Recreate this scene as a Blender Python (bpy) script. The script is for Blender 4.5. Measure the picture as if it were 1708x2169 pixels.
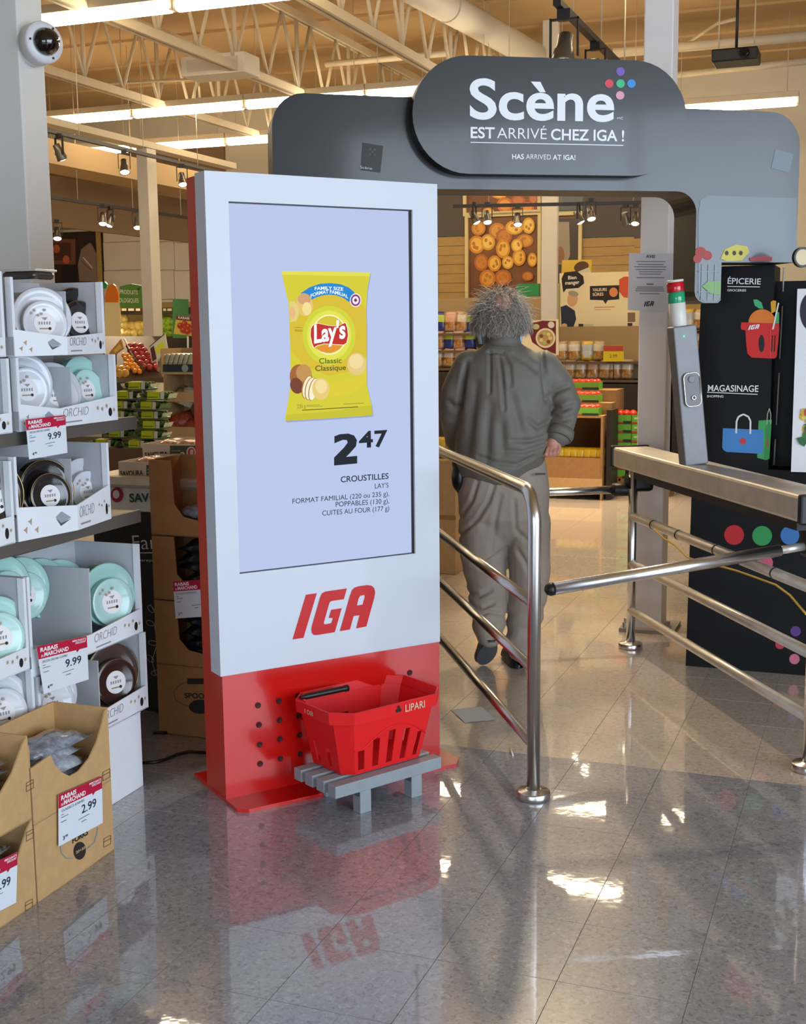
import bpy, bmesh, math, random
from mathutils import Vector as Vec, Matrix, noise
random.seed(7)
for o in list(bpy.data.objects):
    bpy.data.objects.remove(o, do_unlink=True)
scene = bpy.context.scene
col = scene.collection

# ---------------------------------------------------------------- camera
F_PX, CX, CY = 2635.0, 854.0, 1084.5
PITCH, ROLL, CAM_H = 0.145787, -0.0105356, 1.6
_fw = Vec((0, math.cos(PITCH), -math.sin(PITCH)))
_u0 = Vec((0, math.sin(PITCH), math.cos(PITCH)))
_r0 = Vec((1, 0, 0))
_rt = _r0 * math.cos(ROLL) + _u0 * math.sin(ROLL)
_up = _u0 * math.cos(ROLL) - _r0 * math.sin(ROLL)
CAM = Vec((0, 0, CAM_H))
cd = bpy.data.cameras.new('camera')
cd.sensor_fit = 'HORIZONTAL'; cd.sensor_width = 36.0; cd.lens = 36.0 * F_PX / 1708.0
cd.clip_start = 0.05; cd.clip_end = 200
cam = bpy.data.objects.new('camera', cd)
M = Matrix.Identity(4)
for i in range(3):
    M[i][0] = _rt[i]; M[i][1] = _up[i]; M[i][2] = -_fw[i]; M[i][3] = CAM[i]
cam.matrix_world = M
col.objects.link(cam); scene.camera = cam

# ---------------------------------------------------------------- world, daylight, exposure
vs = scene.view_settings
vs.view_transform = 'Standard'; vs.look = 'None'; vs.gamma = 1.0; vs.use_curve_mapping = False
vs.exposure = 0.42
world = bpy.data.worlds.new('sky'); scene.world = world; world.use_nodes = True
world.node_tree.nodes['Background'].inputs[0].default_value = (0.62, 0.76, 1.0, 1)
world.node_tree.nodes['Background'].inputs[1].default_value = 1.0

def area_light(name, loc, target, sx, sy, power, color):
    l = bpy.data.lights.new(name, 'AREA'); l.shape = 'RECTANGLE'; l.size = sx; l.size_y = sy
    l.energy = power; l.color = color
    o = bpy.data.objects.new(name, l); col.objects.link(o); o.location = loc
    d = Vec(target) - Vec(loc)
    o.rotation_euler = d.to_track_quat('-Z', 'Y').to_euler()
    return o
WIN_C = Vec((4.9, -1.2, 2.0)); WIN_D = Vec((0.72, 0.694, 0)).normalized(); WIN_N = Vec((-WIN_D.y, WIN_D.x, 0))
area_light('daylight_window_light', WIN_C - WIN_N * 0.12, WIN_C + WIN_N * 3, 6.4, 3.4, 370, (0.74, 0.87, 1.0))
WIN2_C = Vec((-1.6, -3.4, 1.6)); WIN2_N = Vec((0.1, 1, 0)).normalized(); WIN2_D = Vec((WIN2_N.y, -WIN2_N.x, 0))
area_light('daylight_window_light', WIN2_C - WIN2_N * 0.12, WIN2_C + WIN2_N * 3, 4.6, 2.3, 95, (0.76, 0.88, 1.0))

# ---------------------------------------------------------------- pixel helpers (photo pixel -> ray -> a known plane)
def ray(x, y):
    return _fw + _rt * ((x - CX) / F_PX) - _up * ((y - CY) / F_PX)
def on_z(x, y, z=0.0):
    d = ray(x, y); return CAM + d * ((z - CAM_H) / d.z)
def on_y(x, y, Y):
    d = ray(x, y); return CAM + d * (Y / d.y)
class Plane:
    """vertical plane through p with normal n (towards the viewer)"""
    def __init__(s, p, n):
        s.p = Vec(p); s.n = Vec(n).normalized(); s.u = Vec((0, 0, 1)).cross(s.n).normalized()
    def px(s, x, y, lift=0.0):
        d = ray(x, y); p0 = s.p + s.n * lift
        return CAM + d * ((p0 - CAM).dot(s.n) / d.dot(s.n))
    def uz(s, x, y):
        q = s.px(x, y); return ((q - s.p).dot(s.u), q.z)
    def at(s, u, z, lift=0.0):
        q = s.p + s.u * u + s.n * lift; q.z = z; return q
    def off(s, d):
        return Plane(s.p + s.n * d, s.n)
GA, BU, KI = -0.180357, 0.363357, 1.0364
G = Vec((math.sin(GA), math.cos(GA), 0)); GN = Vec((G.y, -G.x, 0))          # gate direction, its right-hand normal
B1 = Vec((math.sin(BU), math.cos(BU), 0)); BN = Vec((B1.y, -B1.x, 0))       # building axes
KU = Vec((math.sin(KI), math.cos(KI), 0)); KN = Vec((KU.y, -KU.x, 0))       # kiosk front axes
Z = Vec((0, 0, 1))

# ---------------------------------------------------------------- materials
def srgb(h):
    if isinstance(h, str):
        h = h.lstrip('#'); h = tuple(int(h[i:i + 2], 16) / 255 for i in (0, 2, 4))
    return tuple((c / 12.92 if c <= 0.04045 else ((c + 0.055) / 1.055) ** 2.4) for c in h) + (1.0,)
_mats = {}
def mat(name, colr, rough=0.6, metal=0.0, spec=0.5, emit=0.0, var=0.0, scale=20.0, bump=0.0, bscale=60.0, coat=0.0, trans=0.0, stretch=None, alpha=1.0, ior=1.45, rand=0.0, emitc=None):
    if name in _mats: return _mats[name]
    m = bpy.data.materials.new(name); m.use_nodes = True; nt = m.node_tree
    b = nt.nodes['Principled BSDF']; c = srgb(colr)
    b.inputs['Base Color'].default_value = c
    b.inputs['Roughness'].default_value = rough; b.inputs['Metallic'].default_value = metal
    b.inputs['Specular IOR Level'].default_value = spec; b.inputs['IOR'].default_value = ior
    b.inputs['Coat Weight'].default_value = coat; b.inputs['Coat Roughness'].default_value = 0.08
    b.inputs['Transmission Weight'].default_value = trans; b.inputs['Alpha'].default_value = alpha
    if emit:
        b.inputs['Emission Color'].default_value = srgb(emitc) if emitc else c; b.inputs['Emission Strength'].default_value = emit
    tc = None
    def coords():
        t = nt.nodes.new('ShaderNodeTexCoord'); out = t.outputs['Object']
        if stretch:
            mp = nt.nodes.new('ShaderNodeMapping'); mp.inputs['Scale'].default_value = stretch
            nt.links.new(out, mp.inputs[0]); out = mp.outputs[0]
        return out
    if var or rand:
        hsv = nt.nodes.new('ShaderNodeHueSaturation'); hsv.inputs['Color'].default_value = c
        nt.links.new(hsv.outputs[0], b.inputs['Base Color'])
        val = None
        if var:
            n = nt.nodes.new('ShaderNodeTexNoise'); n.inputs['Scale'].default_value = scale; n.inputs['Detail'].default_value = 5
            nt.links.new(coords(), n.inputs['Vector'])
            mr = nt.nodes.new('ShaderNodeMapRange'); mr.inputs[1].default_value = 0.3; mr.inputs[2].default_value = 0.7
            mr.inputs[3].default_value = 1 - var; mr.inputs[4].default_value = 1 + var
            nt.links.new(n.outputs[0], mr.inputs[0]); val = mr.outputs[0]
        if rand:
            oi = nt.nodes.new('ShaderNodeObjectInfo'); mr2 = nt.nodes.new('ShaderNodeMapRange')
            mr2.inputs[3].default_value = 1 - rand; mr2.inputs[4].default_value = 1 + rand
            nt.links.new(oi.outputs['Random'], mr2.inputs[0])
            if val:
                mu = nt.nodes.new('ShaderNodeMath'); mu.operation = 'MULTIPLY'
                nt.links.new(val, mu.inputs[0]); nt.links.new(mr2.outputs[0], mu.inputs[1]); val = mu.outputs[0]
            else: val = mr2.outputs[0]
        nt.links.new(val, hsv.inputs['Value'])
    if bump:
        n = nt.nodes.new('ShaderNodeTexNoise'); n.inputs['Scale'].default_value = bscale; n.inputs['Detail'].default_value = 4
        nt.links.new(coords(), n.inputs['Vector'])
        bp = nt.nodes.new('ShaderNodeBump'); bp.inputs['Strength'].default_value = bump; bp.inputs['Distance'].default_value = 0.01
        nt.links.new(n.outputs[0], bp.inputs['Height']); nt.links.new(bp.outputs[0], b.inputs['Normal'])
    _mats[name] = m; return m
def flat(h, rough=0.55, emit=0.0):
    return mat('print_' + h.lstrip('#') + ('_lit' if emit else ''), h, rough, emit=emit)
def lit(h, e=0.85):
    """a pixel colour of the switched-on display"""
    n = 'screen_' + h.lstrip('#')
    if n in _mats: return _mats[n]
    m = bpy.data.materials.new(n); m.use_nodes = True; b = m.node_tree.nodes['Principled BSDF']
    b.inputs['Base Color'].default_value = (0.01, 0.01, 0.01, 1); b.inputs['Roughness'].default_value = 0.5; b.inputs['Specular IOR Level'].default_value = 0.06
    b.inputs['Emission Color'].default_value = srgb(h); b.inputs['Emission Strength'].default_value = e
    _mats[n] = m; return m

# ---------------------------------------------------------------- objects
WORG = {}
def link(name, me, parent=None, loc=None):
    o = bpy.data.objects.new(name, me); col.objects.link(o)
    if parent is not None:
        o.parent = parent; WORG[o] = WORG[parent]
    else:
        WORG[o] = Vec(loc) if loc is not None else Vec((0, 0, 0)); o.location = WORG[o]
    return o
def tag(o, label=None, cat=None, group=None, kind=None):
    if label: o['label'] = label
    if cat: o['category'] = cat
    if group: o['group'] = group
    if kind: o['kind'] = kind
    return o
def thing(name, label, cat, loc=(0, 0, 0), group=None):
    return tag(link(name, None, None, loc), label, cat, group)
def copy_tree(o, loc=None, rot=None, label=None, group=None, scale=None, parent=None):
    c = o.copy(); col.objects.link(c)
    if parent is not None: c.parent = parent
    if loc is not None: c.location = loc; WORG[c] = Vec(loc)
    if rot is not None: c.rotation_euler = rot
    if scale is not None: c.scale = scale if not isinstance(scale, (int, float)) else (scale,) * 3
    if label: c['label'] = label
    if group: c['group'] = group
    for ch in o.children:
        copy_tree(ch, parent=c)
    return c

class MB:
    def __init__(s): s.v = []; s.f = []; s.m = []; s.sm = []; s.mats = []
    def mi(s, m):
        if m is None: return 0
        if m not in s.mats: s.mats.append(m)
        return s.mats.index(m)
    def add(s, vs, fs, m=None, smooth=False):
        b = len(s.v); s.v += [Vec(v) for v in vs]; k = s.mi(m)
        for f in fs:
            s.f.append([b + i for i in f]); s.m.append(k); s.sm.append(smooth)
        return s
    def box(s, c, size, ax=None, m=None):
        """c centre, size full extents, ax three axes"""
        c = Vec(c); ax = ax or (Vec((1, 0, 0)), Vec((0, 1, 0)), Z)
        h = [a * (d / 2) for a, d in zip(ax, size)]
        vs = [c + h[0] * i + h[1] * j + h[2] * k for i in (-1, 1) for j in (-1, 1) for k in (-1, 1)]
        fs = [(0, 1, 3, 2), (4, 6, 7, 5), (0, 4, 5, 1), (2, 3, 7, 6), (0, 2, 6, 4), (1, 5, 7, 3)]
        if ax[0].cross(ax[1]).dot(ax[2]) < 0: fs = [f[::-1] for f in fs]
        return s.add(vs, fs, m)
    def quad(s, pts, m=None): return s.add(pts, [tuple(range(len(pts)))], m)
    def prism(s, poly, d, m=None, mside=None, mback=None):
        """poly world points (front, counter-clockwise seen from the front), d vector to the back"""
        n = len(poly); vs = [Vec(p) for p in poly] + [Vec(p) + d for p in poly]
        s.add(vs, [tuple(range(n))], m)
        b = len(s.v) - 2 * n
        for i in range(n):
            j = (i + 1) % n; s.f.append([b + i, b + n + i, b + n + j, b + j]); s.m.append(s.mi(mside or m)); s.sm.append(False)
        s.f.append([b + n + i for i in range(n)][::-1]); s.m.append(s.mi(mback or mside or m)); s.sm.append(False)
        return s
    def tube(s, path, r, n=12, m=None, cap=True, rs=None):
        path = [Vec(p) for p in path]; rings = []; prev = None
        for i, p in enumerate(path):
            t = (path[min(i + 1, len(path) - 1)] - path[max(i - 1, 0)]).normalized()
            if prev is None:
                a = t.cross(Z) if abs(t.z) < 0.95 else t.cross(Vec((1, 0, 0)))
                a.normalize()
            else:
                a = (prev - t * prev.dot(t)).normalized()
            prev = a; b = t.cross(a); rr = rs[i] if rs else r
            rings.append([p + (a * math.cos(2 * math.pi * k / n) + b * math.sin(2 * math.pi * k / n)) * rr for k in range(n)])
        vs = [v for R in rings for v in R]; fs = []
        for i in range(len(rings) - 1):
            for k in range(n):
                k2 = (k + 1) % n; fs.append((i * n + k, i * n + k2, (i + 1) * n + k2, (i + 1) * n + k))
        s.add(vs, fs, m, True)
        if cap:
            b = len(s.v) - len(vs)
            s.f.append([b + k for k in range(n)][::-1]); s.m.append(s.mi(m)); s.sm.append(False)
            s.f.append([b + (len(rings) - 1) * n + k for k in range(n)]); s.m.append(s.mi(m)); s.sm.append(False)
        return s
    def lathe(s, prof, org=(0, 0, 0), ax=None, n=24, m=None, smooth=True, cap=True):
        """prof list of (r, h); ax (X, Y, axis)"""
        org = Vec(org); X, Y, A = ax or (Vec((1, 0, 0)), Vec((0, 1, 0)), Z)
        vs = []; fs = []
        for r, h in prof:
            for k in range(n):
                a = 2 * math.pi * k / n; vs.append(org + A * h + (X * math.cos(a) + Y * math.sin(a)) * r)
        for i in range(len(prof) - 1):
            for k in range(n):
                k2 = (k + 1) % n; fs.append((i * n + k, i * n + k2, (i + 1) * n + k2, (i + 1) * n + k))
        s.add(vs, fs, m, smooth)
        b = len(s.v) - len(vs)
        if cap and prof[0][0] > 1e-5: s.f.append([b + k for k in range(n)][::-1]); s.m.append(s.mi(m)); s.sm.append(False)
        if cap and prof[-1][0] > 1e-5: s.f.append([b + (len(prof) - 1) * n + k for k in range(n)]); s.m.append(s.mi(m)); s.sm.append(False)
        return s
    def sphere(s, c, r, n=12, k=8, m=None, ax=None, rad=None):
        c = Vec(c); ax = ax or (Vec((1, 0, 0)), Vec((0, 1, 0)), Z); rad = rad or (r, r, r)
        vs = []; fs = []
        for i in range(k + 1):
            t = math.pi * i / k
            for j in range(n):
                a = 2 * math.pi * j / n
                vs.append(c + ax[0] * (rad[0] * math.sin(t) * math.cos(a)) + ax[1] * (rad[1] * math.sin(t) * math.sin(a)) + ax[2] * (rad[2] * math.cos(t)))
        for i in range(k):
            for j in range(n):
                j2 = (j + 1) % n; fs.append((i * n + j, (i + 1) * n + j, (i + 1) * n + j2, i * n + j2))
        return s.add(vs, fs, m, True)
    def mesh(s, name, m=None, org=None, bevel=0.0, weld=False):
        org = org or Vec((0, 0, 0)); me = bpy.data.meshes.new(name)
        me.from_pydata([tuple(v - org) for v in s.v], [], s.f)
        ms = s.mats or [m or mat('plain', '#888888')]
        if s.mats and m is not None and m not in ms: pass
        for q in ms: me.materials.append(q)
        me.polygons.foreach_set('material_index', s.m); me.polygons.foreach_set('use_smooth', s.sm)
        if bevel or weld:
            bm = bmesh.new(); bm.from_mesh(me)
            bmesh.ops.remove_doubles(bm, verts=bm.verts, dist=1e-5)
            if bevel:
                es = [e for e in bm.edges if len(e.link_faces) == 2 and e.calc_face_angle(0) > 0.5]
                bmesh.ops.bevel(bm, geom=es, offset=bevel, segments=2, profile=0.5, affect='EDGES', clamp_overlap=True)
            bm.to_mesh(me); bm.free()
        me.update(); return me
    def build(s, name, m=None, parent=None, loc=None, bevel=0.0, weld=False):
        org = WORG[parent] if parent is not None else (Vec(loc) if loc is not None else Vec((0, 0, 0)))
        return link(name, s.mesh(name, m, org, bevel, weld), parent, loc)

class Art:
    """flat print on a plane: polygons stacked in thin layers"""
    def __init__(s, plane, base=0.0012, step=0.0004):
        s.pl = plane; s.mb = MB(); s.h = base; s.step = step
    def poly(s, pts, m, px=True):
        P = [s.pl.px(x, y, s.h) if px else s.pl.at(x, y, s.h) for x, y in pts]
        nrm = Vec((0, 0, 0))
        for i in range(len(P)):
            a = P[i]; b = P[(i + 1) % len(P)]; nrm += a.cross(b)
        if nrm.dot(s.pl.n) < 0: P.reverse()
        s.mb.quad(P, m); s.h += s.step; return s
    def rect(s, x0, y0, x1, y1, m, px=True): return s.poly([(x0, y0), (x1, y0), (x1, y1), (x0, y1)], m, px)
    def ell(s, x, y, rx, ry, m, px=True, n=28, rot=0.0):
        c, q = math.cos(rot), math.sin(rot)
        return s.poly([(x + rx * math.cos(a) * c - ry * math.sin(a) * q, y + rx * math.cos(a) * q + ry * math.sin(a) * c) for a in [2 * math.pi * k / n for k in range(n)]], m, px)
    def line(s, x0, y0, x1, y1, w, m, px=True):
        dx, dy = x1 - x0, y1 - y0; L = math.hypot(dx, dy); nx, ny = -dy / L * w / 2, dx / L * w / 2
        return s.poly([(x0 + nx, y0 + ny), (x1 + nx, y1 + ny), (x1 - nx, y1 - ny), (x0 - nx, y0 - ny)], m, px)
    def path(s, pts, w, m, px=True):
        h = s.h
        for a, b in zip(pts, pts[1:]): s.h = h; s.line(*a, *b, w, m, px)
        return s
    def build(s, name, parent, label=None):
        o = s.mb.build(name, None, parent)
        if label: o['label'] = label
        return o

# ---- lettering: queued as font curves, turned into meshes in one pass at the end
TXT = []
def text3(string, p0, u, v, n, width, cap, m, parent, name='lettering', bold=0.0, shear=0.0, lift=0.0015, arc=None):
    TXT.append(((string, bold, shear), Vec(p0), Vec(u), Vec(v), Vec(n), width, cap, m, parent, name, lift, arc))
def ptext(string, plane, a, b, cap, m, parent, name='lettering', bold=0.0, shear=0.0, lift=0.0015, arc=None):
    """baseline from pixel a to pixel b, capital height in pixels"""
    p0 = plane.px(*a); p1 = plane.px(*b); top = plane.px(a[0], a[1] - cap)
    u = (p1 - p0); w = u.length; u = u / w; v = plane.n.cross(u).normalized()
    text3(string, p0, u, v, plane.n, w, (top - p0).length, m, parent, name, bold, shear, lift, arc)
CAP = 0.729
def flush_text():
    for i, t in enumerate(TXT):
        cu = bpy.data.curves.new('lettering', 'FONT'); cu.body = t[0][0]; cu.size = 1.0; cu.resolution_u = 6
        cu.offset = t[0][1]; cu.shear = t[0][2]
        o = bpy.data.objects.new('lettering_curve', cu); col.objects.link(o); TXT[i] = (o,) + t[1:]
    dg = bpy.context.evaluated_depsgraph_get()
    for o, p0, u, v, n, width, cap, m, parent, name, lift, arc in TXT:
        me = bpy.data.meshes.new_from_object(o.evaluated_get(dg))
        xs = [q.co.x for q in me.vertices]
        if not xs: continue
        x0, x1 = min(xs), max(xs); sx = (width / (x1 - x0)) if width else cap / CAP
        sy = (cap / CAP) if cap else sx
        org = WORG[parent]; W = (x1 - x0) * sx
        for q in me.vertices:
            X = (q.co.x - x0) * sx; Y = q.co.y * sy
            if arc:
                t = (X / W - 0.5) * 2; Y += arc * (1 - t * t)
            q.co = p0 + u * X + v * Y + n * lift - org
        me.materials.clear(); me.materials.append(m); me.name = name
        link(name, me, parent)
    for t in TXT:
        cu = t[0].data; bpy.data.objects.remove(t[0], do_unlink=True); bpy.data.curves.remove(cu)
# ================================================================ materials in common use
M_steel = mat('brushed_steel', '#c9c6c2', 0.28, 1.0, var=0.06, scale=90, stretch=(1, 1, 12))
M_chrome = mat('polished_steel', '#e2e2e6', 0.27, 1.0)
M_beam = mat('satin_steel', '#d9d3ca', 0.45, 0.75, var=0.08, scale=14)
M_black = mat('black_plastic', '#141414', 0.4)
M_white = mat('white_paint', '#e6e8ec', 0.45)
M_cream = mat('cream_paint', '#cfc6b4', 0.6, var=0.04, scale=3)
M_card = mat('cardboard', '#bf9a6a', 0.8, var=0.06, scale=30, bump=0.05, bscale=120)
M_card_d = mat('brown_cardboard', '#9c7447', 0.8, var=0.07, scale=30)
M_cardw = mat('white_cardboard', '#dfe3ea', 0.6, var=0.02, scale=12)
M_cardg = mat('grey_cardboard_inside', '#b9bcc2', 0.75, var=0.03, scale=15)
M_red = mat('red_enamel', '#c4130c', 0.22, coat=0.3, var=0.03, scale=4)
M_redpl = mat('red_plastic', '#dd1418', 0.48)
M_joist = mat('joist_paint', '#cbbb9d', 0.65, var=0.05, scale=4)
M_dark = mat('charcoal', '#232326', 0.5)

# ================================================================ setting: floor
def floor_mat(name, base, flecks, light, rough):
    m = bpy.data.materials.new(name); m.use_nodes = True; nt = m.node_tree; N = nt.nodes; L = nt.links
    b = N['Principled BSDF']; b.inputs['Roughness'].default_value = rough; b.inputs['IOR'].default_value = 1.52
    b.inputs['Coat Weight'].default_value = 1.0; b.inputs['Coat Roughness'].default_value = 0.04; b.inputs['Coat IOR'].default_value = 1.68
    tc = N.new('ShaderNodeTexCoord'); oi = N.new('ShaderNodeObjectInfo')
    mul = N.new('ShaderNodeVectorMath'); mul.operation = 'MULTIPLY_ADD'
    mul.inputs[1].default_value = (61, 37, 0); mul.inputs[2].default_value = (0, 0, 0)
    comb = N.new('ShaderNodeCombineXYZ')
    for k in range(2): L.new(oi.outputs['Random'], comb.inputs[k])
    L.new(comb.outputs[0], mul.inputs[0])
    ad = N.new('ShaderNodeVectorMath'); ad.operation = 'ADD'; L.new(tc.outputs['Object'], ad.inputs[0]); L.new(mul.outputs[0], ad.inputs[1])
    n1 = N.new('ShaderNodeTexNoise'); n1.inputs['Scale'].default_value = 62; n1.inputs['Detail'].default_value = 3; n1.inputs['Distortion'].default_value = 1.2
    L.new(ad.outputs[0], n1.inputs['Vector'])
    r1 = N.new('ShaderNodeValToRGB'); e = r1.color_ramp.elements
    e[0].position = 0.34; e[0].color = srgb(flecks); e[1].position = 0.46; e[1].color = srgb(base)
    e2 = r1.color_ramp.elements.new(0.56); e2.color = srgb(base); e3 = r1.color_ramp.elements.new(0.68); e3.color = srgb(light)
    L.new(n1.outputs[0], r1.inputs[0])
    hsv = N.new('ShaderNodeHueSaturation'); L.new(r1.outputs[0], hsv.inputs['Color'])
    mr = N.new('ShaderNodeMapRange'); mr.inputs[3].default_value = 0.96; mr.inputs[4].default_value = 1.04
    L.new(oi.outputs['Random'], mr.inputs[0]); L.new(mr.outputs[0], hsv.inputs['Value'])
    L.new(hsv.outputs[0], b.inputs['Base Color'])
    n2 = N.new('ShaderNodeTexNoise'); n2.inputs['Scale'].default_value = 26; n2.inputs['Detail'].default_value = 2
    L.new(ad.outputs[0], n2.inputs['Vector'])
    bp = N.new('ShaderNodeBump'); bp.inputs['Strength'].default_value = 0.014; bp.inputs['Distance'].default_value = 0.01
    L.new(n2.outputs[0], bp.inputs['Height']); L.new(bp.outputs[0], b.inputs['Normal'])
    L.new(bp.outputs[0], b.inputs['Coat Normal'])
    _mats[name] = m; return m
M_tile_g = floor_mat('grey_vinyl_tile', '#8c8d95', '#6f6d75', '#a3a3ab', 0.3)
M_tile_b = floor_mat('beige_vinyl_tile', '#c0b4a9', '#a99b8c', '#cec3b8', 0.25)
TS = 0.317; S_SEAM = 4.405; C0 = -0.678
fl = MB().box((0, 7.5, -0.053), (26, 32, 0.1), None).build('floor', mat('floor_adhesive', '#67625c', 0.8))
tag(fl, 'polished vinyl tile floor running through the shop', None, None, 'structure')
def tile_mesh(m):
    g = 0.0005; h = TS / 2 - g; mb = MB()
    t = 0.0006
    vs = [(-h, -h, -0.003), (h, -h, -0.003), (h, h, -0.003), (-h, h, -0.003), (-h, -h, -0.0006), (h, -h, -0.0006), (h, h, -0.0006), (-h, h, -0.0006),
          (-h + t, -h + t, 0), (h - t, -h + t, 0), (h - t, h - t, 0), (-h + t, h - t, 0)]
    fs = [(0, 1, 5, 4), (1, 2, 6, 5), (2, 3, 7, 6), (3, 0, 4, 7), (4, 5, 9, 8), (5, 6, 10, 9), (6, 7, 11, 10), (7, 4, 8, 11), (8, 9, 10, 11)]
    return mb.add([Vec(v) for v in vs], fs).mesh('tile', m)
tm_g, tm_b = tile_mesh(M_tile_g), tile_mesh(M_tile_b)
cells = []
def project(p):
    c = Vec(p) - CAM; z = c.dot(_fw)
    return (CX + F_PX * c.dot(_rt) / z, CY - F_PX * c.dot(_up) / z, z)
for i in range(-26, 44):
    for j in range(-32, 34):
        s = S_SEAM + (i + 0.5) * TS; c = C0 + (j + 0.5) * TS
        p = B1 * s + BN * c
        if p.y < -3.2 or p.y > 19 or abs(p.x) > 9: continue
        near = s < S_SEAM
        vis = False
        if p.y > 1.5:
            x, y, z = project(p); vis = -110 < x < 1820 and 950 < y < 2330
        cells.append((p.length if vis else 1e3 + p.length, p, near))
cells.sort(key=lambda t: t[0])
AX_T = (BN, B1, Z)
ang_t = math.atan2(BN.y, BN.x)
for d, p, near in cells[:300]:
    o = link('tile', tm_g if near else tm_b, fl); o.location = p; o.rotation_euler = (0, 0, ang_t + random.choice((0, math.pi / 2, math.pi)))
for near, mm in ((True, M_tile_g), (False, M_tile_b)):
    mb = MB(); h = TS / 2 - 0.0005
    for d, p, nr in cells[300:]:
        if nr != near: continue
        mb.quad([p - BN * h - B1 * h, p + BN * h - B1 * h, p + BN * h + B1 * h, p - BN * h + B1 * h])
    tag(mb.build('tile', mm, fl), None, None, None, 'stuff')

# ================================================================ setting: shell
CEIL = 4.7
M_ceil = mat('tan_ceiling_paint', '#b8986a', 0.85, var=0.05, scale=0.8)
ce = MB().box((0, 7.5, CEIL + 0.05), (26, 32, 0.1)).build('ceiling', M_ceil); tag(ce, 'tan painted metal deck ceiling', None, None, 'structure')
for k in range(12):                                     # deck seams, standing proud of the deck
    p = B1 * (5.4 + k * 1.1) + BN * (-2.0)
    MB().box((p.x, p.y, CEIL - 0.012), (18, 0.05, 0.024), (BN, B1, Z)).build('deck_seam', M_ceil, ce)
WB = Plane(B1 * 16.3, -B1)                               # the back wall
M_wallw = mat('pale_wall_panel', '#d9cdb4', 0.7, var=0.03, scale=2)
M_fascia = mat('dark_fascia', '#5a5048', 0.7)
M_plank = mat('ochre_siding', '#b08d52', 0.65, var=0.08, scale=6, stretch=(1, 1, 6))
wb = MB().box(WB.at(0, 2.35, -0.08), (30, 0.16, 4.7), (WB.u, WB.n, Z)).build('wall_back', M_wallw)
tag(wb, 'pale back wall behind the produce department', None, None, 'structure')
def walllen(name, a, b, label, m, z0=0, z1=4.7, t=0.12):
    a = Vec(a); b = Vec(b); d = (b - a); L = d.length; d.normalize(); n = Vec((-d.y, d.x, 0)); c = (a + b) / 2
    o = MB().box((c.x, c.y, (z0 + z1) / 2), (L, t, z1 - z0), (d, n, Z)).build(name, m); tag(o, label, None, None, 'structure'); return o
M_shellw = mat('shell_wall', '#cfc8bd', 0.75)
wl = walllen('wall_left', (-9.0, -4.4, 0), (-9.0, 23.0, 0), 'left side wall of the shop', M_shellw)
wr = walllen('wall_right', (9.2, 2.95, 0), (9.2, 23.0, 0), 'right side wall of the shop', M_shellw)
# front walls with the glazed openings that let the daylight in
def window_wall(wname, winname, C, D, N, length, ow, oz0, oz1, label):
    o = MB()
    sl = (length - ow) / 2
    for sgn in (-1, 1):
        o.box(C + D * sgn * (ow / 2 + sl / 2) + Z * (2.35 - C.z), (sl, 0.14, 4.7), (D, N, Z))
    o.box(C + Z * (oz0 / 2 - C.z), (ow, 0.14, oz0), (D, N, Z)); o.box(C + Z * ((oz1 + 4.7) / 2 - C.z), (ow, 0.14, 4.7 - oz1), (D, N, Z))
    tag(o.build(wname, M_shellw), label, None, None, 'structure')
    w = thing(winname, 'large shop window with slim mullions', None, C + Z * (oz0 - C.z)); del_cat(w); tag(w, kind='structure')
    for k in range(5):
        MB().box(C + D * (-ow / 2 + ow * k / 4) + N * 0.03 + Z * ((oz0 + oz1) / 2 - C.z), (0.06, 0.08, oz1 - oz0), (D, N, Z)).build('mullion', M_white, w)
    for zz in (oz0 + 0.03, oz1 - 0.03):
        MB().box(C + N * 0.03 + Z * (zz - C.z), (ow, 0.08, 0.06), (D, N, Z)).build('frame_rail', M_white, w)
def del_cat(o):
    if 'category' in o: del o['category']
window_wall('wall_front_right', 'window_1', WIN_C, WIN_D, WIN_N, 11.6, 6.5, 0.25, 3.75, 'front wall around the big shop window')
window_wall('wall_front_left', 'window_2', WIN2_C, WIN2_D, WIN2_N, 15.2, 4.7, 0.4, 2.8, 'front wall around the smaller shop window')

# ---- back wall dressing: siding planks, dark fascia, picture windows
def wb_strip(px0, px1, py0, py1): return WB.uz(px0, (py0 + py1) / 2)[0], WB.uz(px1, (py0 + py1) / 2)[0], WB.uz((px0 + px1) / 2, py1)[1], WB.uz((px0 + px1) / 2, py0)[1]
def wb_box(name, px0, px1, py0, py1, m, th, parent=wb, lift=0.0):
    u0, u1, z0, z1 = wb_strip(px0, px1, py0, py1)
    return MB().box(WB.at((u0 + u1) / 2, (z0 + z1) / 2, lift + th / 2), (u1 - u0, th, z1 - z0), (WB.u, WB.n, Z)).build(name, m, parent)
for x0, x1 in ((860, 987), (1236, 1346), (1346, 1476)):
    for k in range(7):
        y0 = 503 + k * 19.5; wb_box('plank', x0, x1, y0 + 0.8, y0 + 19.2, M_plank, 0.035)
    wb_box('fascia_panel', x0, x1, 380, 502, M_fascia, 0.05)
wb_box('ledge', 860, 1480, 642, 700, mat('ledge_paint', '#cdbd97', 0.6), 0.1)
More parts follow.
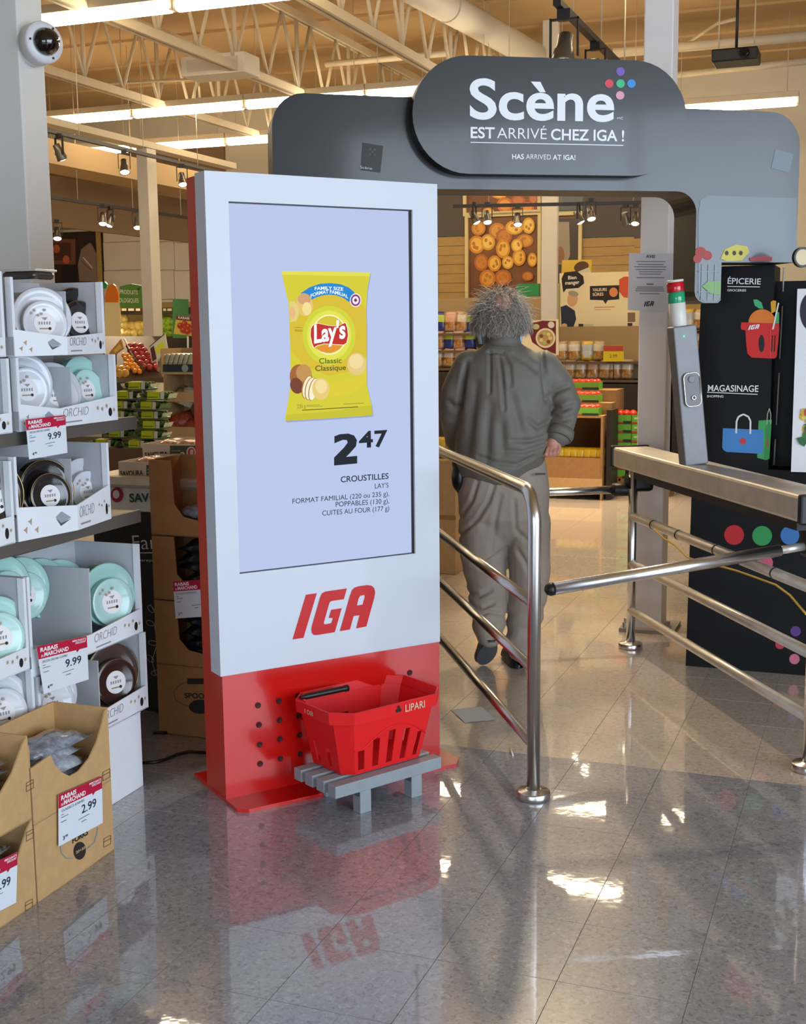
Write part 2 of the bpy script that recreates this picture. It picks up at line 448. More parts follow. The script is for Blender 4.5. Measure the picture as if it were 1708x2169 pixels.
def picture_window(x0, x1, y0, y1, name, label, cat):
    u0, u1, z0, z1 = wb_strip(x0, x1, y0, y1)
    t = thing(name, label, cat, WB.at((u0 + u1) / 2, z0, 0.02))
    f = 0.045
    MB().box(WB.at((u0 + u1) / 2, (z0 + z1) / 2, 0.03), (u1 - u0, 0.04, z1 - z0), (WB.u, WB.n, Z)).build('picture_board', mat('tomato_photo_ground', '#7a4a20', 0.45, var=0.3, scale=3), t)
    for a, b, c, d in ((u0, u1, z1 - f, z1), (u0, u1, z0, z0 + f), (u0, u0 + f, z0 + f, z1 - f), (u1 - f, u1, z0 + f, z1 - f)):
        MB().box(WB.at((a + b) / 2, (c + d) / 2, 0.055), (b - a, 0.1, d - c), (WB.u, WB.n, Z)).build('frame_bar', mat('cream_frame', '#d9c48d', 0.5), t)
    return t
t1 = picture_window(990, 1150, 452, 645, 'wall_picture', 'large framed photograph of sliced yellow tomatoes under the track lights', 'picture')
a = Art(WB.off(0.052)); rn = random.Random(3)
toms = [(1010, 518, 17, 19), (1034, 513, 15, 17), (1054, 489, 18, 17), (1068, 501, 17, 17), (1066, 527, 15, 20), (1090, 482, 19, 15), (1112, 510, 18, 14), (1020, 556, 15, 18), (1048, 558, 14, 17), (1076, 556, 12, 14), (1033, 590, 17, 19), (1066, 588, 18, 17), (1100, 545, 14, 18), (1120, 478, 13, 17), (1014, 484, 15, 15), (1118, 585, 12, 10), (1128, 550, 10, 15), (1095, 520, 12, 14)]
for i, (x, y, rx, ry) in enumerate(toms):
    a.ell(x, y, rx, ry, flat(('#d98c1f', '#e0a02c', '#c97a1c', '#b8641c')[i % 4], 0.4)); a.ell(x, y, rx * .72, ry * .74, flat(('#f0bb45', '#f4c95c', '#dc9a34', '#cf7f2a')[i % 4], 0.4))
    for k in range(3):
        q = rn.random() * 6.28; a.ell(x + rx * .38 * math.cos(q), y + ry * .38 * math.sin(q), rx * .2, ry * .22, flat('#c07a1e', 0.4))
a.build('tomato_picture', t1)
t2 = picture_window(986, 1150, 380, 456, 'wall_picture', 'shallow framed tomato photograph above the sliced tomato picture', 'picture')
a = Art(WB.off(0.052))
for i, (x, y, rx, ry) in enumerate([(1058, 412, 16, 9), (1070, 434, 17, 16), (1098, 425, 15, 12), (1035, 448, 12, 8), (1118, 440, 14, 12), (1130, 420, 10, 14)]):
    a.ell(x, y, rx, ry, flat(('#e0902a', '#cf6f22', '#b5582a')[i % 3], 0.4)); a.ell(x, y, rx * .7, ry * .7, flat(('#f0b64a', '#e2953a', '#c87038')[i % 3], 0.4))
a.build('tomato_picture', t2)
t3 = picture_window(1170, 1236, 450, 645, 'wall_picture', 'framed dark kitchen photograph right of the back column', 'picture')
a = Art(WB.off(0.052)); a.rect(1172, 462, 1228, 640, flat('#3f3127', 0.4)); a.poly([(1180, 470), (1206, 470), (1208, 540), (1200, 560), (1180, 560)], flat('#9c8a73', 0.4)); a.ell(1188, 540, 8, 18, flat('#8d5c33', 0.4)); a.build('kitchen_picture', t3)
wb_box('dark_panel', 1172, 1238, 380, 446, mat('dark_glass_panel', '#3d443f', 0.3), 0.05)
# left part of the back wall: pale panels, dark bay, pantry picture
for r, (y0, y1) in enumerate(((484, 512), (513.5, 572), (573.5, 634), (635.5, 700))):
    for x0, x1 in ((222, 305), (306.5, 371), (372.5, 470)):
        wb_box('panel', x0, x1, y0, y1, M_wallw, 0.03)
wb_box('upper_fascia', -60, 480, 330, 470, mat('brown_fascia', '#8b6f50', 0.7), 0.05)
wb_box('cornice', -60, 480, 471, 482, mat('cornice_paint', '#a98d66', 0.6), 0.09)
u0, u1, z0, z1 = wb_strip(100, 221, 492, 600)
t4 = thing('wall_picture', 'framed dark pantry photograph with a paper bag beside the white column', 'picture', WB.at((u0 + u1) / 2, z0, 0.02))
MB().box(WB.at((u0 + u1) / 2, (z0 + z1) / 2, 0.04), (u1 - u0, 0.06, z1 - z0), (WB.u, WB.n, Z)).build('picture_board', mat('pantry_photo_ground', '#33231a', 0.45), t4)
MB().box(WB.at(u1 - 0.03, (z0 + z1) / 2, 0.06), (0.06, 0.1, z1 - z0), (WB.u, WB.n, Z)).build('frame_bar', mat('ochre_frame', '#a98a4a', 0.5), t4)
a = Art(WB.off(0.075)); a.rect(104, 506, 160, 560, flat('#7d4a35')); a.rect(112, 514, 150, 552, flat('#553024')); a.ell(120, 527, 7, 9, flat('#c8643c')); a.ell(140, 550, 7, 9, flat('#c8643c'))
a.poly([(172, 528), (190, 514), (194, 516), (208, 545), (212, 585), (206, 596), (168, 596), (165, 560)], flat('#8d7563')); a.line(176, 545, 196, 568, 2.2, flat('#d8cfc2')); a.line(172, 552, 193, 572, 1.6, flat('#5d4838')); a.rect(132, 562, 163, 600, flat('#1f1512')); a.build('pantry_picture', t4)

# ---- steel columns
def column(corner, wl_, wr_, label, m=M_cream, top=CEIL, name='column'):
    """corner between the face turned to the entrance (runs along -BN) and the one turned right (runs along B1)"""
    corner = Vec((corner[0], corner[1], 0))
    t = thing(name, label, None, corner); del_cat(t); tag(t, kind='structure')
    web = 0.016
    c = corner - BN * wl_ / 2 + B1 * wr_ / 2
    MB().box(c + Z * top / 2, (wl_, wr_, top), (BN, B1, Z)).build('shaft', m, t, bevel=0.006)
    MB().box(c + Z * 0.01, (wl_ + 0.14, wr_ + 0.1, 0.02), (BN, B1, Z)).build('base_plate', mat('worn_plate', '#8f877c', 0.6), t)
    for sx in (-1, 1):
        MB().lathe([(0.016, 0), (0.016, 0.028), (0.009, 0.029), (0.009, 0.05)], c + BN * sx * (wl_ / 2 + 0.04) - B1 * (wr_ / 2 + 0.02) + Z * 0.02, n=6, smooth=False).build('anchor_bolt', mat('bolt_zinc', '#a09a90', 0.4, 0.8), t)
    return t
M_colw = mat('white_column_paint', '#d9dad8', 0.55, var=0.02, scale=3)
cA = column(on_y(50, 300, 5.2), 0.34, 0.165, 'white steel column that carries the dome camera', M_colw)
k0 = on_y(50, 300, 5.2); k0.z = 0
MB().box(k0 - BN * 0.2 - B1 * 0.006 + Z * 2.35, (0.02, 0.012, 4.6), (BN, B1, Z)).build('corner_bead', M_colw, cA)
gz = on_y(315, 312, 12.4).z
cB = column(on_y(318, 500, 12.4), 0.12, 0.17, 'cream steel column among the produce stands', top=gz)
gq = on_y(318, 500, 12.4); gq.z = 0
o = MB().box(gq - BN * 0.06 - B1 * 1.4 + Z * (gz + 0.03), (0.14, 6.4, 0.06), (BN, B1, Z)).build('trim_4', M_joist); tag(o, 'cream steel girder resting on the produce column', None, None, 'structure')
cC = column(on_y(1181, 500, 13.2), 0.17, 0.06, 'cream steel column in front of the tomato pictures')
q = on_z(1401, 1340)
cD = column(q, 0.145, 0.17, 'grey painted steel pillar with a taped notice', mat('pillar_paint', '#e9e4e2', 0.6, var=0.04, scale=5))

# ---- open-web roof joists
def joist(c, s0, s1, label):
    t = thing('roof_joist', label, None, BN * c + B1 * s0 + Z * 3.85); del_cat(t); tag(t, kind='structure')
    P = lambda s, z: BN * c + B1 * s + Z * z
    for z in (3.85, 4.55):
        for o in (-0.028, 0.028):
            MB().box((P((s0 + s1) / 2, z) + BN * o), (0.03, s1 - s0, 0.07), (BN, B1, Z)).build('chord', M_joist, t)
    n = int((s1 - s0) / 0.62); st = (s1 - s0) / n
    for k in range(n):
        a, b = s0 + k * st, s0 + (k + 0.5) * st
        MB().tube([P(a, 3.88), P(b, 4.53)], 0.016, 8).build('web_bar', M_joist, t)
        MB().tube([P(b, 4.53), P(a + st, 3.88)], 0.016, 8).build('web_bar', M_joist, t)
        if k % 2 == 0: MB().tube([P(a, 3.88), P(a, 4.53)], 0.02, 8).build('web_post', M_joist, t)
joist(-6.83, 6.2, 16.2, 'open web steel roof joist ending above the white camera column')
joist(-5.29, 6.2, 16.2, 'open web steel roof joist carrying the boxed heater')
joist(-3.75, 6.2, 16.2, 'open web steel roof joist running over the arch sign')

# ---- bulkhead along the left
p = on_z(105, 345, 3.27); cb = p.dot(BN)
o = MB().box(BN * (cb - 0.25) + B1 * 12.0 + Z * 3.39, (0.5, 8.4, 0.24), (BN, B1, Z)).build('trim_1', mat('bulkhead_paint', '#b99d72', 0.7)); tag(o, 'tan bulkhead boxed in under the roof joists', None, None, 'structure')
o = MB().box(BN * (cb - 0.6) + B1 * 12.4 + Z * 3.0, (0.06, 7.6, 0.53), (BN, B1, Z)).build('trim_2', mat('bulkhead_underside', '#7a6347', 0.75)); tag(o, 'brown drop panel hanging below the bulkhead', None, None, 'structure')

# ---- fluorescent lamp rows
M_tube = mat('lit_tube', '#ffecc8', 0.4, emit=21.0)
WARM = (1.0, 0.80, 0.55)
CD = -BN
def fluorescent(p0, dirv, L, label, group):
    t = thing('fluorescent_light', label, 'ceiling light', p0, group)
    n = Vec((-dirv.y, dirv.x, 0)); c = p0
    MB().box(c + Z * 0.065, (L - 0.01, 0.1, 0.06), (dirv, n, Z)).build('housing', M_joist, t, bevel=0.004)
    MB().tube([c - dirv * (L / 2 - 0.03), c + dirv * (L / 2 - 0.03)], 0.046, 10).build('tube', M_tube, t)
    for sg in (-1, 1):
        MB().box(c + dirv * sg * (L / 2 - 0.015) + Z * 0.01, (0.025, 0.07, 0.09), (dirv, n, Z)).build('socket', mat('socket_white', '#cfc7b6', 0.5), t)
        MB().tube([c + dirv * sg * (L / 2 - 0.12) + Z * 0.09, c + dirv * sg * (L / 2 - 0.12) + Z * (CEIL - c.z)], 0.004, 6).build('hanger_wire', M_joist, t)
    return t
J = 1.284; dC = BN
rows = [(on_z(370, 12, 3.8), range(-2, 3), 'row over the white camera column'), (on_z(520, 222, 3.8), range(-3, 3), 'row above the arch sign'), (on_z(480, 300, 3.8), range(-2, 5), 'back row above the produce stands')]  # rows carried on out of view, extra unseen tubes added to light the interior
for p0, rg, w in rows:
    for k in rg:
        fluorescent(p0 + dC * (k + 0.5) * J, dC, J, 'lit fluorescent tube light in the ' + w, 'fluorescent lights, ' + w)

# ---- track lighting
M_track = mat('track_black', '#2a2624', 0.5)
M_bulb = mat('lit_bulb', '#fff3d8', 0.4, emit=14.0)
M_head = mat('lamp_head_grey', '#6f675c', 0.35, 0.6)
def head_proto():
    t = link('track_spotlight', None); WORG[t] = Vec((0, 0, 0))
    MB().box((0, 0, -0.02), (0.05, 0.03, 0.04)).build('adapter', M_track, t)
    for sg in (-1, 1): MB().box((sg * 0.052, 0, -0.1), (0.006, 0.018, 0.14)).build('yoke', M_track, t)
    MB().box((0, 0, -0.035), (0.11, 0.018, 0.006)).build('yoke_bridge', M_track, t)
    A = Vec((0, -0.45, -0.9)).normalized(); X = Vec((1, 0, 0)); Y = A.cross(X)
    o = Vec((0, 0.03, -0.09))
    MB().lathe([(0.03, 0), (0.032, 0.05), (0.036, 0.06), (0.046, 0.12), (0.048, 0.13), (0.043, 0.13), (0.04, 0.115)], o, (X, Y, A), 16).build('shade', M_head, t)
    MB().lathe([(0.041, 0.118), (0.036, 0.128), (0.02, 0.136), (0.0, 0.139)], o, (X, Y, A), 16).build('bulb', M_bulb, t)
    return t
hp = head_proto(); first = [True]
def spot(px, py, z, rz, label, scale=1.0, group=None, power=0):
    p = on_z(px, py, z)
    if first[0]:
        first[0] = False; o = hp; o.location = p; o.rotation_euler = (0, 0, rz); o.scale = (scale,) * 3; tag(o, label, 'spotlight', group)
    else:
        o = copy_tree(hp, p, (0, 0, rz), label, group, scale); o['category'] = 'spotlight'
        if not group and 'group' in o: del o['group']
    if power:
        l = bpy.data.lights.new('spot_lamp', 'SPOT'); l.energy = power; l.color = (1, 0.78, 0.5); l.spot_size = 1.5; l.spot_blend = 0.6; l.shadow_soft_size = 0.05
        d = Vec((math.sin(rz) * 0.45, -math.cos(rz) * 0.45, -0.9)); lo = bpy.data.objects.new('spot_lamp', l); col.objects.link(lo)
        lo.location = Vec(p) + Vec((0, 0, -0.24 * scale)) + d * 0.06 * scale; lo.rotation_euler = d.to_track_quat('-Z', 'Y').to_euler()
    return o
def track(pxs, z, label):
    pts = [on_z(x, y, z) for x, y in pxs]; d = (pts[1] - pts[0]).normalized(); n = Vec((-d.y, d.x, 0)); c = (pts[0] + pts[1]) / 2
    t = thing('light_track', label, 'track', c)
    MB().box(c, ((pts[1] - pts[0]).length, 0.04, 0.03), (d, n, Z)).build('rail', M_track, t)
    k = 3
    for i in range(k):
        q = pts[0].lerp(pts[1], (i + 0.5) / k); MB().tube([q, Vec((q.x, q.y, CEIL))], 0.004, 6).build('hanger_wire', M_joist, t)
track([(90, 274), (470, 367)], 3.25, 'black light track below the bulkhead with grey spotlights')
spot(124, 283, 3.235, 2.4, 'grey spotlight on the bulkhead track beside the white column', 1.0)
spot(262, 317, 3.235, 0.3, 'unlit square hooded spotlight mid way along the bulkhead track', 1.0)
spot(385, 347, 3.235, 0.4, 'lit spotlight on the bulkhead track above the kiosk edge', 1.0)
track([(100, 417), (430, 466)], 2.95, 'black light track low in front of the pantry picture wall')
spot(217, 433, 2.935, 0.1, 'lit spotlight of the close pair on the low track', 1.0, None, 190)
spot(233, 437, 2.935, -0.8, 'unlit spotlight of the close pair on the low track', 1.0)
spot(290, 443, 2.935, 0.2, 'lit spotlight on the low track beside the cream column', 1.0, None, 190)
spot(120, 465, 2.8, 0.2, 'lit spotlight in front of the pantry picture', 1.0, None, 160)
track([(960, 437), (1420, 428)], 2.75, 'black light track in front of the tomato pictures')
spot(1005, 428, 2.735, 1.2, 'unlit black spotlight on the tomato picture track', 0.9)
spot(1032, 428, 2.735, 0.2, 'lit spotlight in front of the small tomato picture', 0.9, None, 150)
spot(1097, 434, 2.735, 0.0, 'lit spotlight hanging before the sliced tomato picture', 0.9, None, 150)
spot(1226, 428, 2.735, 1.2, 'unlit black spotlight right of the back column', 0.9)
spot(1252, 420, 2.735, 0.2, 'lit spotlight right of the back column', 0.9, None, 150)
spot(1326, 432, 2.735, 2.6, 'unlit round spotlight seen beside the notice pillar', 0.9)
spot(1347, 432, 2.735, -0.3, 'lit spotlight half hidden by the notice pillar', 0.9, None, 150)
track([(1180, 4), (1345, 170)], 3.2, 'dark light track above the oval arch sign')
spot(1196, 20, 3.185, -0.35, 'large lit spotlight above the oval arch sign', 1.35, None, 90)
spot(1262, 90, 3.185, 2.7, 'dark spotlight close above the oval sign edge', 1.1)

# ---- services under the ceiling
p0, p1 = on_z(850, -40, 4.35), on_z(1132, 118, 4.35); d = (p1 - p0).normalized()
t = thing('air_duct', 'round white air duct running above the arch sign', 'duct', p0)
MB().tube([p0 - d * 2, p1], 0.13, 20).build('duct_pipe', mat('duct_white', '#d8d0c0', 0.55), t)
for k in range(2):
    q = p0 + d * (k * 1.3 - 0.4); MB().tube([q - d * 0.012, q + d * 0.012], 0.135, 20).build('duct_joint', mat('duct_band', '#bdb4a2', 0.5), t)
def pipe(pxs, z, r, label):
    pts = [on_z(x, y, z) for x, y in pxs]
    o = MB().tube(pts, r, 10).build('ceiling_pipe', M_joist); tag(o, label, 'pipe')
pipe([(1300, 112), (1760, 72)], 4.2, 0.045, 'cream pipe crossing right of the notice pillar above the projector')
pipe([(1420, 160), (1760, 124)], 4.2, 0.035, 'cream pipe crossing right of the notice pillar below the projector')
pipe([(690, 136), (960, 112)], 4.2, 0.03, 'thin cream pipe passing behind the oval arch sign')
pipe([(230, 176), (420, 168), (424, 215)], 4.05, 0.014, 'thin conduit bent down beside the boxed heater')
# boxed heater under the second joist
p = on_z(468, 165, 3.8)
t = thing('unit_heater', 'cream boxed unit heater hung under a roof joist', 'heater', p)
MB().box(p + Z * 0.09, (0.3, 0.62, 0.17), (B1, BN, Z)).build('casing', M_cream, t, bevel=0.008)
MB().box(p - B1 * 0.152 + Z * 0.09, (0.008, 0.5, 0.1), (B1, BN, Z)).build('front_grille', mat('grille_cream', '#bdb4a0', 0.5), t)
# projector
p = on_z(1560, 122, 3.75)
t = thing('projector', 'black ceiling projector on a drop pole at the right', 'projector', p)
MB().box(p, (0.36, 0.3, 0.1), (BN, B1, Z)).build('body', M_black, t, bevel=0.012)
MB().lathe([(0.035, 0), (0.04, 0.04), (0.03, 0.045)], p - B1 * 0.15 + BN * 0.08, (BN, Z, -B1), 16).build('lens', mat('lens_glass', '#0c0c12', 0.08), t)
MB().tube([p + Z * 0.05, p + Z * 0.62], 0.012, 8).build('drop_pole', M_track, t)
MB().box(p + Z * 0.66, (0.16, 0.12, 0.1), (BN, B1, Z)).build('mount_box', M_joist, t)
for sx in (-0.14, 0.14): MB().tube([p + BN * sx + Z * 0.05, p + BN * sx + Z * 0.6], 0.006, 6).build('brace_rod', M_joist, t)
pipe([(1450, 95), (1520, 50), (1560, 40)], 4.3, 0.016, 'slanting conduit rising to the projector mount')

# dome camera on the white column
p = k0 + B1 * 0.085; p.z = on_y(95, 95, 5.25).z
A = (BN * 0.9 - B1 * 0.42).normalized()
t = thing('dome_camera', 'white dome security camera with a dark glossy eye', 'camera', p)
X = Z.cross(A).normalized(); Y = A.cross(X)
MB().lathe([(0.08, -0.02), (0.082, 0.04), (0.08, 0.043), (0.083, 0.046), (0.083, 0.1), (0.078, 0.112), (0.056, 0.114)], p, (X, Y, A), 32).build('housing', mat('camera_white', '#dadce0', 0.35), t)
MB().lathe([(0.055, 0.108), (0.054, 0.125), (0.046, 0.147), (0.03, 0.162), (0.012, 0.169), (0.0, 0.17)], p, (X, Y, A), 28).build('dome', mat('smoked_dome', '#0d0d10', 0.05, coat=1.0), t)
for k in range(3):
    a_ = 1.0 + k * 2.1; MB().lathe([(0.005, 0), (0.005, 0.003)], p + A * 0.112 + (X * math.cos(a_) + Y * math.sin(a_)) * 0.066, (X, Y, A), 8).build('screw', M_track, t)
# ================================================================ the display kiosk
K0 = on_z(480, 1700)                                        # front left foot of the kiosk body
KP = Plane(K0, KN)
def kbox(mb, u0, u1, n0, n1, z0, z1, m=None):
    return mb.box(KP.at((u0 + u1) / 2, (z0 + z1) / 2, (n0 + n1) / 2), (u1 - u0, n1 - n0, z1 - z0), (KU, KN, Z), m)
KW = 0.868; KD = 0.175; KZ0 = 0.45; KZ1 = 2.105
kiosk = thing('kiosk', 'tall white and red digital advertising kiosk showing a bag of chips', 'kiosk', K0)
kb_ = kbox(MB(), 0, KW, -KD, -0.002, 0.012, KZ0 + 0.02); kbox(kb_, 0, KW, -KD, -0.05, KZ0 + 0.02, KZ1 - 0.004); kb_.build('body', M_red, kiosk, weld=True)
bp = MB(); bp.prism([KP.at(0.0, 0.012, -0.30), KP.at(-0.003, 0.012, 0.10), KP.at(0.03, 0.012, 0.125), KP.at(0.86, 0.012, 0.125), KP.at(0.90, 0.012, 0.08), KP.at(0.90, 0.012, -0.30)], Vec((0, 0, -0.012)), M_red)
bp.build('base_plate', None, kiosk)
# white front shell: a frame around the recessed display
W0, W1 = -0.012, KW - 0.006
SU0, SU1, SZ0, SZ1 = 0.068, 0.759, 0.793, 2.013
M_kw = mat('kiosk_white', '#ccd1dc', 0.4)
sh = MB()
for u0, u1, z0, z1 in ((W0, W1, SZ1, KZ1), (W0, W1, KZ0, SZ0), (W0, SU0, SZ0, SZ1), (SU1, W1, SZ0, SZ1)):
    kbox(sh, u0, u1, -0.07, 0.014, z0, z1)
sh.build('front_shell', M_kw, kiosk, weld=True)
scr = kbox(MB(), SU0 + 0.002, SU1 - 0.002, -0.03, -0.004, SZ0 + 0.002, SZ1 - 0.002).build('screen', lit('#a9b5d6', 0.92), kiosk); scr['label'] = 'lit pale blue display panel'
bz = MB()
for u0, u1, z0, z1 in ((SU0, SU0 + 0.004, SZ0, SZ1), (SU1 - 0.006, SU1, SZ0, SZ1), (SU0, SU1, SZ1 - 0.004, SZ1), (SU0, SU1, SZ0, SZ0 + 0.002)):
    kbox(bz, u0, u1, -0.004, 0.004, z0, z1)
bz.build('bezel', M_black, kiosk)
SP = KP.off(-0.004)
# picture of the chip bag, drawn in photo pixels on the display plane (crop scale 6.381 from 590,560)
def q6(x, y): return (590 + x / 6.381, 560 + y / 6.381)
a = Art(SP, 0.0015, 0.00012)
bag = [(40, 90), (640, 92), (1240, 108), (1236, 160), (1205, 330), (1185, 600), (1195, 900), (1195, 1300), (1196, 1620), (1230, 1780), (1262, 1900), (1275, 2040), (700, 2080), (100, 2118), (92, 2080), (130, 1850), (165, 1650), (160, 1200), (150, 800), (135, 520), (80, 280)]
a.poly([(x + 1.5, y + 3) for x, y in [q6(*p) for p in bag]], lit('#8f9bc0'))
a.poly([q6(*p) for p in bag], lit('#c9c22e'))
a.poly([q6(*p) for p in [(150, 800), (160, 560), (330, 380), (680, 300), (1000, 380), (1185, 620), (1196, 900), (1196, 1240), (1000, 1440), (680, 1510), (330, 1360), (165, 1150)]], lit('#cdb32c'))
a.ell(*q6(685, 960), 358 / 6.381, 400 / 6.381, lit('#c6c933'))
a.ell(*q6(685, 960), 300 / 6.381, 335 / 6.381, lit('#d6d64a'))
a.poly([q6(*p) for p in [(680, 1600), (1000, 1560), (1196, 1420), (1196, 1580), (1000, 1740), (690, 1800)]], lit('#d3c22e'))
a.poly([q6(*p) for p in [(40, 90), (1240, 108), (1236, 160), (50, 140)]], lit('#d7d14a'))
a.poly([q6(*p) for p in [(1262, 1900), (1275, 2040), (100, 2118), (110, 2030), (700, 1990)]], lit('#bdb62a'))
# blue ribbon
rb = [(300, 390), (420, 310), (560, 262), (700, 252), (840, 268), (950, 312), (1030, 380), (955, 510), (880, 452), (780, 418), (690, 408), (600, 418), (510, 445), (430, 490)]
a.poly([q6(*p) for p in rb], lit('#1f7fc4'))
# badge
a.ell(*q6(1043, 485), 76 / 6.381, 92 / 6.381, lit('#efe6f0')); a.ell(*q6(1043, 485), 66 / 6.381, 80 / 6.381, lit('#7a3a78')); a.ell(*q6(1043, 485), 44 / 6.381, 54 / 6.381, lit('#efe6f0'))
a.poly([q6(1043 + x * 30, 485 + y * 36) for x, y in [(0, -1), (.25, -.5), (.6, -.65), (.5, -.2), (.95, -.1), (.5, .3), (.6, .55), (.1, .5), (.05, 1), (-.05, 1), (-.1, .5), (-.6, .55), (-.5, .3), (-.95, -.1), (-.5, -.2), (-.6, -.65), (-.25, -.5)]], lit('#7a2a50'))
# potato slices and chips
a.ell(*q6(352, 545), 115 / 6.381, 155 / 6.381, lit('#d9b866'), rot=-0.15); a.ell(*q6(350, 470), 90 / 6.381, 75 / 6.381, lit('#c99a6a')); a.ell(*q6(385, 600), 62 / 6.381, 90 / 6.381, lit('#e6d38c'))
a.poly([q6(*p) for p in [(145, 500), (220, 500), (275, 590), (278, 680), (240, 770), (160, 780)]], lit('#d6c478')); a.ell(*q6(190, 655), 40 / 6.381, 80 / 6.381, lit('#dcae78'))
a.ell(*q6(1058, 1348), 128 / 6.381, 152 / 6.381, lit('#d9bf7c')); a.ell(*q6(1050, 1310), 95 / 6.381, 100 / 6.381, lit('#e4cf93'))
a.ell(*q6(310, 1545), 150 / 6.381, 200 / 6.381, lit('#9a5c2e'), rot=-0.35); a.ell(*q6(345, 1470), 105 / 6.381, 120 / 6.381, lit('#b98a4c'), rot=-0.3); a.ell(*q6(245, 1640), 85 / 6.381, 110 / 6.381, lit('#6f3a24'), rot=-0.3)
for x, y, rx in ((390, 1660, 62), (430, 1680, 62), (470, 1690, 52)):
    a.ell(*q6(x, y), (rx + 8) / 6.381, 158 / 6.381, lit('#a97a3a'), rot=0.22); a.ell(*q6(x + 6, y), rx / 6.381, 150 / 6.381, lit('#e9e3c4'), rot=0.22)
a.ell(*q6(575, 1680), 118 / 6.381, 150 / 6.381, lit('#dcbf72')); a.ell(*q6(580, 1650), 80 / 6.381, 95 / 6.381, lit('#e6d190'))
# round badge of the brand with its red banner
a.ell(*q6(688, 950), 238 / 6.381, 272 / 6.381, lit('#f0e8c0')); a.ell(*q6(688, 950), 222 / 6.381, 255 / 6.381, lit('#c9b92e')); 
ban = [(440, 870), (470, 820), (540, 800), (680, 830), (800, 838), (880, 800), (905, 790), (930, 860), (940, 960), (920, 1060), (880, 1085), (760, 1078), (620, 1070), (520, 1095), (480, 1125), (455, 1060), (435, 960)]
a.poly([q6(685 + (x - 685) * 1.04, 955 + (y - 955) * 1.05) for x, y in ban], lit('#f3e9d2')); a.poly([q6(*p) for p in ban], lit('#b7261c'))
a.poly([q6(*p) for p in [(490, 1125), (620, 1085), (760, 1090), (860, 1100), (820, 1150), (700, 1195), (580, 1180)]], lit('#d98a28'))
for y in (850, 885, 900): a.line(*q6(220, y), *q6(325, y + 5), 1.3, lit('#8f8420'))
a.line(*q6(320, 1972), *q6(1080, 1925), 1.6, lit('#4a4620')); a.line(*q6(380, 1905), *q6(560, 1898), 0.8, lit('#6f6a28')); a.line(*q6(380, 1920), *q6(600, 1916), 0.8, lit('#6f6a28')); a.line(*q6(880, 1888), *q6(1150, 1875), 1.4, lit('#8f8630'))
a.build('chip_bag_picture', scr)
lf = 0.0062
ptext("Lay's", SP, q6(470, 1062), q6(910, 985), 245 / 6.381, lit('#eef0f4'), scr, bold=0.03, shear=0.2, lift=lf)
ptext('Classic', SP, q6(540, 1340), q6(845, 1332), 75 / 6.381, lit('#4d5a1c'), scr, bold=0.012, lift=lf)
ptext('Classique', SP, q6(488, 1440), q6(902, 1425), 75 / 6.381, lit('#4d4a1c'), scr, bold=0.012, lift=lf)
ptext('FAMILY SIZE', SP, q6(480, 350), q6(865, 358), 45 / 6.381, lit('#e8f4fa'), scr, bold=0.02, lift=lf, arc=0.003)
ptext('FORMAT FAMILIAL', SP, q6(425, 452), q6(930, 462), 48 / 6.381, lit('#e8f4fa'), scr, bold=0.02, lift=lf, arc=0.016)
ptext('235 g', SP, q6(245, 1945), q6(358, 1935), 52 / 6.381, lit('#6f6a28'), scr, lift=lf)
INK = lit('#161a24')
# price and product lines (crop scale 3.0976 from 480,540)
def q3(x, y): return (480 + x / 3.0976, 540 + y / 3.0976)
a = Art(SP, 0.0015, 0.00012)
two = [(708, 1190), (745, 1176), (800, 1172), (838, 1185), (856, 1215), (850, 1255), (815, 1295), (785, 1325), (858, 1318), (858, 1368), (706, 1382), (706, 1330), (770, 1265), (795, 1232), (790, 1215), (765, 1213), (708, 1236)]
a.poly([q3(*p) for p in two], INK); a.build('price_numeral', scr)
ptext('4', SP, q3(868, 1264), q3(960, 1258), 108 / 3.0976, INK, scr, 'price_numeral', bold=0.028, lift=0.002)
ptext('7', SP, q3(970, 1258), q3(1056, 1252), 108 / 3.0976, INK, scr, 'price_numeral', bold=0.028, lift=0.002)
ptext('CROUSTILLES', SP, q3(748, 1492), q3(1062, 1468), 40 / 3.0976, INK, scr, bold=0.012, lift=0.002)
ptext("LAY'S", SP, q3(972, 1532), q3(1062, 1526), 34 / 3.0976, INK, scr, lift=0.002)
ptext('FORMAT FAMILIAL (220 ou 235 g),', SP, q3(432, 1632), q3(1066, 1580), 34 / 3.0976, INK, scr, lift=0.002)
ptext('POPPABLES (130 g),', SP, q3(715, 1652), q3(1066, 1628), 34 / 3.0976, INK, scr, lift=0.002)
ptext('CUITES AU FOUR (177 g)', SP, q3(627, 1710), q3(1066, 1676), 34 / 3.0976, INK, scr, lift=0.002)
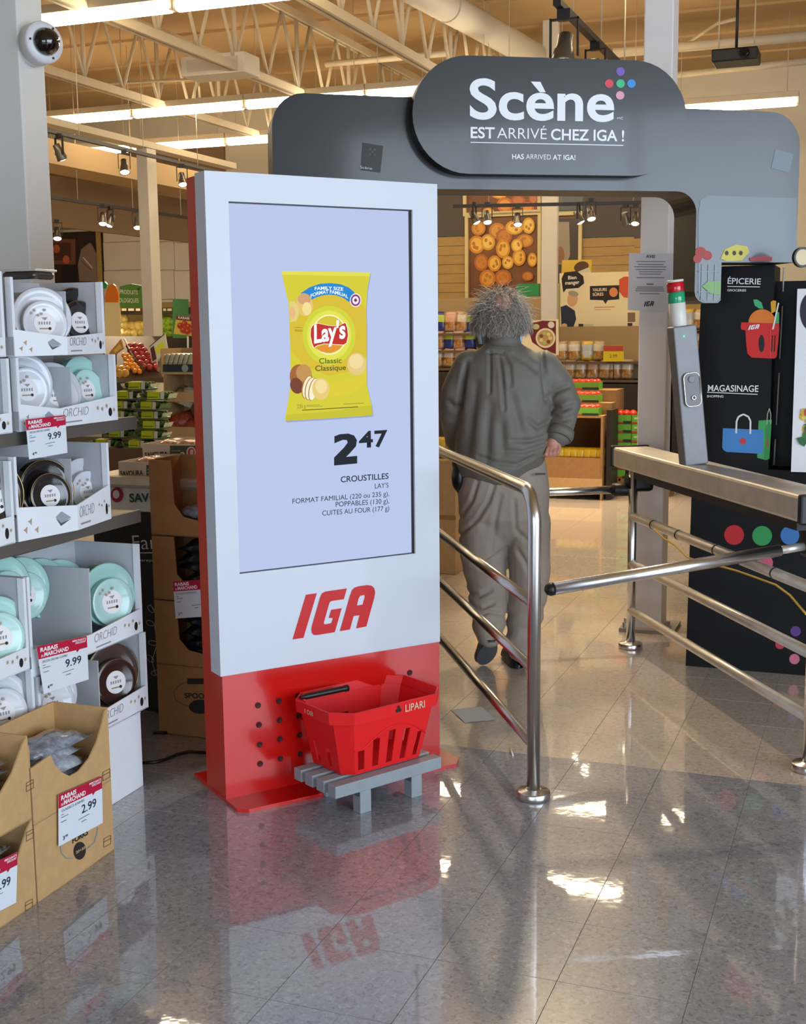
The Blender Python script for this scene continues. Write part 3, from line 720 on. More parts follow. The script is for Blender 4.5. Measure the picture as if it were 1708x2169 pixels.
# logo on the white shell (crop scale 7.764 from 600,1220)
def q7(x, y): return (600 + x / 7.764, 1220 + y / 7.764)
LOGO_I = [(375, 310), (555, 283), (335, 1018), (155, 1045)]
LOGO_G = [(1050, 205), (1000, 382), (800, 412), (770, 430), (755, 465), (672, 760), (672, 788), (690, 796), (790, 778), (802, 755), (818, 690), (752, 692), (792, 556), (965, 530), (850, 925), (560, 972), (500, 970), (470, 930), (465, 860), (480, 800), (610, 350), (640, 285), (700, 255)]
LOGO_A = [(1370, 830), (1205, 862), (1258, 645), (1160, 660), (1100, 880), (935, 908), (1100, 330), (1135, 235), (1180, 190), (1250, 168), (1380, 150), (1450, 158), (1500, 200), (1515, 270), (1500, 360)]
LOGO_H = [(1270, 325), (1335, 315), (1340, 345), (1305, 470), (1215, 487), (1240, 375)]
def logo(plane, mapf, m_ink, m_bg, parent, name='logo', base=0.0012, step=0.0004, label=None):
    a = Art(plane, base, step)
    for P in (LOGO_I, LOGO_G, LOGO_A): a.poly([mapf(*p) for p in P], m_ink)
    a.poly([mapf(*p) for p in LOGO_H], m_bg); o = a.build(name, parent)
    if label: o['label'] = label
    return o
logo(KP.off(0.014), q7, mat('logo_red', '#c20f14', 0.4), M_kw, kiosk, 'logo', label='slanted red letters IGA')
# perforations and slot in the red foot (crop scale 2.083 from 380,1330)
def q2(x, y): return (380 + x / 2.083, 1330 + y / 2.083)
M_hole = mat('perforation_dark', '#3a0606', 0.6)
for i, (x, y) in enumerate([(348, 342), (352, 428), (355, 515), (357, 600), (439, 322), (442, 407), (444, 491), (446, 577), (524, 300), (527, 388), (530, 474), (533, 556), (1018, 198)]):
    p = KP.px(*q2(x, y)); MB().lathe([(0.0105, -0.001), (0.0105, 0.0012), (0.009, 0.0016), (0.0, 0.0002)], p, (KU, Z, KN), 16, smooth=False).build('perforation', M_hole, kiosk)
a = Art(KP); a.poly([q2(270, 745), (658, 1662), (658, 1668), q2(270, 760)], M_hole); a.build('slot', kiosk)

# ================================================================ basket stand and basket
E_ = Vec((0.784, 0.62, 0)).normalized(); F_ = Vec((-E_.y, E_.x, 0))     # along the front slat, towards the kiosk
s0 = on_z(711, 1680, 0.1)                                               # left end of the front slat, mid height
M_slat = mat('grey_plastic_slat', '#8d949b', 0.5, var=0.05, scale=25)
st = thing('basket_stand', 'low grey slatted stand under the red basket', 'stand', Vec((s0.x, s0.y, 0)) + E_ * 0.23)
SL = 0.455; ST = 0.12
offs = (0.0225, 0.09, 0.157, 0.224)
for k, f in enumerate(offs):
    c = s0 + E_ * (SL / 2) + F_ * f; c.z = ST - 0.021
    MB().box(c, (SL, 0.045, 0.042), (E_, F_, Z)).build('slat', M_slat, st, bevel=0.003)
for e in (0.125, 0.345):
    c = s0 + E_ * e + F_ * 0.125; c.z = 0.068
    MB().box(c, (0.046, 0.24, 0.02), (E_, F_, Z)).build('cross_rail', M_slat, st)
    for f in (0.024, 0.224):
        c = s0 + E_ * e + F_ * f; c.z = 0.039
        MB().box(c, (0.046, 0.042, 0.078), (E_, F_, Z)).build('leg', M_slat, st, bevel=0.002)
# basket: octagonal shell, rim, slots cut through the wall
bfl = on_z(728, 1648, ST)                                               # lower front left corner
BC = bfl + E_ * 0.168 + F_ * 0.108; BC.z = 0
bk = thing('shopping_basket', 'empty red plastic hand basket with slotted sides', 'basket', Vec((BC.x, BC.y, ST)))
def octo(L, W, cut, z, dc=0.0):
    pts = [(-L / 2 + cut, -W / 2), (L / 2 - cut, -W / 2), (L / 2, -W / 2 + cut), (L / 2, W / 2 - cut), (L / 2 - cut, W / 2), (-L / 2 + cut, W / 2), (-L / 2, W / 2 - cut), (-L / 2, -W / 2 + cut)]
    return [BC + E_ * (x + dc) + F_ * y + Z * z for x, y in pts]
BZ0, BZ1 = ST + 0.003, 0.352
RL, RW = 0.475, 0.322
def ringat(t, sh=0.0): return octo(0.345 + (RL - 0.035 - 0.345) * t - sh, 0.232 + (RW - 0.03 - 0.232) * t - sh, 0.035 + 0.015 * t, BZ0 + (BZ1 - 0.03 - BZ0) * t, 0.012 + 0.008 * t)
wall = MB()
def wallpt(side, s, t, sh=0.0):
    R = ringat(t, sh); a, b = R[side], R[(side + 1) % 8]; return a.lerp(b, s)
def slotted(side, slots):
    """wall panel between corners: a grid with slot openings left out"""
    xs = sorted(set([0.0, 1.0] + [q for s in slots for q in (s[0], s[1])]))
    for a, b in zip(xs, xs[1:]):
        sl = [s for s in slots if abs(s[0] - a) < 1e-6]
        zs = [(0.0, 1.0)] if not sl else [(0.0, sl[0][2]), (sl[0][3], 1.0)]
        for z0, z1 in zs:
            for sh, rev in ((0.0, False), (0.007, True)):
                P = [wallpt(side, a, z0, sh), wallpt(side, b, z0, sh), wallpt(side, b, z1, sh), wallpt(side, a, z1, sh)]
                wall.quad(P[::-1] if rev else P)
        for s in sl:                                                    # edges of the opening
            for p, q in (((a, s[2]), (b, s[2])), ((a, s[3]), (b, s[3])), ((a, s[2]), (a, s[3])), ((b, s[2]), (b, s[3]))):
                wall.quad([wallpt(side, p[0], p[1]), wallpt(side, q[0], q[1]), wallpt(side, q[0], q[1], 0.007), wallpt(side, p[0], p[1], 0.007)])
fs = [(0.045, 0.135, 0.07, 0.42), (0.255, 0.345, 0.07, 0.58), (0.465, 0.555, 0.07, 0.66), (0.675, 0.765, 0.07, 0.62), (0.875, 0.96, 0.07, 0.5)]
slotted(0, fs); slotted(4, fs)
ss = [(0.2, 0.33, 0.08, 0.45), (0.6, 0.73, 0.08, 0.4)]
slotted(2, ss); slotted(6, ss)
for sd in (1, 3, 5, 7): slotted(sd, [])
wall.build('wall', M_redpl, bk)
MB().prism(ringat(0.0), Vec((0, 0, 0.006)), M_redpl).build('bottom', None, bk)
rim = MB(); n = 8
ro, rl, ri = octo(RL, RW, 0.062, BZ1, 0.02), octo(RL - 0.006, RW - 0.006, 0.06, BZ1 - 0.042, 0.02), octo(RL - 0.012, RW - 0.012, 0.06, BZ1, 0.02)
r4 = octo(RL - 0.034, RW - 0.03, 0.05, BZ1 - 0.03, 0.02); r5 = octo(RL - 0.045, RW - 0.04, 0.05, BZ1 - 0.042, 0.02)
for A_, B_ in ((rl, ro), (ro, ri), (ri, r4), (r5, rl)):
    for i in range(n):
        j = (i + 1) % n; rim.quad([A_[i], A_[j], B_[j], B_[i]])
rim.build('rim', M_redpl, bk)
# raised arc on the front wall
ar = MB(); N_ = 20
arc_pts = [wallpt(0, s, 0.44 + 0.3 * max(0.0, math.sin(math.pi * min(1, max(0, (s - 0.12) / 0.88))) ) ** 1.0, -0.003) for s in [k / N_ for k in range(N_ + 1)]]
ar.tube(arc_pts, 0.0022, 6).build('raised_arc', M_redpl, bk)
# black handle folded against the far rim
h0, h1 = on_z(636, 1478, BZ1 + 0.002), on_z(737, 1457, BZ1 + 0.002)
hh = MB(); hh.tube([h0, h0.lerp(h1, 0.08), h0.lerp(h1, 0.12), h0.lerp(h1, 0.9), h0.lerp(h1, 0.94), h1], 0.009, 12, rs=[0.006, 0.007, 0.0105, 0.0105, 0.012, 0.012]); ho = hh.build('handle', M_black, bk); ho['label'] = 'black folded grip'
fb = Plane((rl[0] + ro[0]) / 2, -F_)
P0 = ro[0].lerp(ro[1], 0.62); P1 = ro[0].lerp(ro[1], 0.87)
M_let = mat('raised_letters', '#d8b79a', 0.5)
nrm = -F_
text3('LIPARI', ro[0].lerp(ro[1], 0.6) - Z * 0.036, E_, Z, nrm, 0.085, 0.026, M_let, bk, bold=0.012, lift=0.002)
text3('108', ro[7].lerp(ro[0], 0.2) - Z * 0.03 if False else ro[6].lerp(ro[7], 0.3) - Z * 0.032, (ro[7] - ro[6]).normalized(), Z, Vec((-E_.x, -E_.y, 0)), 0.05, 0.016, M_let, bk, lift=0.002)
a = Art(Plane(ro[0].lerp(ro[1], 0.52) , -F_), 0.001); cc = Plane(ro[0].lerp(ro[1], 0.52), -F_)
for dx, dz in ((0, 0.006), (-0.006, -0.005), (0.006, -0.005)): a.ell(dx, BZ1 - 0.02 + dz, 0.0055, 0.0065, M_black, px=False)
a.build('brand_mark', bk)

# ================================================================ left guard rail
RP = on_z(1130, 1690); RP.z = 0
gr = thing('guard_rail', 'tubular steel guard rail with a curved top beside the kiosk', 'railing', RP)
r = 0.0225; RL_ = 1.95
def flange(p, parent, r1=0.058, m=M_steel):
    MB().lathe([(r1 - 0.002, 0), (r1, 0.004), (r1, 0.024), (r1 - 0.004, 0.028), (0.03, 0.03), (0.026, 0.034)], p, n=28).build('floor_flange', m, parent)
bend = 0.11; top = 1.06
path = [RP + Z * 0.02, RP + Z * (top - bend)]
for k in range(1, 9):
    t = k / 8 * math.pi / 2; path.append(RP + G * (bend * (1 - math.cos(t))) + Z * (top - bend + bend * math.sin(t)))
path.append(RP + G * RL_ + Z * top)
MB().tube(path, r, 18).build('post_and_top_rail', M_steel, gr)
for z, m in ((0.682, M_steel), (0.456, M_steel), (0.189, M_steel)):
    MB().tube([RP + G * 0.015 + Z * z, RP + G * RL_ + Z * z], 0.019, 14).build('rail', m, gr)
MB().tube([RP + G * RL_ + Z * 0.02, RP + G * RL_ + Z * top], r, 14).build('post', M_steel, gr)
flange(RP, gr); flange(RP + G * RL_, gr)

# ================================================================ right hand gate: railing, tripod turnstile
PR = on_z(1336, 1372); PR.z = 0
rr = thing('gate_railing', 'steel gate railing with three pipes under the turnstile beam', 'railing', PR)
NL = 1.80
for k in (0.0, NL): 
    MB().tube([PR - G * k + Z * 0.02, PR - G * k + Z * 0.9], 0.0225, 16).build('post', M_chrome, rr); flange(PR - G * k, rr, 0.06)
for z in (0.67, 0.432, 0.195):
    MB().tube([PR + Z * z, PR - G * NL + Z * z], 0.0215, 16).build('rail', M_beam, rr)
for k in (0.28, 0.58, 0.98, 1.22, 1.5):
    q = PR - G * k + Z * 0.67; MB().tube([q - G * 0.004, q + G * 0.004], 0.0235, 16).build('cable_tie', M_black, rr)
tn = thing('turnstile', 'stainless steel turnstile beam with black hubs and swing arms', 'turnstile', PR - G * 0.9)
e0 = on_z(1298.5, 947, 1.0); e0.z = 0                                    # far aisle-side top edge
BL_ = 1.92; BW = 0.19; BH = 0.098
bc = e0 - G * (BL_ / 2) + GN * (BW / 2)
MB().box(bc + Z * (1.0 - BH / 2), (BW, BL_, BH), (GN, G, Z)).build('beam', M_beam, tn, bevel=0.012)
for k, lb in ((0, ''), (BL_, '')):
    q = e0 - G * k + GN * (BW / 2) + G * (0.012 if k == 0 else -0.012)
    MB().box(q + Z * (1.0 - BH / 2), (BW + 0.012, 0.03, BH + 0.012), (GN, G, Z)).build('end_cap', M_black, tn, bevel=0.008)
MB().box(bc + Z * (1.0 - BH - 0.02), (BW * 0.6, BL_ - 0.16, 0.044), (GN, G, Z)).build('under_channel', M_dark, tn)
# far hub and arm
hf = PR + G * 0.03 + Z * 0.85
HUBZ = on_y(1345, 1036, hf.y).z
hf.z = HUBZ
MB().box(hf + Z * 0.035 + GN * 0.04, (0.13, 0.1, 0.09), (GN, G, Z)).build('hub', M_black, tn, bevel=0.02)
MB().lathe([(0.03, 0), (0.034, 0.01), (0.034, 0.09), (0.024, 0.1)], hf - GN * 0.02 + GN * 0.02, (G, Z, -GN), 16).build('hub_socket', M_black, tn)
MB().tube([hf - GN * 0.08, hf - GN * 0.62], 0.02, 14).build('swing_arm', M_chrome, tn)
MB().lathe([(0.02, 0), (0.02, 0.006), (0.012, 0.014), (0, 0.016)], hf - GN * 0.62, (G, Z, -GN), 14).build('arm_tip', M_black, tn)
# near hub and arm
nb = e0 - G * (BL_ - 0.12)
an = Plane(nb, -G)
a0 = on_y(1652, 1166, nb.y + 0.02); a1 = on_y(1168, 1248, nb.y - 0.22)
MB().tube([a0, a1], 0.0225, 16).build('swing_arm', M_chrome, tn)
da = (a1 - a0).normalized(); ax_ = (da.cross(Z).normalized(), da.cross(da.cross(Z)).normalized(), da)
MB().lathe([(0.0235, -0.008), (0.0235, 0.006), (0.018, 0.017), (0.008, 0.023), (0, 0.024)], a1, ax_, 16).build('arm_tip', M_black, tn)
MB().tube([a0 - da * 0.1, a0 + da * 0.004], 0.016, 12).build('arm_socket', M_beam, tn)
hq = a0 - da * 0.13
MB().box(Vec((hq.x, hq.y, (hq.z + 0.9) / 2 + 0.0)) + GN * 0.03, (0.09, 0.12, 0.9 - hq.z + 0.1), (GN, G, Z)).build('hub', M_black, tn, bevel=0.015)
MB().box(nb + GN * 0.1 + G * 0.22 + Z * 0.87, (0.05, 0.06, 0.03), (GN, G, Z)).build('sensor', M_black, tn)
# yellow cable hanging along the top pipe
cp = []
for k, (x, y) in enumerate([(1398, 1120), (1420, 1140), (1445, 1155), (1470, 1180), (1500, 1190), (1530, 1196), (1575, 1208), (1610, 1220), (1660, 1238), (1690, 1260), (1725, 1300)]):
    pl_ = Plane(PR, -GN); cp.append(pl_.px(x, y) - GN * 0.03)
cab = MB().tube(cp, 0.0042, 8).build('cable', mat('yellow_cable', '#c9a53a', 0.5), None, cp[0]); tag(cab, 'thin yellow cable sagging under the top gate pipe', 'cable')
# reader column with stack light
rb0 = e0 - G * 0.86 + GN * 0.085
rdY = rb0.y
rp0, rp1 = on_y(1470, 985, rdY), on_y(1444, 690, rdY)
rd = thing('scanner_post', 'leaning stainless ticket reader post on the turnstile beam', 'scanner', Vec((rp0.x, rp0.y, 1.0)))
axu = (rp1 - rp0); axu = Vec((axu.x, 0, axu.z)).normalized(); axl = (GN * 1.0).normalized(); axl = (axl - axu * axl.dot(axu)).normalized(); axd = axu.cross(axl)
hL = (rp1.z - 1.0) / axu.z; base = Vec((rp0.x, rp0.y, 1.0))
MB().box(base + axu * (hL / 2 + 0.0), (0.108, 0.075, hL), (axl, axd, axu)).build('post_body', mat('post_steel', '#7e7f82', 0.5, 0.35, var=0.04, scale=30), rd, bevel=0.006)
fr = base - axd * (0.0385 if axd.y > 0 else -0.0385)
fn = -axd if axd.y > 0 else axd
def rdp(u, h): return fr + axl * u + axu * h
pts = []
for cxx, czz, a0_ in ((0.014, 0.40, 0), (-0.014, 0.40, 90), (-0.014, 0.30, 180), (0.014, 0.30, 270)):
    for k in range(5):
        t_ = math.radians(a0_ + k * 22.5); pts.append((0.004 + cxx + 0.022 * math.cos(t_), czz + 0.022 * math.sin(t_)))
MB().prism([rdp(u, h - 0.02) + fn * 0.01 for u, h in pts], -fn * 0.012, mat('reader_grey', '#77797d', 0.45), M_steel).build('reader_panel', None, rd)
MB().tube([rdp(u, h - 0.02) + fn * 0.01 for u, h in pts + pts[:1]], 0.003, 6).build('reader_bezel', M_chrome, rd)
MB().lathe([(0.016, 0), (0.016, 0.004), (0.012, 0.005)], rdp(0.004, 0.375) + fn * 0.01, (axl, axu, fn), 20).build('speaker', mat('speaker_grey', '#85878b', 0.5), rd)
MB().lathe([(0.011, 0), (0.011, 0.006), (0.006, 0.007), (0.006, 0.002)], rdp(0.006, 0.295) + fn * 0.01, (axl, axu, fn), 18).build('lens', M_chrome, rd)
MB().lathe([(0.0055, 0.0), (0.0055, 0.0045)], rdp(0.006, 0.295) + fn * 0.01, (axl, axu, fn), 12).build('lens_pupil', M_black, rd)
MB().box(rdp(-0.01, hL - 0.045) + fn * 0.001, (0.006, 0.006, 0.004), (axl, axu, fn)).build('status_light', mat('green_led', '#35e07a', 0.4, emit=2.0), rd)
sl0 = base + axu * hL - axl * 0.012
slt = thing('signal_light', 'red and green signal light on top of the reader post', 'signal light', sl0)
M_slw = mat('lamp_white', '#d9d9d2', 0.3)
for r_, z0, z1, nm, mm in ((0.036, 0.0, 0.1, 'lamp_base', M_slw), (0.037, 0.1, 0.146, 'green_lens', mat('green_lens', '#1f9c6e', 0.15, coat=0.6)), (0.037, 0.146, 0.188, 'red_lens', mat('red_lens', '#c01226', 0.15, coat=0.6)), (0.037, 0.188, 0.198, 'lamp_cap', M_slw)):
    MB().lathe([(r_ - 0.001, z0), (r_, z0 + 0.002), (r_, z1 - 0.002), (r_ - 0.002, z1)], sl0, (axl, axd, axu), 28).build(nm, mm, slt)

# ================================================================ arch sign over the gate
AP = Plane(on_y(1500, 640, 5.43), -G)
M_arch = mat('arch_grey_print', '#24272c', 0.3, coat=0.35, var=0.05, scale=6)
M_edge = mat('arch_black_edge', '#0d0d0f', 0.5)
arch = thing('arch_sign', 'dark grey arch sign spanning the gate entrance', 'sign', Vec((AP.p.x, AP.p.y, 0)))
uzl = lambda x, y: AP.uz(x, y)
uL = uzl(576, 260)[0]; uI = uzl(735, 500)[0]
rnd = lambda c, r0, a0, a1, n=7: [(c[0] + r0 * math.cos(math.radians(a0 + (a1 - a0) * k / n)), c[1] + r0 * math.sin(math.radians(a0 + (a1 - a0) * k / n))) for k in range(n + 1)]
topL = uzl(640, 197)[1]; topR = uzl(1600, 236)[1]; uR = uzl(1692, 400)[0]; zR = uzl(1600, 556)[1]
u1, u2 = uzl(1474, 520)[0], uzl(1528, 600)[0]; zt = uzl(1500, 642)[1]; zb = uzl(1200, 403)[1]
poly = [(uL, 0.0), (uI, 0.0), (uI, zb - 0.06)] + [(uI + 0.06 - 0.06 * math.cos(math.radians(a_)), zb - 0.06 + 0.06 * math.sin(math.radians(a_))) for a_ in (20, 45, 70, 90)]
poly += rnd((u1 - 0.09, zb - 0.09), 0.09, 90, 0) + [(u1, zt + 0.05)] + [(u1 + 0.05 - 0.05 * math.cos(math.radians(a_)), zt + 0.05 - 0.05 * math.sin(math.radians(a_))) for a_ in (25, 50, 75, 90)] + [(u2 - 0.012, zt), (u2, zt + 0.012), (u2, zR), (uR, zR)]
poly += rnd((uR - 0.14, topR - 0.14), 0.14, 0, 90) + rnd((uL + 0.13, topL - 0.13), 0.13, 90, 180)
AD = 0.24
MB().prism([AP.at(u, z) for u, z in poly], -AP.n * AD, M_arch, M_edge).build('arch_panel', None, arch)
# inset print of produce on the right wing, and the two loyalty cards; the cartoon faces are left out
a = Art(AP, 0.0015)
a.poly([(1480, 452), (1484, 424), (1500, 414), (1688, 420), (1689, 555), (1528, 555), (1527, 630), (1518, 639), (1494, 640), (1480, 626)], mat('wing_print', '#464f58', 0.3, coat=0.35))
a.build('wing_print', arch)
a = Art(AP, 0.0015); a.poly([(1643, 316), (1682, 326), (1672, 366), (1634, 356)], flat('#6d7884', 0.35)); a.build('pale_card_print', arch)
a = Art(AP, 0.0015); a.poly([(768, 302), (812, 309), (806, 366), (764, 360)], flat('#15171b', 0.35))
for k, (x, y) in enumerate([(784, 316), (794, 317), (784, 327), (794, 328), (789, 322)]): a.ell(x, y, 2.6, 2.6, flat('#4a4f58'))
a.build('dark_card_print', arch)
a = Art(AP, 0.0025)
for x, y, r_ in ((1485, 535, 12), (1499, 541, 10), (1478, 548, 9)): a.ell(x, y, r_, r_, flat('#a8403c'))
a.poly([(1527, 548), (1536, 528), (1560, 518), (1584, 522), (1588, 534), (1572, 552), (1540, 553)], flat('#c9c05a'))
for x in (1540, 1556, 1570): a.ell(x, 536, 4, 5, flat('#3a3a20'))
a.poly([(1588, 546), (1620, 541), (1637, 545), (1635, 553), (1590, 553)], flat('#a2474a'))
a.poly([(1488, 606), (1500, 596), (1527, 596), (1527, 625), (1505, 622)], flat('#7fae6c'))
for x in (1488, 1502, 1516): a.line(x, 560, x - 2, 636, 1.2, flat('#98a5ab'))
for y in (575, 618): a.line(1480, y, 1526, y, 1.2, flat('#98a5ab'))
a.build('produce_print', arch)
ptext('Scène', AP, (762, 357), (788, 360), 6, flat('#b9bec8'), arch, bold=0.01, lift=0.006)
# oval front panel
PPn = AP.off(0.085)
pill = []
uA, uB = PPn.uz(874, 240)[0], PPn.uz(1455, 250)[0]; zt_, zb_ = PPn.uz(1150, 122)[1], PPn.uz(1150, 370)[1]; rr_ = (zt_ - zb_) / 2; zc = (zt_ + zb_) / 2
pill = [(uA + rr_ + rr_ * math.cos(math.radians(a_)), zc + rr_ * math.sin(math.radians(a_))) for a_ in range(90, 271, 9)] + [(uB - rr_ + rr_ * math.cos(math.radians(a_)), zc + rr_ * math.sin(math.radians(a_))) for a_ in range(-90, 91, 9)]
MB().prism([PPn.at(u, z) for u, z in pill], -AP.n * 0.08, M_arch, M_edge).build('oval_panel', None, arch)
ovp = arch.children[-1]; ovp['label'] = 'dark oval front panel with white lettering'
M_let_w = mat('sign_white', '#e9ecf2', 0.4, emit=0.0)
ptext('Scène', PPn, (995, 250), (1301, 256), 87, M_let_w, ovp, bold=0.02, lift=0.002)
ptext('EST', PPn, (997, 292), (1048, 293), 24, M_let_w, ovp, bold=0.02, lift=0.002)
ptext('ARRIVÉ', PPn, (1053, 293), (1158, 295), 24, M_let_w, ovp, bold=-0.004, lift=0.002)
ptext('CHEZ IGA !', PPn, (1167, 296), (1322, 299), 24, M_let_w, ovp, bold=0.02, lift=0.002)
ptext('HAS', PPn, (1085, 337), (1110, 337), 11, M_let_w, ovp, bold=0.02, lift=0.002)
ptext('ARRIVED', PPn, (1114, 337), (1167, 338), 11, M_let_w, ovp, lift=0.002)
ptext('AT IGA!', PPn, (1171, 338.5), (1219, 339), 11, M_let_w, ovp, bold=0.02, lift=0.002)
ptext('MC', PPn, (1308, 253), (1320, 253), 5, M_let_w, ovp, lift=0.002)
a = Art(PPn); a.line(997, 301.5, 1321, 308, 1.8, M_let_w)
for x, y, h in ((1315, 151.5, '#7a5cb8'), (1291, 177, '#d84a5a'), (1315, 177, '#3fbf86'), (1338, 177, '#3a8fd8'), (1314, 202, '#e2a0b4')): a.ell(x, y, 9, 9, flat(h))
a.build('logo_dots', ovp)

# ================================================================ black display cabinet at the right
c1, c2 = on_z(1453, 1410), on_z(1708, 1440)
CN = -B1
CP = Plane(c1, CN)
M_cab = mat('cabinet_black', '#0d0c0e', 0.5, spec=0.25, var=0.1, scale=8)
cb_ = thing('display_cabinet', 'black promotional display tower with grocery and shopping pictures', 'cabinet', c1)
zc0 = 0.95
pl = [CP.uz(1453, 1410), (CP.uz(1453, 1410)[0] + 1.05, 0.0), (CP.uz(1453, 1410)[0] + 1.05, zc0), CP.uz(1466, 1045)]
pl[0] = (pl[0][0], 0.0); pl[3] = (pl[3][0], zc0)
MB().prism([CP.at(u, z) for u, z in pl], -CN * 0.42, M_cab).build('lower_panel', None, cb_)
uu = [CP.uz(1468, 990), CP.uz(1628, 990), CP.uz(1642, 561), CP.uz(1489, 558)]
MB().prism([CP.at(uu[0][0], zc0), CP.at(uu[1][0], zc0), CP.at(uu[2][0], uu[2][1]), CP.at(uu[3][0], uu[2][1])], -CN * 0.34, M_cab).build('tower', None, cb_)
MB().box(CP.at(CP.uz(1700, 800)[0], 1.35, -0.22), (0.42, 0.1, 0.9), (CP.u, CN, Z)).build('side_panel', M_cab, cb_)
for x0, y0, x1, y1 in ((1661, 567, 1659, 618), (1658, 648, 1652, 760), (1651, 790, 1645, 900), (1643, 930, 1640, 985)):
    A_, B_ = CP.px(x0, y0, -0.1), CP.px(x1, y1, -0.1); MB().tube([A_, B_], 0.0035, 6).build('edge_strip', mat('edge_grey', '#a8a6a4', 0.4), cb_)
for x, y, r_, h in ((1555.7, 1133, 21, '#b8242c'), (1615, 1135, 21, '#2f9152'), (1674, 1134, 20, '#3a74b8'), (1621, 1192, 17, '#c2586e'), (1686, 1337, 11, '#5a3a80'), (1653, 1365, 10, '#b8384a'), (1683.6, 1396, 11, '#c86a80')):
    a = Art(CP); a.ell(x, y, r_, r_, flat(h)); a.build('printed_dot', cb_)
W_ = flat('#e8e6e6')
ptext('ÉPICERIE', CP, (1541.6, 601), (1612, 602.5), 13, W_, cb_, bold=0.01); ptext('GROCERIES', CP, (1541, 617), (1581, 617.5), 5, W_, cb_, bold=0.01)
ptext('MAGASINAGE', CP, (1500, 828.5), (1607, 830), 14, W_, cb_, bold=0.01); ptext('SHOPPING', CP, (1498, 841.5), (1533, 842), 5, W_, cb_, bold=0.01)
def q5(x, y): return (1480 + x / 4.82, 560 + y / 4.82)
a = Art(CP)
a.line(*q5(295, 225), *q5(628, 230), 1.6, W_); a.build('underline', cb_)
a = Art(CP); a.line(*q5(88, 1305), *q5(605, 1327), 1.6, W_); a.build('underline', cb_)
a = Art(CP)
a.poly([q5(*p) for p in [(560, 360), (600, 358), (645, 390), (665, 455), (620, 450), (575, 420)]], flat('#3fae74'))
a.poly([q5(*p) for p in [(738, 385), (760, 368), (795, 372), (790, 480), (745, 500)]], flat('#e0a522'))
a.poly([q5(*p) for p in [(800, 480), (825, 490), (825, 610), (785, 610)]], flat('#3fae74'))
a.poly([q5(650 + 140 * math.cos(math.radians(t)), 600 - 142 * math.sin(math.radians(t))) for t in range(0, 181, 12)], flat('#e07a28'))
a.poly([q5(*p) for p in [(440, 592), (825, 602), (828, 650), (815, 800), (800, 940), (780, 962), (545, 952), (500, 910), (485, 780), (480, 672), (440, 668), (430, 640)]], flat('#cf2522'))
a.line(*q5(738, 660), *q5(735, 955), 1.0, flat('#e0544c'))
a.ell(*q5(645, 808), 30 / 4.82, 88 / 4.82, flat('#1a1213')); a.line(*q5(757, 725), *q5(748, 890), 2.2, flat('#1a1213')); a.line(*q5(785, 725), *q5(775, 890), 2.2, flat('#1a1213'))
a.poly([q5(*p) for p in [(812, 390), (826, 395), (770, 660), (752, 665)]], W_)
a.build('grocery_picture', cb_)
logo(CP, lambda x, y: q5(505 + (x - 155) * 120 / 1360, 670 - (1045 - y) * 58 / 895 + (x - 155) * 0.0), W_, flat('#cf2522'), cb_, 'logo', 0.0075)
a = Art(CP)
a.poly([q5(*p) for p in [(615, 1595), (750, 1585), (725, 1985), (690, 1997), (600, 1975)]], flat('#3f9c58')); a.poly([q5(*p) for p in [(690, 1640), (750, 1585), (725, 1985), (668, 1995)]], flat('#2f8a48'))
a.poly([q5(*p) for p in [(705, 1760), (712, 1760), (718, 1860), (692, 1870)]], flat('#9a4a2a'))
a.poly([q5(*p) for p in [(250, 1672), (665, 1690), (655, 1935), (290, 1915), (255, 1895), (243, 1870)]], flat('#3f7fc0')); a.ell(*q5(453, 1805), 34 / 4.82, 34 / 4.82, flat('#c03a40'))
a.path([q5(385, 1725), q5(390, 1600), q5(410, 1555), q5(460, 1530), q5(510, 1555), q5(532, 1600), q5(530, 1730)], 18 / 4.82, flat('#d8d8da'))
a.path([q5(697, 1640), q5(705, 1530), q5(725, 1470), q5(740, 1530), q5(736, 1630)], 1.6, flat('#a8b8a4'))
a.build('shopping_picture', cb_)
# flower poster board in front of the cabinet's right side
fp = Plane(CP.px(1706, 800, 0.05), CN)
pb = thing('poster_board', 'white poster board printed with a bouquet, at the cabinet side', 'poster', Vec((fp.p.x, fp.p.y, zc0)))
u0, z1 = fp.uz(1690, 612); MB().box(fp.at(u0 + 0.2, (zc0 + z1) / 2 + 0.0, 0), (0.4, 0.02, z1 - zc0), (fp.u, CN, Z)).build('board', M_white, pb)
a = Art(fp.off(0.01))
a.ell(1722, 660, 27, 42, flat('#262a38')); a.build('dark_disc_print', pb)
a = Art(fp.off(0.01))
rn = random.Random(5)
for k in range(16): a.ell(1700 + rn.random() * 30, 845 + rn.random() * 80, 4 + rn.random() * 4, 5 + rn.random() * 5, flat(rn.choice(['#c8424a', '#d8b040', '#d87848', '#3f7a44', '#e0d070'])))
a.poly([(1688, 928), (1700, 925), (1712, 935), (1704, 946), (1694, 940)], flat('#2f6a3c')); a.poly([(1704, 905), (1720, 895), (1724, 915), (1708, 918)], flat('#2f6a3c'))
a.build('bouquet_print', pb)
hs = on_y(1700, 545, 5.3)
rs = thing('ring_sign', 'small round cream sign with a black rim above the poster board', 'sign', hs)
MB().lathe([(0.036, -0.01), (0.042, -0.01), (0.042, 0.01), (0.034, 0.01), (0.034, 0.004), (0.0, 0.004)], hs, (AP.u, Z, AP.n), 28, smooth=False).build('rim', M_black, rs)
MB().lathe([(0.033, 0.0), (0.033, 0.006)], hs, (AP.u, Z, AP.n), 24, smooth=False).build('face', mat('cream_face', '#d8c8a0', 0.5), rs)
MB().tube([hs - Z * 0.042, Vec((hs.x, hs.y, zR + 0.0))], 0.005, 8).build('stem', M_black, rs)

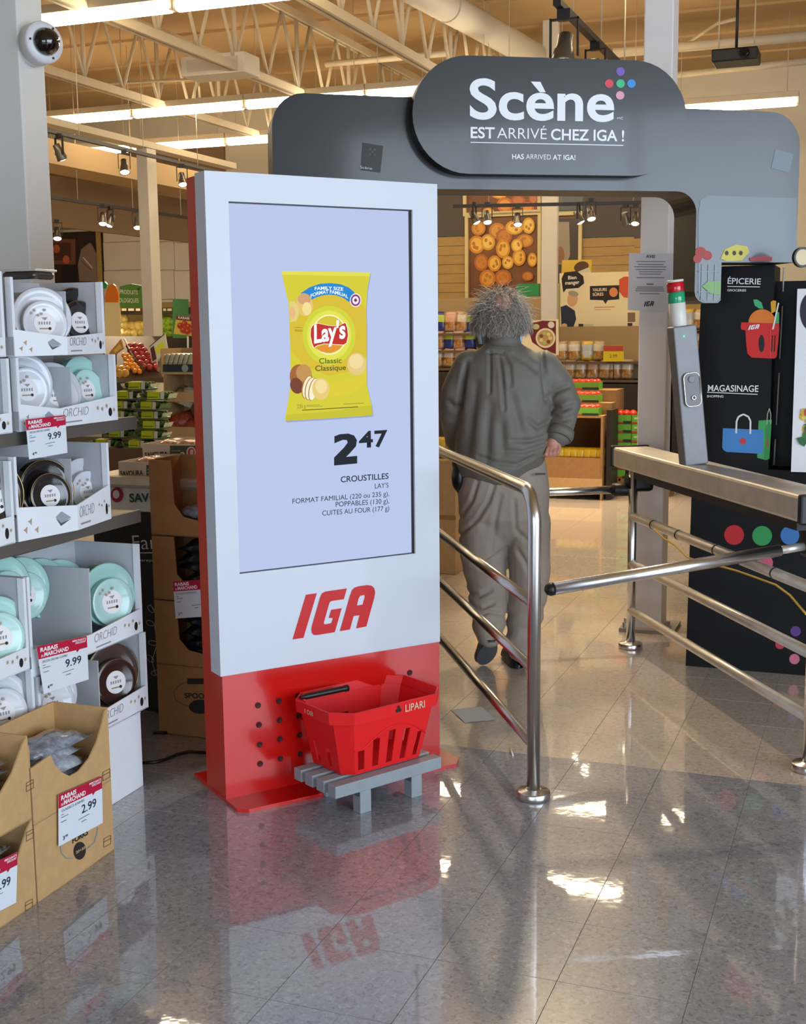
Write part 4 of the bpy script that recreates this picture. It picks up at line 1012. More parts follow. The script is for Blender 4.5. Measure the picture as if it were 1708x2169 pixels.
# notice sheet taped to the pillar
np_ = Plane(on_z(1380, 1345), -B1)
NP = Plane(Vec((q.x, q.y, 0)) if False else (on_z(1401, 1340) - B1 * 0.006), -B1)
nt_ = thing('notice_sheet', 'white AVIS notice sheet taped around the steel pillar', 'notice', NP.px(1376, 655))
pts = [(1333, 536), (1427, 537), (1421, 661), (1330, 657)]
MB().prism([NP.px(*p) for p in [pts[3], pts[2], pts[1], pts[0]]], -NP.n * 0.0012, mat('paper_white', '#d3d3dc', 0.6)).build('paper', None, nt_)
DK = flat('#2c2c30')
ptext('AVIS', NP, (1369, 546), (1388, 546.5), 6.5, DK, nt_, bold=0.02)
a = Art(NP, 0.001)
for k, (y, x0, x1) in enumerate([(554, 1348, 1410), (560, 1352, 1406), (565, 1344, 1412), (570.5, 1346, 1411), (575.5, 1354, 1404), (580.5, 1355, 1400), (588, 1349, 1408), (602, 1370, 1385), (608, 1350, 1405), (612, 1347, 1407), (616, 1346, 1408), (622, 1355, 1398)]): a.line(x0, y, x1, y + 0.3, 1.5 if k != 7 else 2.5, flat('#6a6a70'))
a.build('printed_lines', nt_)
logo(NP, lambda x, y: (1364 + (x - 155) * 22 / 1360, 649 - (1045 - y - (x - 155) * 0.12) * 12 / 800), DK, mat('paper_white', '#d3d3dc', 0.6), nt_)
# ================================================================ left: shelving with boxed plates
def SH(s, c, z=0.0): return B1 * s + BN * c + Z * z
AXS = (B1, BN, Z)
def sbox(mb, s0, s1, c0, c1, z0, z1, m=None): return mb.box(SH((s0 + s1) / 2, (c0 + c1) / 2, (z0 + z1) / 2), (s1 - s0, c1 - c0, z1 - z0), AXS, m)
M_shelf = mat('shelf_steel', '#8d857a', 0.45, 0.3, var=0.05, scale=12)
M_shelf_e = mat('shelf_edge', '#6d6862', 0.4, 0.4)
su = thing('shelving_unit', 'grey steel gondola shelving holding the boxed plates', 'shelves', SH(2.9, -2.6))
for zt_, in ((1.305,), (0.975,)):
    sh_ = sbox(MB(), 1.9, 3.74, -2.80, -2.43, zt_ - 0.014, zt_).build('shelf', M_shelf, su)
    sbox(MB(), 1.9, 3.74, -2.43, -2.415, zt_ - 0.04, zt_ + 0.004).build('front_channel', M_shelf_e, sh_)
    sbox(MB(), 1.9, 3.73, -2.78, -2.50, zt_ - 0.05, zt_ - 0.014).build('stiffener', mat('shelf_under', '#9a8f7c', 0.6), sh_)
sbox(MB(), 1.9, 3.72, -2.84, -2.81, 0.0, 1.5).build('back_panel', mat('gondola_back', '#57524c', 0.6), su)
for s in (1.92, 3.7): sbox(MB(), s - 0.02, s + 0.02, -2.86, -2.80, 0.0, 1.55).build('upright', M_shelf_e, su)

def s_at(px, py, c): return Plane(BN * c, BN).px(px, py).dot(B1)
SER = mat('grey_print_ink', '#8d8b90', 0.6); INKB = mat('black_print_ink', '#1c1a1a', 0.6); GOLD = mat('gold_print_ink', '#a8957a', 0.5)
def carton(s0, s1, cf, dep, z0, zb, zl, label, divs=(), kink=None, bulge=0.0, text=True, rise=0.0):
    t = thing('plate_carton', label, 'carton', SH((s0 + s1) / 2, cf - dep / 2, z0), 'white display cartons of boxed plates')
    th = 0.004
    sbox(MB(), s0, s1, cf - dep, cf, z0 + 0.0005, z0 + th).build('bottom', M_cardw, t)
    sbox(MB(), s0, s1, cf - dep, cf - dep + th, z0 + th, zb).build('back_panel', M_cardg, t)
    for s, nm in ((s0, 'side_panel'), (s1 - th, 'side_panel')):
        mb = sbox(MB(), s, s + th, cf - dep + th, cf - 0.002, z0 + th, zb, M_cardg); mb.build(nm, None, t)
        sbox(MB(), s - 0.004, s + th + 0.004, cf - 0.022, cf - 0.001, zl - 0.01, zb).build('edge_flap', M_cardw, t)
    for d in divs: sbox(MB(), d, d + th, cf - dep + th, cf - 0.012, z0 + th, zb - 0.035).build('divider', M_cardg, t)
    kk = s0 + (s1 - s0) * (kink if kink else 0.5)
    P = [SH(s0 - 0.002, cf), SH(kk, cf + bulge), SH(s1 + 0.002, cf)]
    lip = MB(); tops = [zl + 0.012, zl - 0.012, zl + rise]
    for i in range(2):
        d = BN * -th
        A, B = P[i], P[i + 1]
        lip.prism([A + Z * (z0 + 0.001), B + Z * (z0 + 0.001), B + Z * tops[i + 1], A + Z * tops[i]], d, M_cardw)
    lo = lip.build('front_lip', None, t, weld=True)
    A, B = P[1], P[2]; u = (B - A); w = u.length; u.normalize(); n = Z.cross(u) * -1
    n = u.cross(Z); n = n if n.dot(BN) > 0 else -n
    h = zl - z0; pl = Plane(A, n)
    if text:
        text3('ORCHID', A + u * (w * 0.06) + Z * (z0 + h * 0.42), u, Z, n, w * 0.42, h * 0.4, SER, lo, bold=-0.016, shear=0.25, lift=0.0012)
        a = Art(pl, 0.0012); a.rect(w * 0.08, z0 + h * 0.16, w * 0.36, z0 + h * 0.22, SER, px=False); a.build('printed_rule', lo)
        a = Art(pl, 0.0012); a.ell(w * 0.86, z0 + h * 0.42, w * 0.032, h * 0.2, INKB, px=False); a.build('printed_oval', lo)
        for k, (x, y) in enumerate(((0.64, 0.66), (0.72, 0.6), (0.8, 0.72), (0.93, 0.5))):
            a = Art(pl, 0.0012); q_ = []
            for i in range(12):
                rr0 = (0.02 if i % 2 else 0.008) * 1.4; an = i * math.pi / 6; q_.append((w * (x + rr0 * math.cos(an)), z0 + h * y + w * rr0 * math.sin(an)))
            a.poly(q_, GOLD, px=False); a.build('printed_flower', lo)
        # diamond mark on the other half of the lip
        A2, B2 = P[0], P[1]; u2 = (B2 - A2); w2 = u2.length; u2.normalize(); n2 = u2.cross(Z); n2 = n2 if n2.dot(BN) > 0 else -n2
        pl2 = Plane(A2, n2); a = Art(pl2, 0.0012)
        a.poly([(w2 * 0.62, z0 + h * 0.6), (w2 * 0.70, z0 + h * 0.34), (w2 * 0.88, z0 + h * 0.5), (w2 * 0.72, z0 + h * 0.76)], mat('slate_print_ink', '#9499a4', 0.6), px=False)
        a.poly([(w2 * 0.62, z0 + h * 0.56), (w2 * 0.70, z0 + h * 0.27), (w2 * 0.88, z0 + h * 0.46), (w2 * 0.705, z0 + h * 0.36)], mat('slate_print_dark', '#4a4e58', 0.6), px=False)
        a.build('diamond_mark', lo)
        for x, y in ((0.12, 0.35), (0.2, 0.6), (0.3, 0.3)):
            a = Art(pl2, 0.0012); a.poly([(w2 * (x + 0.045 * math.cos(i) * (1 if i % 2 else 0.4)), z0 + h * y + h * 0.13 * math.sin(i) * (1 if i % 2 else 0.4)) for i in range(6)], GOLD, px=False); a.build('printed_flower', lo)
    return t
CF = -2.385; DP = 0.27
carton(3.08, 3.545, -2.40, 0.25, 1.531, 1.765, 1.60, 'topmost display carton with a white and a black plate pack', (s_at(140, 650, -2.41),), 0.42, 0.045)
carton(3.085, 3.60, -2.40, 0.25, 1.3065, 1.527, 1.378, 'display carton holding white and mint plate packs on the upper shelf', (s_at(150, 790, -2.41),), 0.35, 0.01, rise=0.012)
carton(3.05, 3.535, -2.40, 0.25, 0.9765, 1.235, 1.07, 'display carton with black and white plate packs on the lower shelf', (s_at(152, 1010, -2.41),), 0.5, 0.04, rise=0.025)
carton(3.06, 3.675, CF, DP, 0.552, 0.868, 0.628, 'floor stacked display carton full of mint plate packs', (s_at(238, 1275, -2.43) - 0.175,), 0.5, 0.0, rise=0.012)
carton(3.085, 3.69, CF, DP, 0.2735, 0.549, 0.352, 'floor stacked display carton with a brown plate pack', (s_at(246, 1445, -2.44) - 0.165,), 0.5, 0.0, rise=0.006)
def plain_base(s0, s1, label):
    t = thing('pallet_box', label, 'carton', SH((s0 + s1) / 2, CF - DP / 2, 0))
    sbox(MB(), s0, s1, CF - DP, CF, 0.0, 0.268).build('box_body', M_cardw, t, bevel=0.003)
    sbox(MB(), s0, s1, CF - DP, CF, 0.2685, 0.2725).build('box_lid', M_cardw, t)
plain_base(3.085, 3.64, 'plain white base box under the brown plate carton')
carton(2.50, 3.035, -2.40, 0.25, 1.531, 1.78, 1.59, 'white display carton ending beside the clear plate tray', (), 0.5, 0.0)
carton(2.50, 3.045, -2.40, 0.25, 1.3065, 1.527, 1.368, 'white display carton left of the mint pack, on the upper shelf', (), 0.5, 0.0)
carton(2.50, 3.03, -2.40, 0.25, 0.9765, 1.225, 1.06, 'white display carton with a gold rimmed black plate pack', (), 0.5, 0.0)
carton(2.48, 3.045, CF, DP, 0.585, 0.868, 0.655, 'white display carton with a red stickered mint plate pack', (), 0.5, 0.0)
carton(2.48, 3.06, CF, DP, 0.2735, 0.582, 0.35, 'white display carton behind the cutlery boxes', (), 0.5, 0.0, text=False)
plain_base(2.48, 3.06, 'plain white base box behind the cutlery boxes')

# ---- plate packs
def plate_proto(col1, col2, rim=None, rough=0.25):
    m1 = mat('plate_' + col1.lstrip('#'), col1, rough, coat=0.5); m2 = mat('plate_' + col2.lstrip('#'), col2, rough, coat=0.5)
    t = link('plate_pack', None); WORG[t] = Vec((0, 0, 0))
    R = 0.104; pf = [(R - 0.012, -0.045)]
    for k in range(7): pf += [(R, -0.044 + k * 0.006), (R - 0.0015, -0.041 + k * 0.006)]
    pf += [(R, -0.002), (R - 0.004, 0.0), (R - 0.024, -0.004), (R - 0.036, -0.010), (0.0, -0.010)]
    MB().lathe(pf, (0, 0.024, 0), n=36).build('large_plate', m1, t)
    R = 0.078; pf = [(R - 0.008, -0.008)]
    for k in range(4): pf += [(R, -0.006 + k * 0.006), (R - 0.0015, -0.003 + k * 0.006)]
    pf += [(R, 0.018), (R - 0.003, 0.02), (R - 0.018, 0.017), (R - 0.03, 0.012), (0.0, 0.012)]
    MB().lathe(pf, (0, 0, 0), n=36).build('small_plate', m2, t)
    if rim:
        for R, y, z in ((0.104, 0.024, 0.0), (0.078, 0.0, 0.019)):
            MB().lathe([(R - 0.0025, z), (R + 0.0005, z + 0.0012), (R + 0.001, z - 0.001), (R - 0.0025, z)], (0, y, 0), n=36, cap=False).build('metal_rim', mat('gold_rim', rim, 0.25, 0.9), t)
    lb = MB().lathe([(0.038, 0.0125), (0.038, 0.0135)], (0, 0, 0), n=32, smooth=False).build('round_label', mat('label_white', '#e4e2e4', 0.5), t)
    pr = MB(); pr.add([(-0.02, -0.02, 0.0142), (0.012, -0.02, 0.0142), (0.012, -0.0155, 0.0142), (-0.02, -0.0155, 0.0142)], [(0, 1, 2, 3)], mat('label_gold', '#9a8462', 0.5))
    pr.build('label_bar', None, lb)
    MB().lathe([(0.0052, 0.0138), (0.0052, 0.0145)], (0.016, -0.0177, 0), n=14, smooth=False).build('label_dot', INKB, lb)
    MB().add([(-0.01, 0.02, 0.0142), (0.002, 0.01, 0.0142), (0.012, 0.021, 0.0142)], [(0, 1, 2)], SER).build('label_mark', None, lb)
    for i in range(5):
        x = -0.022 + i * 0.009; MB().add([(x, -0.004, 0.0142), (x + 0.005, -0.004, 0.0142), (x + 0.006, 0.006, 0.0142), (x + 0.001, 0.006, 0.0142)], [(0, 1, 2, 3)], SER).build('label_letter', None, lb)
    if not rim:
        for i in range(5):
            x, y = -0.045 + i * 0.012, 0.035 + 0.01 * math.sin(i * 2.0); q_ = [(x + (0.007 if k % 2 else 0.003) * math.cos(k * .63), y + (0.007 if k % 2 else 0.003) * math.sin(k * .63), 0.0185) for k in range(10)]
            MB().add(q_, [tuple(range(10))], mat('flower_print', '#a08f7e', 0.5)).build('flower_print', None, t)
    return t
pk = {'white': plate_proto('#c9cad2', '#cfd0d8'), 'black': plate_proto('#1a1719', '#211c1e', '#8a7550', 0.18), 'mint': plate_proto('#9fcac4', '#aed4cf'), 'brown': plate_proto('#4a3f3c', '#33231f', '#a08a60', 0.2)}
used_pk = {}
def pack(kind, px, py, c, label, yaw=0.0, tilt=0.16, scale=1.0, group=None):
    p = Plane(BN * c, BN).px(px, py)
    n = (BN * math.cos(0.28 + yaw) - B1 * math.sin(0.28 + yaw)); n = (n * math.cos(tilt) + Z * math.sin(tilt)).normalized()
    x = Z.cross(n).normalized(); y = n.cross(x)
    R = Matrix((x, y, n)).transposed().to_euler()
    p = p - n * 0.014 * scale
    if kind not in used_pk:
        o = pk[kind]; o.location = p; o.rotation_euler = R; o.scale = (scale,) * 3; used_pk[kind] = o; tag(o, label, 'plates', group or 'wrapped plate packs on the shelving')
    else:
        o = copy_tree(pk[kind], p, R, label, group or 'wrapped plate packs on the shelving', scale); o['category'] = 'plates'
    return o
pack('white', 95, 685, -2.44, 'white floral plate pack in the topmost carton', 0.3, 0.16, 0.92)
pack('black', 170, 683, -2.47, 'black gold rimmed plate pack in the topmost carton', 0.05, 0.16, 0.92)
pack('white', 122, 838, -2.47, 'white plate pack tipped over towards the mint pack', 0.2, 0.32, 0.92)
pack('mint', 187, 827, -2.47, 'mint green plate pack on the upper shelf', -0.15, 0.16, 0.92)
pack('white', 58, 826, -2.50, 'white plate pack behind the tipped white pack', 0.2, 0.1, 0.92)
pack('black', 107, 1050, -2.44, 'glossy black plate pack on the lower shelf', 0.1, 0.16, 0.92)
pack('white', 187, 1042, -2.47, 'white plate pack beside the black one on the lower shelf', 0.0, 0.16, 0.92)
pack('mint', 238, 1275, -2.43, 'mint plate pack standing before the row of mint packs', 0.1, 0.12, 1.06)
for k, (x, c) in enumerate(((15, -2.50), (55, -2.56), (95, -2.60), (135, -2.60))):
    pack('mint', x, 1262, c, 'mint plate pack in the back row behind the grey carton flap', 0.05 * k, 0.12, 1.0, 'row of mint plate packs behind the grey flap')
pack('brown', 246, 1445, -2.44, 'dark brown plate pack in the lowest carton', 0.1, 0.1, 1.05)
pack('white', 112, 1490, -2.44, 'white plate pack with its label upside down behind the cutlery box', 0.1)
pack('black', -8, 1062, -2.44, 'gold rimmed black plate pack at the left shelf end', 0.1)
pack('mint', 2, 1352, -2.42, 'mint plate pack with a red sticker', 0.1)
pack('white', 8, 1512, -2.43, 'white plate pack low behind the left cutlery box', 0.1)
# clear tray lying on top of the cartons
p0 = Plane(BN * -2.5, BN).px(72, 598)
tr = thing('plate_tray', 'clear plastic tray pack lying flat on the topmost carton', 'tray', Vec((p0.x, p0.y, 1.766)))
b0 = SH(Vec((p0.x, p0.y, 0)).dot(B1), -2.52)
MB().box(b0 + Z * 1.779, (0.1, 0.13, 0.024), AXS).build('tray_body', mat('dark_plates_in_film', '#3b3734', 0.2, coat=0.8), tr, bevel=0.01)
MB().box(b0 + Z * 1.7945, (0.11, 0.14, 0.007), AXS).build('tray_lid', mat('clear_film_lid', '#bdb9b2', 0.12, coat=0.8), tr, bevel=0.003)

# ---- price cards
M_cardp = mat('card_paper', '#dbe2ec', 0.5); M_crimson = mat('card_crimson', '#b8163c', 0.5); CW = flat('#f2eef2'); CI = flat('#20283c')
def price_card(plane, TL, TR, BR, BL, price, prod, was, label, right='MERCHANT\'S'):
    def P(u, v):
        return tuple(TL[i] * (1 - u) * (1 - v) + TR[i] * u * (1 - v) + BR[i] * u * v + BL[i] * (1 - u) * v for i in (0, 1))
    t = thing('price_card', label, 'price card', plane.px(*P(0.5, 1)))
    MB().prism([plane.px(*P(0, 1)), plane.px(*P(1, 1)), plane.px(*P(1, 0)), plane.px(*P(0, 0))], -plane.n * 0.001, M_cardp).build('card', None, t)
    a = Art(plane, 0.0008); a.poly([P(0, 0), P(1, 0), P(1, .26), P(.84, .265), P(.79, .32), P(.77, .265), P(0, .27)], M_crimson); a.build('red_band', t)
    hp = abs(P(0, 1)[1] - P(0, 0)[1])
    kw = dict(lift=0.0016)
    ptext('RABAIS', plane, P(.05, .125), P(.40, .12), hp * .09, CW, t, bold=0.03, **kw)
    ptext('DU', plane, P(.05, .235), P(.1, .235), hp * .05, CW, t, bold=0.02, **kw)
    ptext('MARCHAND', plane, P(.115, .235), P(.61, .225), hp * .09, CW, t, bold=0.03, **kw)
    ptext(right, plane, P(.70, .07), P(.97, .07), hp * .04, CW, t, bold=0.02, **kw); ptext('DISCOUNT', plane, P(.76, .125), P(.97, .125), hp * .04, CW, t, bold=0.02, **kw)
    ptext(prod, plane, P(.06, .36), P(.58, .35), hp * .05, flat('#5a6274'), t, **kw)
    if price: ptext(price, plane, P(.52, .58), P(.85, .57), hp * .17, CI, t, bold=0.005, **kw)
    a = Art(plane, 0.0008)
    for i, (x0, x1, v) in enumerate(((.06, .12, .42), (.06, .22, .47), (.06, .18, .56))): a.line(*P(x0, v), *P(x1, v - .003), 1.3, flat('#6a7284')); 
    a.build('small_print', t)
    a = Art(plane, 0.0008); a.line(*P(.45, .68), *P(.70, .665), 1.2, flat('#6a7284')); a.line(*P(.52, .75), *P(.63, .745), 1.4, flat('#6a7284')); a.build('small_print', t)
    ptext(was[0], plane, P(.09, .92), P(.13, .92), hp * .08, CI, t, bold=0.01, **kw); ptext(was[1], plane, P(.145, .89), P(.2, .89), hp * .05, CI, t, bold=0.01, **kw)
    return t
price_card(Plane(BN * -2.372, BN), (54, 889), (138.5, 879), (143, 959), (62, 973), '9.99', 'DECOR ORCHID COMBO', ('4', '99'), 'red topped 9.99 price card hanging from the upper shelf')
price_card(Plane(BN * -2.36, BN), (77.5, 1370), (184, 1347), (188, 1439), (93, 1470), '9.99', 'DECOR ORCHID COMBO', ('4', '99'), 'red topped 9.99 price card above the brown plate pack')
price_card(Plane(BN * -2.155, BN), (124, 1684), (216, 1644), (218, 1743), (124.5, 1793), '2.99', 'CLASSICS KNIVES', ('3', '99'), 'red topped 2.99 price card taped to the forks box')
price_card(Plane(BN * -2.155, BN), (-58, 1850), (37.5, 1804), (34.5, 1911.6), (-62, 1962), '2.99', 'CLASSICS FORKS', ('3', '99'), 'red topped 2.99 price card cut off at the left cutlery box')

# ---- cutlery boxes on the floor in front
def cutbox(s0, s1, cf, dep, z0, z1, cut, label, cat='box', frame=None, name='cutlery_box', m=M_card, group=None):
    """frame: (U, N) axes; s along U, c along N"""
    U, N_ = frame or (B1, BN)
    Q = lambda s, c, z: U * s + N_ * c + Z * z
    t = thing(name, label, cat, Q((s0 + s1) / 2, cf - dep / 2, z0), group)
    th = 0.005; bx = lambda a0, a1, c0, c1, y0, y1: MB().box(Q((a0 + a1) / 2, (c0 + c1) / 2, (y0 + y1) / 2), (a1 - a0, c1 - c0, y1 - y0), (U, N_, Z))
    bx(s0, s1, cf - dep, cf, z0 + 0.0005, z0 + th).build('bottom', m, t)
    bx(s0, s1, cf - dep, cf - dep + th, z0 + th, z1).build('back_panel', m, t)
    bx(s0, s0 + th, cf - dep + th, cf - th, z0 + th, z1 if cut else z1).build('side_panel', m, t)
    bx(s1 - th, s1, cf - dep + th, cf - th, z0 + th, z1).build('side_panel', m, t)
    poly = cut or [(0, 0), (1, 0), (1, 1), (0, 1)]
    pts = [Q(s0 + (s1 - s0) * x, cf, z0 + 0.0006 + (z1 - z0 - 0.0006) * y) for x, y in poly]
    nrm = Vec((0, 0, 0))
    for i in range(len(pts)): nrm += pts[i].cross(pts[(i + 1) % len(pts)])
    if nrm.dot(N_) < 0: pts.reverse()
    MB().prism(pts, -N_ * th, m).build('front_panel', None, t)
    if not cut: bx(s0, s1, cf - dep, cf, z1 - 0.0005, z1 + 0.003).build('lid', m, t)
    return t
CUT1 = [(0, 0), (1, 0), (1, 1), (.965, .97), (.92, .82), (.84, .62), (.72, .45), (.58, .36), (.46, .36), (.36, .47), (.28, .62), (.24, .76), (.02, .72), (0, .72)]
CUT2 = [(0, 0), (1, 0), (1, 1), (.95, .93), (.82, .66), (.62, .42), (.4, .26), (.2, .2), (0, .2)]
CC = -2.165; CDP = 0.2
fk = cutbox(2.745, 3.125, CC, CDP, 0.0, 0.226, None, 'closed cardboard box printed FORKS under the scooped cutlery box', 'box')
cutbox(2.745, 3.125, CC, CDP, 0.2295, 0.462, CUT1, 'scooped cardboard box of wrapped cutlery on the forks box', 'box')
cutbox(2.35, 2.738, CC, CDP, 0.0, 0.252, CUT2, 'lower scooped cardboard box of silver cutlery packs at the left', 'box')
cutbox(2.35, 2.738, CC, CDP, 0.2525, 0.495, CUT2, 'upper scooped cardboard box of silver cutlery packs at the left', 'box')
pf_ = Plane(BN * CC, BN)
BLK = mat('carton_black_ink', '#2a2420', 0.7); BLU = mat('carton_blue_ink', '#7d8a94', 0.7)
ptext('FORKS', pf_, (153, 1787), (186, 1767), 12, BLK, fk, bold=0.03)
a = Art(pf_); a.ell(169, 1802, 13, 19, BLK, rot=0.1); a.build('printed_oval', fk); ptext('20+50', pf_, (159, 1809), (179, 1797), 6, flat('#c9a878'), fk, bold=0.02, lift=0.003)
a = Art(pf_); a.path([(128, 1790), (130, 1806), (140, 1818), (155, 1818)], 2, BLU); a.build('printed_swirl', fk); a = Art(pf_); a.path([(184, 1798), (200, 1784), (206, 1764), (207, 1752)], 2, BLU); a.build('printed_swirl', fk)
INKC = mat('carton_brown_ink', '#6a5030', 0.7)
for ow, pts in ((fk, (228, 1783)), (None, (64, 1665)), (None, (62, 1918)), (None, (64, 1770)), (None, (226, 1642))):
    x, y = pts; a = Art(pf_)
    a.path([(x - 8, y - 6), (x + 7, y - 14), (x + 7, y + 4), (x - 8, y + 12), (x - 8, y - 6)], 1.1, INKC); a.line(x - 8, y + 1, x + 7, y - 7, 1.1, INKC)
    ow2 = ow or next(o for o in bpy.data.objects if o.get('label', '').startswith({(64, 1665): 'upper scooped', (62, 1918): 'lower scooped', (64, 1770): 'lower scooped', (226, 1642): 'scooped cardboard box of wrapped'}[pts]))
    a.build('printed_stamp', ow2)
# wrapped packs inside
M_wrap = [mat('silver_wrap', '#9aa0a8', 0.18, coat=0.7, var=0.45, scale=38, bump=0.5, bscale=50), mat('grey_wrap', '#7d848e', 0.2, coat=0.7, var=0.5, scale=46, bump=0.5, bscale=60)]
def wrap_mesh(name, lx, ly, lz, m, seed, rough=0.006):
    rn = random.Random(seed); mb = MB(); nx, ny = 7, 5
    for sgn in (1, -1):
        vs = []; fs = []
        for i in range(nx):
            for j in range(ny):
                x, y = i / (nx - 1) * 2 - 1, j / (ny - 1) * 2 - 1
                e = max(0.0, (1 - abs(x) ** 3) * (1 - abs(y) ** 3)) ** 0.5
                edge = i in (0, nx - 1) or j in (0, ny - 1)
                vs.append(Vec((x * lx / 2, y * ly / 2, sgn * (lz / 2) * e + (0 if edge else rn.uniform(-rough, rough)))))
        for i in range(nx - 1):
            for j in range(ny - 1):
                f = (i * ny + j, (i + 1) * ny + j, (i + 1) * ny + j + 1, i * ny + j + 1); fs.append(f if sgn > 0 else f[::-1])
        mb.add(vs, fs, m, True)
    return mb.mesh(name, None, weld=True)
wm = [wrap_mesh('cutlery_pack', 0.26, 0.15, 0.05, M_wrap[k % 2], k) for k in range(3)]
def put(mesh, name, loc, rot, label, cat, group):
    o = link(name, mesh, None, loc); o.rotation_euler = rot; tag(o, label, cat, group); return o
az = math.atan2(B1.y, B1.x)
rn = random.Random(2)
for k in range(5):
    put(wm[k % 3], 'cutlery_pack', SH(2.925 + rn.uniform(-.02, .02), CC - 0.1, 0.262 + k * 0.033), (rn.uniform(-.12, .12), rn.uniform(-.1, .15), az + rn.uniform(-.15, .15)), 'clear wrapped cutlery pack in the scooped box above FORKS', 'cutlery pack', 'cutlery packs above the forks box')
for zb in (0.006, 0.2585):
    for k in range(6):
        put(wm[k % 3], 'cutlery_pack', SH(2.545 + rn.uniform(-.015, .015), CC - 0.1, zb + 0.03 + k * 0.03), (rn.uniform(-.06, .06), rn.uniform(-.05, .05), az + rn.uniform(-.08, .08)), 'silver wrapped cutlery pack in the %s scooped box at the left' % ('lower' if zb < 0.1 else 'upper'), 'cutlery pack', 'cutlery packs in the %s left box' % ('lower' if zb < 0.1 else 'upper'))

# ================================================================ spoon box tower behind the kiosk
TB = on_z(338, 1553); ts = TB.dot(B1); tcv = TB.dot(BN)
TP = Plane(TB, -B1)
FRM = (BN, -B1)
zs = [0.0] + [TP.uz(345, y)[1] for y in (1409, 1272, 1136, 975)]
CUT3 = [(0, 0), (1, 0), (1, 1), (.82, 1), (.80, .55), (.72, .3), (.55, .22), (.38, .26), (.28, .42), (.26, 1), (0, 1)]
tw = []
for k, (nm, ct) in enumerate((('closed box printed SPOONS at the foot of the box tower', None), ('second box of the spoon tower with a price card across it', CUT3), ('third box of the spoon tower filled with dark packs', CUT3), ('top box of the spoon tower, half empty', CUT3))):
    tw.append(cutbox(tcv, tcv + 0.385, -ts, 0.24, zs[k] + (0.003 if k else 0), zs[k + 1], ct, nm, 'box', FRM, 'spoon_box', M_card_d))
ptext('SPOONS', TP, (392, 1478), (455, 1480), 11, BLK, tw[0], bold=0.03)
a = Art(TP); a.ell(425, 1497, 25, 15, BLK); a.build('printed_oval', tw[0]); a = Art(TP); a.rect(397, 1437, 450, 1449, BLK); a.build('printed_bar', tw[0])
a = Art(TP); a.path([(398, 1444), (378, 1452), (368, 1466), (372, 1482), (386, 1492), (400, 1495)], 1.6, INKC); a.build('printed_swirl', tw[0])
M_dwrap = mat('dark_wrap', '#1d2026', 0.15, coat=0.8, var=0.5, scale=40, bump=0.6, bscale=45)
dw = [wrap_mesh('spoon_pack', 0.2, 0.16, 0.06, M_dwrap, 20 + k, 0.01) for k in range(3)]; dgw = wrap_mesh('spoon_pack', 0.2, 0.16, 0.06, M_wrap[1], 33, 0.01)
at_ = math.atan2(BN.y, BN.x)
for lev, n_ in ((1, 4), (2, 5), (3, 2)):
    for k in range(n_):
        put(dw[k % 3] if lev < 3 else dgw, 'spoon_pack', BN * (tcv + 0.2 + rn.uniform(-.01, .01)) + B1 * (ts + 0.11) + Z * (zs[lev] + 0.04 + k * 0.042), (rn.uniform(-.1, .1), rn.uniform(-.1, .1), at_ + rn.uniform(-.1, .1)), ('dark wrapped spoon pack in the %s box of the tower' % ('second', 'third')[lev - 1]) if lev < 3 else 'grey wrapped spoon pack in the top box of the tower', 'spoon pack', 'spoon packs in tower box %s' % ('two', 'three', 'four')[lev - 1])
price_card(TP.off(0.004), (366.6, 1232), (452, 1226), (450, 1305), (372, 1310), None, 'CLASSICS SPOONS', ('3', '99'), 'red topped price card on the spoon tower beside the kiosk')

# ================================================================ produce table, tomato boxes and cucumbers behind
FB = on_z(262, 1500); fs_ = FB.dot(B1); fc = FB.dot(BN)
FP = Plane(FB, -B1)
zband0, zband1 = FP.uz(300, 1084)[1], FP.uz(300, 1033)[1]; ztop = FP.uz(300, 1009)[1]
pt = thing('produce_table', 'black produce table end with white lettering and leaf drawing', 'table', FB)
MB().box(BN * (fc + 0.2) + B1 * (fs_ + 1.0) + Z * (zband0 / 2), (0.62, 2.0, zband0), (BN, B1, Z)).build('front_panel', mat('black_panel', '#121214', 0.5), pt)
MB().box(BN * (fc + 0.2) + B1 * (fs_ + 1.0) + Z * ((zband0 + ztop - 0.05) / 2), (0.62, 1.99, ztop - 0.05 - zband0), (BN, B1, Z)).build('label_band', mat('band_white', '#d8d4ca', 0.5), pt)
MB().box(BN * (fc + 0.2) + B1 * (fs_ + 1.0) + Z * (ztop - 0.025), (0.64, 2.04, 0.05), (BN, B1, Z)).build('table_edge', M_beam, pt, bevel=0.015)
WL = flat('#d8d8d6')
ptext('Farm', FP, (283, 1164), (364, 1162), 32, WL, pt, bold=-0.01); a = Art(FP); a.line(297, 1171, 345, 1171, 2, WL); a.build('underline', pt)
ptext('entreprise familiale', FP, (288, 1189), (388, 1190), 6, WL, pt)
SPn = FP.off(0.0)
ptext('SAV', SPn, (276, 1063), (318, 1062), 18, flat('#1e4a34'), pt, bold=0.03, lift=0.004); ptext('O', SPn, (319, 1062), (338, 1062), 18, flat('#a01c34'), pt, bold=0.03, lift=0.004); ptext('URA', SPn, (340, 1062), (384, 1061), 18, flat('#1e4a34'), pt, bold=0.03, lift=0.004)
a = Art(SPn); a.ell(248, 1048, 13, 16, flat('#a01c34')); a.ell(246, 1047, 7, 9, flat('#d8d4ca')); a.build('tomato_mark', pt)
LF = flat('#9a9a98')
for pth in ([(318, 1280), (330, 1300), (328, 1330), (334, 1360), (322, 1400), (330, 1430)],):
    a = Art(FP); a.path(pth, 1.6, LF); a.build('leaf_stem', pt)
